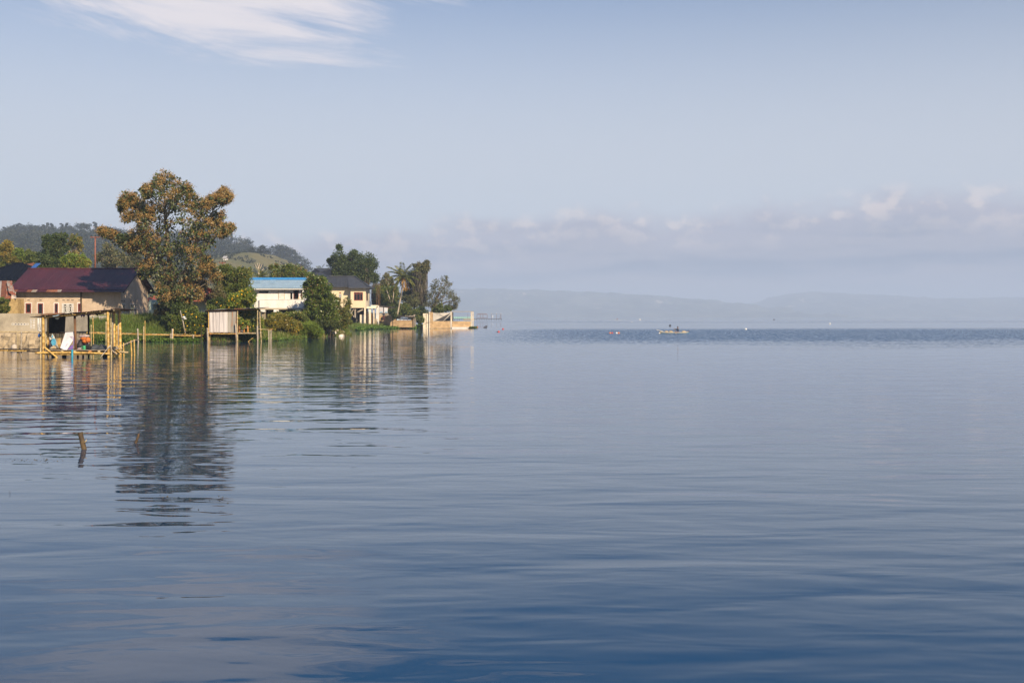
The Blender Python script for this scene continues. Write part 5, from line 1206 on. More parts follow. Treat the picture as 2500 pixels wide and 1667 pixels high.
SK = [(2, 570, 'round', 7), (12, 566, 'cone', 8), (22, 563, 'round', 8), (30, 562, 'tall', 9), (40, 558, 'tall', 12), (46, 557, 'cone', 12), (58, 559, 'tall', 11), (66, 556, 'round', 11), (74, 557, 'tall', 12), (80, 562, 'round', 9),
      (95, 559, 'tall', 6), (108, 560, 'cone', 7), (115, 556, 'cone', 8), (121, 560, 'round', 7), (127, 557, 'cone', 8), (134, 561, 'round', 7), (142, 564, 'round', 6), (151, 557, 'cone', 8), (162, 556, 'cone', 9), (170, 561, 'tall', 7), (178, 558, 'round', 8), (186, 557, 'round', 8), (206, 551, 'umbrella', 10), (232, 554, 'cone', 9),
      (222, 562, 'round', 5), (248, 562, 'round', 6), (262, 564, 'cone', 7), (276, 566, 'round', 7), (290, 567, 'tall', 7), (306, 568, 'round', 7), (322, 570, 'cone', 8), (520, 581, 'round', 9), (532, 582, 'round', 9), (545, 580, 'tall', 9), (556, 578, 'cone', 10), (563, 580, 'cone', 10), (577, 588, 'round', 9), (586, 587, 'round', 9), (596, 589, 'round', 9), (606, 595, 'tall', 7), (672, 611, 'round', 8), (678, 606, 'tall', 10), (686, 612, 'cone', 8), (691, 608, 'tall', 9), (699, 617, 'round', 7), (707, 615, 'tall', 9), (715, 622, 'round', 7), (722, 627, 'cone', 7), (730, 632, 'round', 7), (738, 638, 'round', 7), (746, 646, 'round', 6)]
for px, top, k, h in SK:
    Yc = 1048.0; x = XX(px, Yc); zt_ = ZZ(top, Yc); z = hill_far.z(x, Yc); hh = max(7.5, min(22, zt_ - z + 4.0))
    hill_tree(k, x, Yc, z - .5, hh, wide=1.25)
for px, top, k, h in [(548, 622, 'round', 7), (560, 618, 'round', 8), (572, 616, 'tall', 9), (586, 612, 'round', 9), (600, 610, 'round', 9), (612, 606, 'tall', 9), (620, 602, 'round', 9), (630, 604, 'round', 8), (642, 600, 'tall', 8), (650, 602, 'round', 8), (658, 608, 'round', 7)]:
    Yc = 703.0; x = XX(px, Yc); z = hill_near.z(x, Yc); hill_tree(k, x, Yc, z - .4, max(4, min(11, ZZ(top, Yc) - z + .8)), {'round': 'round dark tree on the crest of the grassy spur', 'tall': 'tall ragged tree on the crest of the grassy spur'}[k], 'trees on the crest of the grassy spur', 1.3)
for k in protos:
    if k not in used: bpy.data.objects.remove(protos[k])
# forest that covers the hill reads as one mass
def forest(name, hill, n, x0, x1, y0, y1, cond, size, L, per=26):
    C_, D_, T_ = [], [], []
    xs = rng.uniform(x0, x1, n); ys = rng.uniform(y0, y1, n)
    B = []
    for x, y in zip(xs, ys):
        if not cond(x, y): continue
        z = hill.z(x, y)
        if z < .5: continue
        s = size * random.uniform(.6, 1.35) * (.32 if y > hill.Yc - 65 else .85)
        B.append((x, y, z + s * .75, s, max(0, mn.noise(Vector((x * .02, y * .02, 5.0)))) * .8))
        if random.random() < .5: B.append((x + random.uniform(-1, 1) * s * .6, y, z + s * 1.5, s * .6, B[-1][4]))
    c, d, tn = leaves_of(B, 7, per // 4, .38, 1.1, 0.0, 1.0, .3)
    leaf_mesh(name, c, d, L, L * .7, tn, M['forest'], kind='stuff')
forest('forest', hill_far, 5200, -580, -135, 590, 1060, lambda x, y: True, 3.7, 1.15, 44)
forest('forest', hill_near, 1300, -257, -93, 430, 706, lambda x, y: mn.noise(Vector((x * .026, y * .017, 1.0))) > .02 + (.28 if x > -175 else -.05), 2.2, .95, 28)
forest('scrub', hill_near, 3000, -257, -82, 430, 704, lambda x, y: mn.noise(Vector((x * .052, y * .043, 4.0))) > -.05, .85, .55, 16)
# bare ground and little houses on the hill
def hill_house(px, py, Y, wd, hill, wm, rm, label):
    for Y in np.arange(hill.Yf + 20, hill.Yc, 4.0):
        p = W(px, py, Y)
        if hill.z(p.x, Y) >= p.z: break
    z = p.z; h = thing('hill_house', label, 'house', (p.x, Y, z))
    mb = MB(); mb.box(p.x - wd / 2, p.x + wd / 2, Y, Y + 5, z - 2, z + 1.4); mb.build('wall', M[wm], h)
    mb = MB(); mb.slab([(p.x - wd / 2 - .4, Y - .5, z + 1.3), (p.x + wd / 2 + .4, Y - .5, z + 1.3), (p.x + wd / 2 + .4, Y + 2.5, z + 2.5), (p.x - wd / 2 - .4, Y + 2.5, z + 2.5)], (0, 0, .12)); mb.slab([(p.x - wd / 2 - .4, Y + 2.5, z + 2.5), (p.x + wd / 2 + .4, Y + 2.5, z + 2.5), (p.x + wd / 2 + .4, Y + 5.5, z + 1.3), (p.x - wd / 2 - .4, Y + 5.5, z + 1.3)], (0, 0, .12)); mb.build('roof', M[rm], h)
    mb = MB(); mb.box(p.x - wd * .2, p.x + wd * .05, Y - .04, Y + .1, z + .3, z + 1.0); mb.build('window', M['glass'], h)
hill_house(60, 611, 520, 5, hill_far, 'white_wall', 'zinc', 'tiny white gabled house low on the forested hill at left')
hill_house(236, 606, 540, 5, hill_far, 'white_wall', 'zinc', 'tiny white house on the hill beside the utility pole')
hill_house(548, 637, 470, 1.2, hill_near, 'white_wall', 'zinc', 'tiny white house on the grassy spur right of the brown tree')
# ------------------------------------------------------------------ bamboo hut over the water
def tube_part(name, m, parent, p, q_, r, n=8, bam=True):
    mb = MB()
    mb.bamboo(p, q_, r, n) if bam else mb.tube([p, q_], r, n)
    return mb.build(name, m, parent, True)
Y0 = 63.3
def w0(px, py, d=0.0): return W(px, py, Y0 + d)
hut = thing('bamboo_hut', 'open bamboo fishing hut with a tilted sheet roof standing in the lake', 'hut', tuple(w0(185, 872, 1.0)))
def under(px, d=0.0): p = w0(px, 872, d); return Vector((p.x, p.y, -.7))
posts = [('bamboo', (105.2, 769), (105.8, 872), 0, .082), ('bamboo', (263, 757.5), (265, 872), 0, .075), ('bamboo', (291.5, 756), (293.5, 870), 2.0, .078), ('bamboo', (279, 758.5), (280.5, 868), 1.3, .066), ('bamboo_old', (270, 762), (271.5, 870), .5, .045), ('bamboo', (285, 795), (285.6, 868), 1.7, .05), ('bamboo_old', (99, 822), (99.3, 872), -.15, .05),
         ('bamboo', (117.5, 772), (119, 866), 1.9, .06), ('dark_wood', (216, 766.5), (216.3, 866), 2.0, .05), ('brown_wood', (182.3, 767), (185, 856), .35, .066), ('grey_wood', (274.5, 760), (276, 852), 1.0, .035), ('grey_wood', (288.3, 758), (289.3, 850), 1.9, .03)]
for m_, a, e, d, r in posts:
    p = w0(a[0], a[1], d); q_ = w0(e[0], e[1], d)
    if e[1] > 860: q_ = Vector((q_.x, q_.y, -.7))
    tube_part('post', M[m_], hut, q_, p, r, 9, m_.startswith('bamboo'))
# roof: purple brown sheets, rising to the right
cl = ['rust', 'maroon', 'brown_wood', 'maroon', 'rust', 'brown_wood', 'maroon', 'brown_wood']
a0, a1 = w0(97, 770.6, -.25), w0(294.5, 753.6, -.25)
for i in range(8):
    f0, f1 = i / 8, (i + 1.04) / 8
    p, q_ = a0.lerp(a1, f0), a0.lerp(a1, min(1, f1))
    mb = MB(); mb.corr(p + Vector((0, 0, .012 * (i % 2))), q_ - p, Vector((0, 2.9, -.06)), 4, .012, jit=.006); mb.build('roof_sheet', M[cl[i]], hut)
mb = MB(); mb.slab([w0(73, 774.4, .2), w0(112, 773, .2), w0(112, 771.2, .2), w0(73, 773.2, .2)], (0, 1.6, -.02)); mb.build('roof_sheet', M['dark_wood'], hut)
mb = MB(); mb.slab([w0(86, 771, .0), w0(112, 771.2, .0), w0(112, 769.4, .0), w0(86, 769.5, .0)], (0, 1.2, 0)); mb.build('roof_sheet', M['brown_wood'], hut)
mb = MB(); mb.slab([w0(96, 769.2, -.3), w0(150, 767.4, -.3), w0(150, 765.2, -.3), w0(110, 766.2, -.3), w0(98, 767.6, -.3)], (0, .5, .04)); mb.build('roof_edge_board', M['brown_wood'], hut)
tube_part('roof_beam', M['bamboo'], hut, w0(106, 774.2, -.02), w0(186, 767.2, -.02), .06)
tube_part('roof_beam', M['bamboo'], hut, w0(178, 767.8, .06), w0(268, 759.6, .06), .06)
tube_part('roof_beam', M['bamboo_old'], hut, w0(104, 776.5, 2.0), w0(296, 759, 2.0), .05)
tube_part('roof_beam', M['bamboo'], hut, w0(262, 759.8, 0), w0(293, 757.8, 2.1), .05)
tube_part('roof_beam', M['bamboo_old'], hut, w0(287, 758.8, 1.4), w0(305, 757, 1.4), .03)
for i in range(6):
    f = .06 + i * .17; p = a0.lerp(a1, f) + Vector((0, .05, -.06)); tube_part('rafter', M['bamboo_old'], hut, p, p + Vector((0, 2.7, -.05)), .03, 6)
# deck
dk0, dk1 = w0(108, 854), w0(268, 854); zdk = dk0.z
for i in range(13):
    y0 = Y0 + .0 + i * .17; mb = MB(); mb.box(dk0.x + .3 * (i == 0), dk1.x - .1, y0, y0 + .15, zdk - .035 + random.uniform(-.008, .008), zdk + random.uniform(-.006, .006)); mb.build('deck_plank', M['grey_wood' if i == 0 else 'brown_wood'], hut)
for px in (112, 150, 181, 218, 240):
    p = w0(px, 860, -.12); r = .058 if px != 218 else .085
    tube_part('joist', M['bamboo_old'] if px != 218 else M['orange_wood'], hut, Vector((p.x, p.y, zdk - .036 - r)), Vector((p.x, p.y + 2.5, zdk - .036 - r)), r, 10)
tube_part('bearer', M['bamboo'], hut, w0(86, 861.5, -.14), w0(268, 863.5, -.14), .06)
tube_part('bearer', M['bamboo'], hut, w0(112, 864.6, -.02), w0(262, 862.2, -.02), .05)
tube_part('bearer', M['bamboo_old'], hut, w0(255, 859, 1.6), w0(313, 860, 1.2), .06)
tube_part('bearer', M['bamboo_old'], hut, w0(262, 862, .2), w0(292, 860, 2.2), .055)
tube_part('brace', M['bamboo'], hut, w0(109, 848, -.2), w0(143, 876, -.2), .055)
tube_part('brace', M['grey_wood'], hut, w0(268.5, 844, -.2), w0(243, 876, -.25), .028)
tube_part('brace', M['grey_wood'], hut, w0(269, 842, -.2), w0(274.5, 857, -.2), .025)
for px, d in ((157, 1.4), (190, 1.2), (203, 1.2), (256, 1.3), (131, 1.2)):
    p = w0(px, 866, d); tube_part('pile', M['dark_wood'], hut, Vector((p.x, p.y, zdk - .1)), Vector((p.x, p.y, -.7)), .055 if px not in (157, 256, 131) else .13, 8, False)
mb = MB(); p, q_ = w0(176.4, 853, -.22), w0(176.4, 878, -.22); mb.tube([p, Vector((p.x, p.y, -.4))], .052, 10); mb.build('pipe_and_gap_strip', M['teal'], hut, True)
# slatted back panel and sooty sheet
tube_part('rail', M['brown_wood'], hut, w0(112, 811.5, 2.0), w0(159, 812.5, 2.0), .05, 8, False)
tube_part('rail', M['brown_wood'], hut, w0(112, 842, 2.05), w0(160, 842, 2.05), .04, 8, False)
for i in range(15):
    px = 114 + i * 3.05; tube_part('slat', M[['bamboo', 'bamboo_old', 'brown_wood', 'bamboo_old', 'bamboo'][i % 5]], hut, w0(px, 852, 2.0 + .03 * (i % 2)), w0(px + random.uniform(-.4, .4), 812.5 + random.uniform(-1, 2), 2.0 + .03 * (i % 2)), .028, 6)
for i in range(4):
    px = 108.5 + i * 1.8; tube_part('slat', M['bamboo_old'], hut, w0(px + 1.5, 850, .6 + i * .35), w0(px, 814 + i, .6 + i * .35), .027, 6)
for i, (pa, pb, pc) in enumerate(((119.5, 135, 812), (133, 147, 811), (145, 158.5, 810))):
    mb = MB(); p = w0(pa, pc, 1.88 + .015 * (i % 2)); q_ = w0(pb, pc, 1.88 + .015 * (i % 2)); mb.corr(p, q_ - p, Vector(((i - 1) * .05, .0, ZZ(772, Y0 + 1.9) - p.z)), 7, .014, jit=.003); mb.build('wall_sheet', M['tin_dark'], hut)
# things in and on the hut
def lone(mb, name, m, label, cat, smooth=True, group=None):
    o = mb.build(name, m, None, smooth); return tag(o, label, cat, group)
# big white board
bd = thing('white_board', 'tall white printed board leaning against the brown hut post', 'board', tuple(w0(165, 856, .1)))
pl = [(159.5, 811.2), (181, 810), (179.2, 829), (172, 841), (162, 856), (147, 849.5)]
dd = [.55, .5, .35, .25, .08, .12]
mb = MB(); mb.slab([w0(a, b_, d) for (a, b_), d in zip(pl, dd)][::-1], (0, .03, .004)); mb.build('board', M['white_panel'], bd)
mb = MB(); mb.slab([w0(173.5, 843.5, .20), w0(178.8, 841.5, .24), w0(178, 852.2, .12), w0(165, 853, .07)][::-1], (0, .02, .0)); mb.build('purple_corner', M['purple'], bd)
mb = MB(); mb.slab([w0(181, 810, .48), w0(182, 810.3, .48), w0(180, 842, .2), w0(178.8, 842, .2)][::-1], (0, .02, 0)); mb.build('edge_strip', M['purple'], bd)
for a, e in (((170, 821), (180, 829)), ((173, 820.5), (179.6, 824)), ((160, 846), (165, 838))):
    mb = MB(); p, q_ = w0(*a, .39 if a[1] < 830 else .16), w0(*e, .34 if a[1] < 830 else .22); mb.tube([p, q_], .008, 4); mb.build('crease', M['purple'], bd)
# sack with a blue print
sk = thing('sack', 'white woven sack with a round blue print slumped against the slats', 'sack', tuple(w0(132, 854, .5)))
mb = MB(); prof = [(120.5, 852), (121, 832), (119, 822), (124.5, 824), (127.5, 813.5), (133, 822), (138, 834), (141.5, 845), (145, 853)]
n = len(prof); fr_ = [w0(a, b_, .5) for a, b_ in prof]; cen = [w0(131, 838, .22), w0(131, 846, .2), w0(128, 826, .32)]
bk_ = [w0(a, b_, 1.0) for a, b_ in prof]
k0 = len(mb.v); mb.v += [tuple(v) for v in fr_ + cen + bk_]; ci = [k0 + n, k0 + n + 1, k0 + n + 2]
for i in range(n):
    j = (i + 1) % n
    mid_i = ci[2] if prof[i][1] < 835 and prof[j][1] < 836 else (ci[0] if prof[i][1] < 849 or prof[j][1] < 849 else ci[1])
    mb.f.append((k0 + i, k0 + j, mid_i)); mb.m.append(0); mb.f.append((k0 + j, k0 + i, k0 + n + 3 + i, k0 + n + 3 + j)); mb.m.append(0)
mb.f += [(ci[0], ci[2], k0 + 1), (ci[0], ci[1], k0 + 8), (ci[0], k0 + 0, ci[1]), (ci[0], ci[2], k0 + 5)]; mb.m += [0] * 4
mb.build('bag', M['sack'], sk, True)
mb = MB(); mb.add([w0(131 + 6 * math.cos(t_ * .5236), 835 + 9.5 * math.sin(t_ * .5236), .205) for t_ in range(12)], [tuple(range(11, -1, -1))]); mb.build('print', M['blue_print'], sk)
mb = MB(); mb.add([w0(a, b_, .2) for a, b_ in ((124, 851), (131, 842), (138, 851))], [(0, 2, 1)]); mb.build('print_foot', M['sack_tan'], sk)
mb = MB(); mb.add([w0(a, b_, .295) for a, b_ in ((125, 824), (128, 816), (130.5, 823))], [(0, 1, 2)]); mb.build('print_top', M['blue_print'], sk)
# jug, pots, bundle, tarp
jg = thing('jug', 'green plastic jug on the hut floor', 'jug', tuple(w0(205.5, 853, .25)))
p = w0(206, 853, .3); z0 = zdk
mb = MB(); mb.lathe((p.x, p.y, z0), [(.07, 0), (.078, .02), (.088, .2), (.095, .225), (.085, .225), (.075, .05)], 14); mb.build('body', M['green_plastic'], jg, True)
mb = MB(); mb.tube([(p.x - .08, p.y - .02, z0 + .19), (p.x - .15, p.y - .02, z0 + .16), (p.x - .145, p.y - .02, z0 + .07), (p.x - .078, p.y - .02, z0 + .04)], .013, 6); mb.build('handle', M['green_plastic'], jg, True)
p = w0(217, 853, .32); lone(MB().lathe((p.x, p.y, z0), [(.10, 0), (.13, .03), (.155, .2), (.165, .21), (.15, .21), (.12, .06)], 14), 'cooking_pot', M['black_plastic'], 'sooty black pot right of the green jug', 'pot')
p = w0(196, 853, .4); lone(MB().lump((p.x, p.y, z0 + .05), .17, .12, .07, 10, .15, flat=-.7), 'cloth_heap', M['cloth'], 'small brownish rag heap left of the green jug', 'cloth')
p = w0(207, 830, .9); lone(MB().lump((p.x + .18, p.y, p.z), .15, .13, .16, 10, .1).lump((p.x - .1, p.y + .1, p.z + .07), .24, .1, .09, 9, .2).lump((p.x + .02, p.y + .05, p.z - .08), .2, .12, .12, 9, .2), 'bundle', M['orange'], 'bright orange cloth bundle on the gear pile', 'bundle')
p = w0(200, 835, 1.0); lone(MB().lump((p.x - .12, p.y + .15, zdk + .2), .22, .3, .34, 10, .1, flat=-.59), 'gear_bag', M['black_plastic'], 'black gear bag behind the brown hut post', 'bag')
p = w0(206, 826, 1.4); lone(MB().lump((p.x, p.y, p.z + .12), .36, .12, .09, 10, .22).lump((p.x - .1, p.y, zdk + .22), .4, .3, .34, 9, .2, flat=-.64), 'gear_heap', M['cloth'], 'heap of faded mauve cloth behind the orange bundle', 'cloth')
mb = MB(); N = 16
q0, q1 = w0(207, 846, .35), w0(262, 846, .35)
for j in range(7):
    for i in range(N + 1):
        e_ = min(i, N - i) / 3; f = min(1, e_) * min(1, min(j, 6 - j) / 2 + (.05 if j == 0 else 0))
        mb.v.append((q0.x + (q1.x - q0.x) * i / N, Y0 + .3 + j * .27, zdk + .012 + f * (.22 + .06 * math.sin(i * 1.3 + j) + random.uniform(-.02, .02))))
for j in range(6):
    for i in range(N): a = j * (N + 1) + i; mb.f.append((a, a + 1, a + N + 2, a + N + 1)); mb.m.append(0)
mb.add([(q0.x, Y0 + .3, zdk + .002), (q1.x, Y0 + .3, zdk + .002), (q1.x, Y0 + 1.9, zdk + .002), (q0.x, Y0 + 1.9, zdk + .002)], [(3, 2, 1, 0)])
lone(mb, 'tarp', M['tarp'], 'dark grey tarp spread over gear on the hut floor', 'tarp')
for i, (pa, pb_, dz, m_, lb) in enumerate(((197, 207, 6, 'purple', 'dark purple rag hanging under the hut roof beside the brown post'), (212, 221, 5, 'cloth', 'faded mauve rag hanging under the middle of the hut roof'), (222, 231, 4, 'purple', 'small purple towel hanging right of the dark hut post'), (231, 244, 5, 'dark_wood', 'dark brown cap shaped cloth hanging under the right of the hut roof'))):
    f = (pa - 97) / 197.5; zt0 = a0.lerp(a1, f).z - .10; Y = Y0 + 1.1; mb = MB(); xa, xb = XX(pa, Y), XX(pb_, Y); hgt_ = dz * .024
    for k in range(7):
        xx = xa + (xb - xa) * k / 6; mb.v += [(xx, Y + .03 * math.sin(k * 2.1), zt0 + .02), (xx, Y + .04 * math.sin(k * 2.1 + .5), zt0 - hgt_ * (1 + .4 * math.sin(k * 1.7 + i)))]
    for k in range(6): mb.f += [(2 * k, 2 * k + 2, 2 * k + 3, 2 * k + 1)]; mb.m += [0]
    nv0 = len(mb.v); mb.v += [(v[0], v[1] + .012, v[2]) for v in mb.v[:nv0]]; mb.f += [tuple(nv0 + q for q in reversed(f_)) for f_ in mb.f[:6]]; mb.m += [0] * 6
    lone(mb, 'hanging_cloth', M[m_], lb, 'cloth')
p = w0(139.5, 776, .5); mb = MB(); mb.lathe((p.x, p.y, p.z - .09), [(.02, 0), (.08, .03), (.12, .09), (.13, .10)], 12); lone(mb, 'basin', M['mint'], 'pale green basin hung under the hut roof', 'basin')
p = w0(136, 771.5, -.32); mb = MB(); mb.slab([w0(127.5, 771.5, -.34), w0(136, 770.4, -.34), w0(146, 767.6, -.34), w0(141, 770.6, -.34), w0(131, 772.6, -.34)], (0, .05, .0)); lone(mb, 'plastic_scrap', M['blue_clear'], 'pale blue plastic strip caught along the hut roof edge', 'plastic', False)
p = w0(96, 818, .7); mb = MB(); mb.lump((p.x, p.y, p.z - .03), .085, .07, .12, 9, .12); mb.tube([(p.x, p.y, p.z + .08), (p.x + .05, p.y, p.z + .2)], .012, 5); lone(mb, 'hanging_bag', M['blue_strip'], 'small blue bag hung left of the front hut post', 'bag')
mb = MB()
for a, e in (((92.5, 777), (93, 806)), ((98.5, 777), (98.5, 806)), ((93, 803), (100, 806)), ((93, 806), (100, 809)), ((92, 797), (98, 801)), ((94.5, 777), (95.5, 801))): mb.tube([W(*a, 70), W(*e, 70)], .03, 5)
lone(mb, 'rack', M['frame_white'], 'white rack standing behind the left hut post', 'rack')
# pile of cut bamboo by the right posts
for i in range(16):
    px, py = 271 + random.uniform(0, 26), 848 + random.uniform(0, 12); p = w0(px, py, .9 + random.uniform(-.4, .6))
    mb = MB(); v = Vector((random.uniform(-1, 1), random.uniform(-.6, .6), random.uniform(-.5, .7))).normalized() * random.uniform(.12, .3); mb.bamboo(p - v, p + v, random.uniform(.03, .055), 8)
    lone(mb, 'bamboo_offcut', M[['bamboo_old', 'bamboo', 'grey_wood'][i % 3]], 'bamboo offcut lashed in the jumble at the right hut posts', 'bamboo offcut', True, 'bamboo offcuts at the right hut posts')
lone(MB().lump(w0(279, 851, .7), .12, .1, .13, 9, .15), 'net_ball', M['tin_dark'], 'dark ball of net among the bamboo offcuts', 'net')
# ---- little ramp at the hut's right
rp = thing('ramp', 'narrow split bamboo ramp rising right from the hut on thin legs', 'ramp', tuple(W(312, 866, 66)))
for k in range(4):
    tube_part('rail', M[['bamboo_old', 'grey_wood', 'bamboo', 'grey_wood'][k]], rp, W(290 + k, 846.5 + k * .8, 65.4 + k * .2), W(333 - k * 2, 828.5 + k * .7, 66.6 + k * .2), .032, 6)
for i in range(6):
    f = (i + .6) / 6.4; p = W(292, 845.2, 65.3).lerp(W(331, 829, 66.5), f); tube_part('tread', M['grey_wood'], rp, p, p + Vector((.05, .75, .01)), .028, 6)
for px, top, d, r in ((289.5, 843, 64.2, .042), (301.5, 836.5, 65.6, .04), (319.5, 830.5, 66.2, .04), (327.3, 828, 66.4, .042), (321.5, 832, 66.9, .032)):
    p = W(px, top, d); tube_part('leg', M['bamboo'], rp, Vector((p.x + .06, p.y, -.7)), p, r, 7)
# ---- left landing stage
lp = thing('bamboo_landing', 'low bamboo landing stage running in from the left edge to the hut', 'landing stage', tuple(W(45, 870, 66)))
tube_part('bearer', M['bamboo'], lp, W(-40, 854.5, 65.2), W(20, 855.2, 65.2), .05); tube_part('bearer', M['bamboo'], lp, W(18, 855.8, 65.22), W(72, 856, 65.22), .048); tube_part('bearer', M['dark_wood'], lp, W(66, 857, 65.1), W(108, 858.5, 64.6), .045)
for i in range(24):
    p = W(-36 + i * 5.6, 853.2, 65.2); mb = MB(); mb.box(p.x, p.x + .1, 65.15, 66.6, p.z - .02 + random.uniform(-.01, .01), p.z + .015); mb.build('deck_slat', M['dark_wood'], lp)
for px, top, m_ in ((43.5, 813, 'bamboo_old'), (52.5, 809, 'grey_wood'), (-14, 815, 'bamboo_old')):
    p = W(px, top, 65.4); tube_part('post', M[m_], lp, Vector((p.x, p.y, -.7)), p, .045, 7)
tube_part('rope', M['grey_wood'], lp, W(-40, 809.6, 65.4), W(44, 813.5, 65.4), .012, 5, False)
tube_part('rope', M['grey_wood'], lp, W(44, 813.5, 65.4), W(100, 811, 64.6), .012, 5, False)
# ---- bamboo walkway along the bank
Yw = 104.0; SW = Yw / F
wk = thing('bamboo_walkway', 'long bamboo walkway on posts along the green bank', 'walkway', tuple(W(345, 834, Yw)))
rail = [(184, 811), (235, 812), (300, 814), (352, 816), (417, 817), (490, 819)]
for (a, b_), (c_, d_) in zip(rail[:-1], rail[1:]):
    tube_part('rail', M['bamboo'], wk, W(a, b_ + 1.6, Yw), W(c_ + 3, d_ + 1.6, Yw), .05, 7)
    tube_part('rail', M['bamboo_old'], wk, W(a - 2, b_ - .6, Yw + .5), W(c_ + 2, d_ - .6, Yw + .5), .045, 7)
for i in range(30):
    f = i / 29; px = 186 + 300 * f; py = np.interp(px, [r_[0] for r_ in rail], [r_[1] for r_ in rail]); p = W(px, py, Yw - .05)
    mb = MB(); mb.box(p.x, p.x + .16 + random.uniform(-.04, .05), Yw - .08, Yw + .75, p.z + .01, p.z + .055); mb.build('tread', M[['bamboo_old', 'orange_wood', 'bamboo'][i % 3]], wk)
for px, bx, top, r, m_ in ((336, 339, 802, .075, 'grey_wood'), (351, 351, 796, .06, 'bamboo_old'), (354, 354, 783, .035, 'bamboo'), (416.5, 416, 814, .075, 'grey_wood'), (421, 420, 802.5, .07, 'grey_wood'), (423.5, 423, 803, .035, 'bamboo'), (472, 471, 817, .075, 'grey_wood'), (493, 492, 789, .035, 'dark_wood'), (506.5, 507, 801, .07, 'grey_wood'), (222.5, 223.5, 793, .045, 'bamboo_old'), (226.5, 228, 776, .04, 'bamboo'), (259, 259, 785, .05, 'bamboo_old'), (275, 275, 818, .05, 'dark_wood')):
    p = W(px, top, Yw - .12); q_ = W(bx, 834, Yw - .12); tube_part('post', M[m_], wk, Vector((q_.x, q_.y, -.7)), p, r, 8)
# leaning stick and pale plastic in the thicket
mb = MB(); mb.tube([W(440, 758, 104.6), W(447, 785, 104.4), W(452.5, 814, 104.2)], [.035, .05, .06], 7); lone(mb, 'leaning_stick', M['grey_wood'], 'pale bare stick leaning in the flowering thicket', 'stick')
lone(MB().lump(W(449, 774, 104.2), .14, .1, .07, 8, .25).lump(W(452, 778, 104.2), .16, .1, .06, 8, .25), 'plastic_bag', M['white_plastic'], 'crumpled white plastic caught in the flowering thicket', 'plastic bag')
# ------------------------------------------------------------------ tin walled hut
Y2 = 104.5
def w2(px, py, d=0.0): return W(px, py, Y2 + d)
th = thing('tin_hut', 'bathing hut on stilts with corrugated tin wall and flat roof', 'hut', tuple(w2(570, 834, 1)))
for m_, a, e, d, r in (('bamboo', (509, 757), (509.3, 836), 0, .05), ('grey_wood', (506.5, 800), (507.2, 836), -.15, .085), ('bamboo_old', (512.3, 814), (512.4, 836), .1, .05), ('bamboo_old', (580, 757), (580.3, 836), 0, .055), ('grey_wood', (575.2, 790), (578.6, 836), -.2, .075), ('bamboo_old', (629, 757), (629.3, 836), 0, .06), ('grey_wood', (632.2, 756), (632.6, 836), .5, .05), ('bamboo_old', (634, 757), (639.5, 834), .25, .06), ('grey_wood', (628.5, 796), (629.2, 836), -.22, .07), ('dark_wood', (588, 756), (588, 836), 2, .06), ('dark_wood', (517, 757), (517, 836), 2.2, .06), ('bamboo_old', (589.5, 758), (590, 800), 1.6, .04), ('dark_wood', (560, 818), (545, 836), .6, .04)):
    p = w2(a[0], a[1], d); q_ = w2(e[0], e[1], d); tube_part('post', M[m_], th, Vector((q_.x, q_.y, -.7)) if e[1] > 830 else q_, p, r, 8, m_.startswith('bam'))
a0, a1 = w2(499, 757.2, -.35), w2(641.5, 752.2, -.35)
for i in range(6):
    p, q_ = a0.lerp(a1, i / 6), a0.lerp(a1, min(1, (i + 1.05) / 6)); mb = MB(); mb.corr(p + Vector((0, 0, .012 * (i % 2))), q_ - p, Vector((0, 2.9, .10)), 7, .013); mb.build('roof_sheet', M[['slate', 'zinc', 'slate', 'rust_mix', 'slate', 'slate'][i]], th)
tube_part('roof_beam', M['orange_wood'], th, w2(501, 759.4, -.05), w2(578, 757.2, -.05), .035); tube_part('roof_beam', M['orange_wood'], th, w2(572, 757.3, -.04), w2(634, 755, -.04), .035); tube_part('roof_beam', M['dark_wood'], th, w2(502, 760, 2.2), w2(636, 756, 2.2), .05)
for (pa, pb_, k, wv_) in ((511, 524, 'zinc_pale', 6), (523.5, 537, 'zinc_pale', 6), (536.5, 555.5, 'zinc_pale', 9), (555, 577, 'zinc_rusty', 10)):
    p, q_ = w2(pa, 811, .02 if pa in (511, 536.5) else .05), w2(pb_, 811, .02 if pa in (511, 536.5) else .05); mb = MB(); mb.corr(p, q_ - p, Vector((0, .0, ZZ(761, Y2) - p.z + (.03 if pa == 555 else 0))), wv_, .022, jit=.002); mb.build('wall_sheet', M[k], th)
mb = MB(); p = w2(577.3, 811, .06); mb.corr(p, (0, 1.9, 0), (0, 0, ZZ(762, Y2) - p.z), 8, .02); mb.build('wall_sheet', M['rust'], th)
mb = MB(); p = w2(511, 811, .06); mb.corr(p, (0, 1.9, 0), (0, 0, ZZ(762, Y2) - p.z), 8, .02); mb.build('wall_sheet', M['zinc_pale'], th)
zd2 = ZZ(811.5, Y2)
for i in range(20):
    x_ = XX(510, Y2) + i * .222; mb = MB(); mb.box(x_, x_ + .2, Y2 - .1, Y2 + 2.3, zd2 - .05 + random.uniform(-.006, .006), zd2 - .005 + random.uniform(-.004, .004)); mb.build('deck_plank', M[['bamboo_old', 'grey_wood', 'brown_wood'][i % 3]], th)
tube_part('bearer', M['bamboo'], th, w2(511, 814.3, -.12), w2(580, 814.8, -.12), .04); tube_part('bearer', M['bamboo_old'], th, w2(576, 814.6, -.1), w2(628, 814.3, -.1), .04)
for px in (513, 574): p = w2(px, 816, -.3); tube_part('joist', M['orange_wood'], th, Vector((p.x, p.y, zd2 - .13)), Vector((p.x, p.y + 2.6, zd2 - .13)), .065, 10, False)
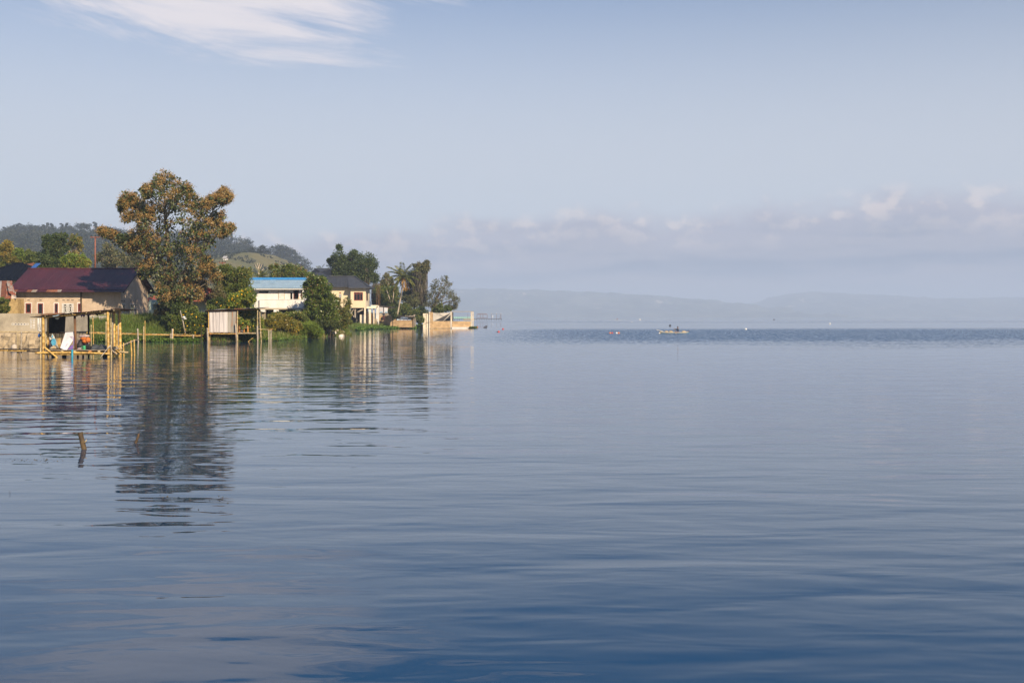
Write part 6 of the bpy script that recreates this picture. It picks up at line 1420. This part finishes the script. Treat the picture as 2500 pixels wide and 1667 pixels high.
tube_part('brace', M['dark_wood'], th, w2(555, 832, .9), w2(573, 818, .9), .05, 7, False); tube_part('brace', M['bamboo'], th, w2(606, 834, -.2), w2(620, 823, .6), .025, 6)
tube_part('brace', M['dark_wood'], th, w2(617, 811, .1), w2(629, 803, .1), .04, 6, False)
# wooden armchair on its deck
ac = thing('wooden_bench', 'orange wooden bench with sloping back on the tin hut deck', 'bench', tuple(w2(594, 811, .8)))
for px in (585, 596, 605.5): 
    mb = MB(); p = w2(px, 811, .5); mb.slab([p + Vector((-.055, 0, .0)), p + Vector((.055, 0, 0)), w2(px - .6, 796, .6) + Vector((.055, 0, 0)), w2(px - .6, 796, .6) + Vector((-.055, 0, 0))], (0, .05, 0)); mb.build('leg', M['orange_wood'], ac)
for a, m_, e in (((582.5, 790), (586, 795), (592, 796.5)), ((590, 788), (595, 794), (604, 795))):
    mb = MB(); mb.tube([w2(*a, 1.0), w2(*m_, .8), w2(*e, .5)], .035, 6); mb.build('arm', M['orange_wood'], ac)
mb = MB(); p = w2(583, 801, .55); q_ = w2(605, 801, .55); mb.box(p.x, q_.x, p.y, p.y + .5, p.z, p.z + .05); mb.build('seat', M['grey_wood'], ac)
for k in range(6): mb = MB(); p = w2(584 + k * 3.6, 797, 1.05); mb.box(p.x, p.x + .07, p.y, p.y + .03, p.z - .1, p.z + .42); mb.build('back_slat', M['orange_wood'], ac)
lone(MB().lump(w2(590, 807.5, .75), .11, .11, .11, 9, .05), 'float', M['sack'], 'small pale round float under the wooden bench', 'float')
# rail and tripod right of it
tr_ = thing('pole_tripod', 'three grey poles standing in the water at the end of a side rail', 'tripod', tuple(w2(659, 833, .3)))
for a, e in (((655.3, 806), (657.5, 834)), ((659, 806), (661.3, 834)), ((662.2, 804), (662.6, 834))): p = w2(*a, .3); q_ = w2(*e, .3); tube_part('leg', M['grey_wood'], tr_, Vector((q_.x, q_.y, -.6)), p, .042, 7)
tube_part('rail', M['bamboo_old'], tr_, w2(622, 802.5, .2), w2(657, 805, .25), .035, 6); tube_part('rail', M['orange_wood'], tr_, w2(652, 806, .3), w2(666, 803.5, .3), .04, 6)
# ------------------------------------------------------------------ utility poles
def pole(label, px, Y, top, xa, xb, py_arm, base_py):
    r = thing('utility_pole', label, 'utility pole', tuple(W(px, base_py, Y)))
    b_ = W(px, base_py, Y); mb = MB(); mb.tube([b_, W(px, top, Y)], [.16, .12], 8); mb.build('pole', M['pole'], r, True)
    mb = MB(); p, q_ = W(xa, py_arm, Y), W(xb, py_arm, Y); mb.box(p.x, q_.x, Y - .2, Y - .08, p.z - .07, p.z + .07); mb.build('crossarm', M['pole'], r)
    for f in (.06, .52, .94): c_ = p.lerp(q_, f); mb = MB(); mb.lathe((c_.x, Y - .14, c_.z + .07), [(.03, 0), (.03, .08), (.10, .1), (.11, .2), (.06, .26), (.03, .27)], 8); mb.build('insulator', M['black_plastic'], r, True)
    return r
pole('rusty utility pole with a crossarm behind the maroon roof', 232.5, 182, 580, 221.5, 244.5, 579.5, 665)
pole('short looking utility pole with crossarm in front of the grassy spur', 543, 215, 641, 535, 551.5, 641.5, 700)
def wire(a, b_, sag, name='power_line', label=None):
    a, b_ = Vector(a), Vector(b_); pts = [a.lerp(b_, i / 14) - Vector((0, 0, sag * 4 * (i / 14) * (1 - i / 14))) for i in range(15)]
    mb = MB(); mb.tube(pts, .012, 4); return lone(mb, name, M['black_plastic'], label, 'power line')
for k, (pxa, pxb, s_) in enumerate(((223, 535.6, 'left'), (233.4, 543.4, 'middle'), (243, 550.8, 'right'))):
    wire(W(pxa, 576.5, 181.9), W(pxb, 640, 214.9), 1.1, label='%s of the three thin power lines between the two poles' % s_)
# ------------------------------------------------------------------ rocks at the shore
def rock(px, py, Y, r, m_, label, group=None, sx=1.3):
    p = W(px, py, Y); mb = MB(); mb.lump((p.x, p.y, p.z), r * sx, r, r * .75, 9, .16); lone(mb, 'rock', M[m_], label, 'rock', False, group)
rock(834, 815, 140, .34, 'rock_white', 'largest white rock at the tip of the rocky shore', None, 1.5)
rock(846, 818.5, 139.5, .14, 'stone', 'dark flat rock just off the tip of the rocky shore', None, 2.2)
for i in range(34):
    px = random.uniform(793, 840); Y = random.uniform(134.6, 140.5); x_ = XX(px, Y); z_ = max(0, lz(x_, Y)) + random.uniform(-.02, .12)
    r = random.uniform(.12, .27); mb = MB(); mb.lump((x_, Y, z_), r * random.uniform(1, 1.5), r, r * .7, 8, .2); lone(mb, 'rock', M['rock' if i % 3 else 'rock_white'], 'pale brown rock in the rubble below the dark mango tree', 'rock', False, 'rocks in the rubble below the mango tree')
# ------------------------------------------------------------------ people
def skin_figure(name, label, joints, edges, radii, mats, matfn, origin, parent=None):
    """one continuous body grown round a skeleton, coloured by region"""
    me = bpy.data.meshes.new('body'); me.from_pydata([tuple(j) for j in joints], edges, []); me.update()
    o = bpy.data.objects.new('body', me); C.objects.link(o)
    sk_ = o.modifiers.new('s', 'SKIN'); sk_.use_smooth_shade = True
    for i, r in enumerate(radii): me.skin_vertices[0].data[i].radius = (r, r) if not hasattr(r, '__len__') else r
    me.skin_vertices[0].data[0].use_root = True
    sb = o.modifiers.new('d', 'SUBSURF'); sb.levels = 1; sb.render_levels = 1
    dg = bpy.context.evaluated_depsgraph_get(); ev = bpy.data.meshes.new_from_object(o.evaluated_get(dg))
    C.objects.unlink(o); bpy.data.objects.remove(o)
    ev.name = name
    ev.materials.clear()
    for m_ in mats: ev.materials.append(m_)
    for p_ in ev.polygons: p_.material_index = matfn(p_.center); p_.use_smooth = True
    ob = bpy.data.objects.new(name, ev); C.objects.link(ob); ob.location = origin
    tag(ob, label, 'person'); return ob
# ---- canoe with a paddler
YC = 157.0; SC = YC / F
def canoe(name, label, L, loc, group=None, hull_m='boat_paint'):
    r = thing(name, label, 'canoe', loc, group); st = 22; sec = 15
    mb = MB(); mi = MB()
    for i in range(st + 1):
        t_ = i / st; x_ = (t_ - .5) * L; bw = .34 * math.sin(math.pi * min(1, max(0, t_ * .94 + .03))) ** .55
        rise = .22 * max(0, (.22 - t_) / .22) ** 1.6 + .12 * max(0, (t_ - .85) / .15) ** 1.6; top = .175 + rise; bot = -.12 + .22 * max(0, (.12 - t_) / .12) ** 2 + .16 * max(0, (t_ - .9) / .1) ** 2
        for j in range(sec):
            a = math.pi * j / (sec - 1); cs, sn = math.cos(a), math.sin(a)
            mb.v.append((x_, -bw * cs, top - (top - bot) * sn ** .8))
        for j in range(sec):
            a = math.pi * j / (sec - 1); cs, sn = math.cos(a), math.sin(a)
            mi.v.append((x_, -max(.005, bw - .03) * cs, top - .002 - (top - bot - .06) * sn ** .8))
    for i in range(st):
        for j in range(sec - 1):
            a = i * sec + j; low = 1 if mb.v[a][2] + mb.v[a + 1][2] < .24 else 0
            mb.f.append((a, a + sec, a + sec + 1, a + 1)); mb.m.append(low); mi.f.append((a + 1, a + sec + 1, a + sec, a)); mi.m.append(0)
    mb.v = [tuple(Vector(v) + Vector(loc)) for v in mb.v]; mi.v = [tuple(Vector(v) + Vector(loc)) for v in mi.v]
    mb.build('hull', [M[hull_m], M['boat_blue']], r, True); mi.build('hull_inside', M['boat_in'], r, True)
    l_ = Vector(loc)
    mb = MB(); mb.slab([l_ + Vector((-L / 2 - .42, -.05, .50)), l_ + Vector((-L / 2 - .42, .05, .50)), l_ + Vector((-L / 2 + .45, .12, .30)), l_ + Vector((-L / 2 + .45, -.12, .30))], (0, 0, .05)); mb.build('prow_plank', M['frame_white'], r)
    mb = MB(); mb.slab([l_ + Vector((L / 2 - .5, -.08, .22)), l_ + Vector((L / 2 - .5, .08, .22)), l_ + Vector((L / 2 + .12, .03, .34)), l_ + Vector((L / 2 + .12, -.03, .34))], (0, 0, .04)); mb.build('stern_plank', M['shorts'], r)
    for t_ in (.2, .38, .78):
        x_ = (t_ - .5) * L; mb = MB(); mb.box(l_.x + x_ - .08, l_.x + x_ + .08, l_.y - .28, l_.y + .28, l_.z + .13, l_.z + .16); mb.build('thwart', M['sack_tan'], r)
    for sg in (-1, 1):
        mb = MB(); pts = []
        for i in range(1, st):
            t_ = i / st; bw = .34 * math.sin(math.pi * min(1, max(0, t_ * .94 + .03))) ** .55; rise = .22 * max(0, (.22 - t_) / .22) ** 1.6 + .12 * max(0, (t_ - .85) / .15) ** 1.6
            pts.append(l_ + Vector(((t_ - .5) * L, sg * bw, .18 + rise)))
        mb.tube(pts, .02, 5); mb.build('gunwale', M['frame_white' if sg < 0 else 'brown_wood'], r)
    return r
bx = XX(1646, YC)
canoe('canoe', 'slim cream and blue wooden canoe carrying a paddler', 4.05, (bx, YC, 0))
J = [(0, 0, .30), (.02, 0, .52), (.0, 0, .74), (-.02, 0, .84), (-.05, 0, .95), (-.055, 0, 1.03),
     (-.02, -.17, .76), (-.20, -.22, .62), (-.42, -.12, .66), (-.02, .17, .76), (-.22, .2, .70), (-.44, .02, .76),
     (-.06, -.10, .27), (-.36, -.14, .40), (-.62, -.12, .14), (-.72, -.12, .13), (-.06, .10, .27), (-.38, .14, .38), (-.64, .12, .14), (-.74, .12, .13), (-.47, -.11, .665), (-.49, .02, .765)]
E = [(0, 1), (1, 2), (2, 3), (3, 4), (4, 5), (2, 6), (6, 7), (7, 8), (8, 20), (2, 9), (9, 10), (10, 11), (11, 21), (0, 12), (12, 13), (13, 14), (14, 15), (0, 16), (16, 17), (17, 18), (18, 19)]
R_ = [(.15, .13), (.14, .11), (.13, .10), .06, .085, .07, .065, .05, .04, .065, .05, .04, .085, .06, .042, .035, .085, .06, .042, .035, .035, .035]
def mf(c):
    if c.z > .80: return 1
    if c.x < -.40 and c.z > .55: return 1
    if c.z > .42 and c.x > -.42: return 0
    if c.x < -.30 and c.z < .33: return 1
    return 2
pd = skin_figure('person', 'person in dark top paddling the cream canoe, facing left', J, E, R_, [M['navy_cloth'], M['skin'], M['shorts']], mf, (XX(1655.5, YC), YC, -.10))
def head_bits(o, base, hx_, hy_, hz_):
    b_ = Vector(base)
    mb = MB(); mb.lump(b_ + Vector((hx_ + .015, hy_, hz_ + .03)), .095, .088, .095, 10, .03, flat=-.2); mb.build('hair', M['hair'], o, True)
    mb = MB(); mb.tube([b_ + Vector((hx_ - .085, hy_, hz_ + .0)), b_ + Vector((hx_ - .112, hy_, hz_ - .025))], [.012, .018], 5); mb.build('nose', M['skin'], o)
    for sg in (-1, 1):
        mb = MB(); mb.lump(b_ + Vector((hx_ - .075, hy_ + sg * .033, hz_ + .02)), .012, .012, .01, 6, 0); mb.build('eye', M['hair'], o)
        mb = MB(); mb.lump(b_ + Vector((hx_ + .01, hy_ + sg * .088, hz_ + .0)), .02, .012, .03, 6, 0); mb.build('ear', M['skin'], o)
    mb = MB(); mb.tube([b_ + Vector((hx_ - .083, hy_ - .025, hz_ - .055)), b_ + Vector((hx_ - .083, hy_ + .025, hz_ - .055))], .008, 5); mb.build('mouth', M['shorts'], o)
def hand(o, c, d):
    """palm with four curled fingers and a thumb, closed on a shaft along d"""
    c = Vector(c); d = Vector(d).normalized(); u = d.cross(Vector((0, 1, .2))).normalized(); v = d.cross(u)
    mb = MB(); mb.lump(c + u * .02, .035, .035, .045, 8, .03)
    for k, ln in enumerate((.9, 1.0, .95, .75)):
        s_ = c + d * (.03 - .02 * k); mb.tube([s_ + u * .035, s_ + v * .032 * ln + u * .005, s_ - u * .028 * ln + v * .012, s_ - u * .012 - v * .02 * ln], .009, 5)
    s_ = c + d * .04; mb.tube([s_ + u * .03, s_ - v * .03 + u * .01, s_ - v * .028 - u * .018], .01, 5)
    mb.build('hand', M['skin'], o, True)
head_bits(pd, pd.location, -.055, 0, 1.0)
hand(pd, Vector(pd.location) + Vector((-.485, -.1, .66)), (.2, 0, 1)); hand(pd, Vector(pd.location) + Vector((-.50, .02, .77)), (.2, 0, 1))
pdl = thing('paddle', 'thin wooden paddle held by the person in the cream canoe', 'paddle', (XX(1647, YC), YC - .3, .1))
pa_ = Vector(pd.location) + Vector((-.51, .03, .80)); pb_ = Vector(pd.location) + Vector((-.40, -.48, .22)); mb = MB(); mb.tube([pa_, pb_], .016, 6); mb.build('shaft', M['bark_pale'], pdl)
dv = (pb_ - pa_).normalized(); mb = MB(); sd_ = Vector((1, 0, 0)); mb.slab([pb_ - sd_ * .02, pb_ + sd_ * .02, pb_ + dv * .15 + sd_ * .07, pb_ + dv * .36 + sd_ * .05, pb_ + dv * .36 - sd_ * .05, pb_ + dv * .15 - sd_ * .07], (0, .02, .01)); mb.build('blade', M['bark_pale'], pdl)
for px, w_, lb in ((1627, .34, 'flat tan net bundle near the canoe prow'), (1637.5, .40, 'tan net bundle just ahead of the paddler'), (1669.5, .42, 'round tan net bundle behind the paddler')):
    lone(MB().lump((XX(px, YC), YC, .24), w_ * .8, .2, .15, 9, .14), 'net_bundle', M['sack_tan'], lb, 'net bundle')
lone(MB().lump((XX(1609.5, YC), YC - .2, .05), .11, .11, .11, 9, .03), 'float', M['white_plastic'], 'white float hanging at the canoe prow', 'float')
# far canoe with a second paddler
YD = 900.0
c2 = canoe('canoe', 'tiny distant white canoe near the far shore', 6.0, (XX(1509.5, YD), YD, -.05), None, 'frame_white')
J2 = [(a, b_, c_) for a, b_, c_ in J]
skin_figure('person', 'distant person in red sitting in the tiny white canoe', J2, E, R_, [M['red_cloth'], M['skin'], M['shorts']], mf, (XX(1507.5, YD), YD, .25)).scale = (1.5, 1.5, 1.5)
# standing person on the bank
YP = 221.0; xp = XX(937, YP); zp = ZZ(781, YP) - .1
JS = [(0, 0, .88), (0, .01, 1.12), (0, .02, 1.36), (0, .01, 1.46), (.0, -.01, 1.56), (0, 0, 1.64), (-.19, .02, 1.36), (-.24, .03, 1.08), (-.22, -.04, .84), (.19, .02, 1.36), (.24, .03, 1.08), (.22, -.04, .84), (-.09, 0, .84), (-.10, -.02, .46), (-.10, 0, .06), (-.10, -.14, .03), (.09, 0, .84), (.10, -.03, .46), (.10, .02, .06), (.11, -.12, .03)]
ES = [(0, 1), (1, 2), (2, 3), (3, 4), (4, 5), (2, 6), (6, 7), (7, 8), (2, 9), (9, 10), (10, 11), (0, 12), (12, 13), (13, 14), (14, 15), (0, 16), (16, 17), (17, 18), (18, 19)]
RS = [(.16, .11), (.14, .1), (.15, .1), .055, .085, .07, .06, .045, .035, .06, .045, .035, .085, .06, .045, .04, .085, .06, .045, .04]
ps_ = skin_figure('person', 'person in dark clothes standing on the bank before the poster shack', JS, ES, RS, [M['navy_cloth'], M['skin'], M['shorts']], lambda c: 1 if c.z > 1.45 or (abs(c.x) > .17 and c.z < .95 and c.z > .7) else (0 if c.z > .86 else 2), (xp, YP, zp))
b_ = Vector(ps_.location); mb = MB(); mb.lump(b_ + Vector((0, .015, 1.63)), .09, .1, .095, 10, .03, flat=-.3); mb.build('hair', M['hair'], ps_, True)
for sg in (-1, 1):
    mb = MB(); c_ = b_ + Vector((sg * .215, -.05, .77)); mb.lump(c_, .03, .045, .055, 7, .03)
    for k in range(4): mb.tube([c_ + Vector((0, -.03 + .02 * k, -.03)), c_ + Vector((-sg * .01, -.035 + .02 * k, -.08)), c_ + Vector((-sg * .03, -.035 + .02 * k, -.10 + .01 * abs(k - 1.5)))], .009, 5)
    mb.tube([c_ + Vector((0, -.04, .01)), c_ + Vector((-sg * .02, -.07, -.03))], .01, 5); mb.build('hand', M['skin'], ps_, True)
    mb = MB(); mb.lump(b_ + Vector((sg * .033, -.092, 1.585)), .012, .01, .01, 6, 0); mb.build('eye', M['hair'], ps_)
mb = MB(); mb.tube([b_ + Vector((0, -.09, 1.57)), b_ + Vector((0, -.115, 1.545))], [.012, .018], 5); mb.build('nose', M['skin'], ps_)
# ------------------------------------------------------------------ floats, stumps, far pier
def buoy(px, py, r, m_, label, group=None, Y=None):
    Y = YW(py) if Y is None else Y; x_ = XX(px, Y)
    o = thing('float', label, 'float', (x_, Y, 0), group)
    mb = MB(); mb.lathe((x_, Y, -r * .5), [(r * .3, 0), (r * .8, r * .2), (r, r * .75), (r * .85, r * 1.3), (r * .4, r * 1.65), (r * .16, r * 1.75)], 10); mb.build('body', M[m_], o, True)
    mb = MB(); mb.lathe((x_, Y, -r * .5 + r * 1.74), [(r * .16, 0), (r * .2, r * .1), (r * .1, r * .22)], 8); mb.build('knob', M['black_plastic'], o, True)
buoy(1489.5, 814, .14, 'orange_plastic', 'left float of the orange pair left of the canoe'); buoy(1494.5, 814, .14, 'red', 'right float of the orange pair left of the canoe'); buoy(1505.5, 814, .14, 'white_plastic', 'white float beside the red one left of the canoe'); buoy(1510.5, 814, .15, 'orange_plastic', 'lone orange float beside a white one left of the canoe')
buoy(1214, 811, .10, 'black_plastic', 'small dark float beside the nearer red one right of the pond frame'); buoy(1217.5, 811, .17, 'red', 'nearer red float right of the pond frame'); buoy(1228, 804.5, .2, 'red', 'farther red float right of the pond frame'); buoy(1165, 799, .22, 'orange_plastic', 'pale orange float close to the pond frame corner')
buoy(1636, 795.5, .30, 'black_plastic', 'dark float beyond the canoe'); buoy(1821, 804.5, .2, 'white_plastic', 'white float right of the canoe'); buoy(1562, 781, .9, 'white_plastic', 'far white float near the opposite shore'); buoy(2026, 790.5, .3, 'white_plastic', 'small white float far out on the right'); buoy(1890, 781, .8, 'black_plastic', 'far dark float off the wooded point'); buoy(1542, 786.5, .25, 'white_plastic', 'thin white float behind the far canoe')
st_ = thing('snag', 'dark trestle of sticks poking from the water right of the pond frame', 'snag', (XX(1184, 250), 250, 0))
for a, e in (((1180, 800.5), (1186.5, 795.5)), ((1186, 795.5), (1190, 796.5)), ((1183.5, 800.5), (1190, 796.3)), ((1186, 800.3), (1190, 796.8))):
    tube_part('stick', M['dark_wood'], st_, W(a[0], min(a[1], 800.2), 250), W(e[0], e[1], 250), .07, 5, False)
lg = MB(); lg.tube([(XX(1061, 216), 216, .02), (XX(1066, 216), 216.1, .05), (XX(1070, 216), 216, .02)], .06, 6); lone(lg, 'driftwood', M['bamboo'], 'pale driftwood floating before the pond frame', 'driftwood')
# stumps near the camera
YS = YW(1097); xs_ = XX(210.5, YS)
sm = thing('stump', 'thick leaning bamboo stump sticking out of calm water', 'stump', (xs_, YS, 0))
top_ = W(195.5, 1055, YS + .02); bot_ = Vector((xs_ + .05, YS, -.35)); dv = (top_ - bot_).normalized()
mb = MB(); k = len(mb.v); N = 14; rad_ = [.043, .043, .046, .041, .042, .045, .041, .040]; ts = [0, .45, .50, .53, .7, .745, .77, 1.0]
mb.tube([bot_.lerp(top_, t_) for t_ in ts], rad_, N, cap=False)
rim = bot_.lerp(top_, 1.0); mb.tube([rim, rim - dv * .001, rim - dv * .12], [.0402, .031, .030], N, cap=False); mb.tube([rim - dv * .12, rim - dv * .121], [.030, .001], N, cap=False)
mb.build('stem', mat('weathered_bamboo', (.10, .065, .03), (.05, .035, .02), 9, .7, .006, c3=(.05, .035, .022), lo3=.5, hi3=.62), sm, True)
mb = MB(); q_ = bot_.lerp(top_, .74) + Vector((.04, -.02, 0)); mb.tube([q_, q_ + Vector((.03, 0, .025)), q_ + Vector((.035, 0, .05))], [.012, .009, .004], 6); mb.build('twig_scar', M['bamboo_old'], sm, True)
YS2 = YW(1081); x2_ = XX(334, YS2)
mb = MB(); mb.tube([(x2_ - .03, YS2, -.3), (x2_ - .02, YS2, 0), (x2_ + .012, YS2, .085), (x2_ + .03, YS2, .135), (x2_ + .035, YS2, .165)], [.03, .026, .02, .022, .012], 9); lone(mb, 'stump', mat('wet_stump', (.10, .06, .03), (.04, .028, .018), 14, .6, .006), 'small crooked stump in the reflection of the big tree', 'stump')
for px, py, lb in ((22, 1205, 'pair of thin reed tips poking up at the left edge of the water'), (24.5, 1203, None)):
    if lb:
        Yr = YW(py); mb = MB(); x_ = XX(px, Yr); mb.tube([(x_, Yr, -.1), (x_ + .004, Yr, .05)], [.003, .001], 4); mb.tube([(x_ + .012, Yr, -.1), (x_ + .016, Yr, .035)], [.003, .001], 4); lone(mb, 'reed_tip', M['dark_wood'], lb, 'reed')
# scraps of leaf drifting on the calm water near the stumps
n = 90; yv = np.concatenate([rng.normal(17.6, .12, 50), rng.normal(13.6, .5, 25), rng.normal(18.6, .3, 15)])
pxs = np.concatenate([rng.uniform(15, 165, 50), rng.uniform(380, 560, 25), rng.uniform(60, 300, 15)])
leaf_mesh('floating_leaf', np.stack([XX(pxs, yv), yv, np.full(n, .004)], 1), np.stack([rng.normal(size=n), rng.normal(size=n), np.full(n, .02)], 1), rng.uniform(.01, .035, n), .012, 0, M['vine'], kind='stuff')
# far pier
YF = 930.0
def wf(px, py): return W(px, py, YF)
pr = thing('far_pier', 'distant timber fish pier with open frames right of the pond frame', 'pier', tuple(wf(1165, 782)))
mb = MB(); a, e = wf(1100, 778.2), wf(1225, 778.2); mb.box(a.x, e.x, YF, YF + 2, a.z - .2, a.z + .15); mb.build('deck', M['dark_wood'], pr)
for px in np.arange(1104, 1226, 6.0): p = wf(px, 778.2); mb = MB(); mb.tube([(p.x, YF + .2, p.z), (p.x, YF + .2, -1)], .16, 5); mb.build('pile', M['dark_wood'], pr)
def bar(name, a, e, m_='far_steel', r=.17): mb = MB(); mb.tube([wf(*a), wf(*e)], r, 5); mb.build(name, M[m_], pr)
for px in (1164.5, 1172.5, 1179, 1189.5): bar('frame_post', (px, 767.5 if px in (1164.5, 1189.5) else 766), (px, 778))
for a, e in (((1164.5, 767.5), (1172, 765.8)), ((1172, 765.8), (1183, 765.5)), ((1183, 765.5), (1189.5, 767.5)), ((1164.5, 767.6), (1189.5, 767.6)), ((1166, 775.5), (1189, 775.5))): bar('frame_beam', a, e)
for px in (1199.5, 1212, 1223): bar('mast', (px, 765.5), (px, 778), 'far_steel', .13); mb = MB(); p = wf(px, 765.3); mb.lump((p.x, p.y, p.z), .3, .3, .35, 8, .05); mb.build('lamp', M['white_plastic'], pr, True)
bar('mast_line', (1199.5, 766), (1223, 766), 'far_steel', .05); bar('mast_line', (1219.5, 778), (1223, 767), 'far_steel', .1); bar('mast_line', (1221.5, 778), (1223.5, 770), 'far_steel', .1)
mb = MB(); p = wf(1203, 768); mb.slab([(p.x - .05, YF, p.z), (p.x + .25, YF, p.z - 1.3), (p.x + .15, YF, p.z - 2.4), (p.x - .3, YF, p.z - 2.2)], (0, .15, 0)); mb.build('pennant', M['white_plastic'], pr)
for px in np.arange(1108, 1152, 5): bar('net_post', (px, 772), (px, 778), 'mint_net', .08)
mb = MB(); a, e = wf(1107, 777.6), wf(1153, 773.6); mb.box(a.x, e.x, YF + .3, YF + .36, a.z, e.z); mb.build('net', M['mint_net'], pr)
bar('lamp_post', (1142.3, 766), (1142.3, 778), 'far_steel', .1)
mb = MB(); a = wf(1131, 779.4); e = wf(1160, 777.2); mb.box(a.x, e.x, YF - 3, YF - 1, -.2, 1.0); mb.box(a.x + .6, e.x - 1.2, YF - 2.8, YF - 1.2, 1.002, 1.6); o = mb.build('moored_raft', M['boat_paint']); tag(o, 'pale moored raft alongside the distant pier', 'raft')
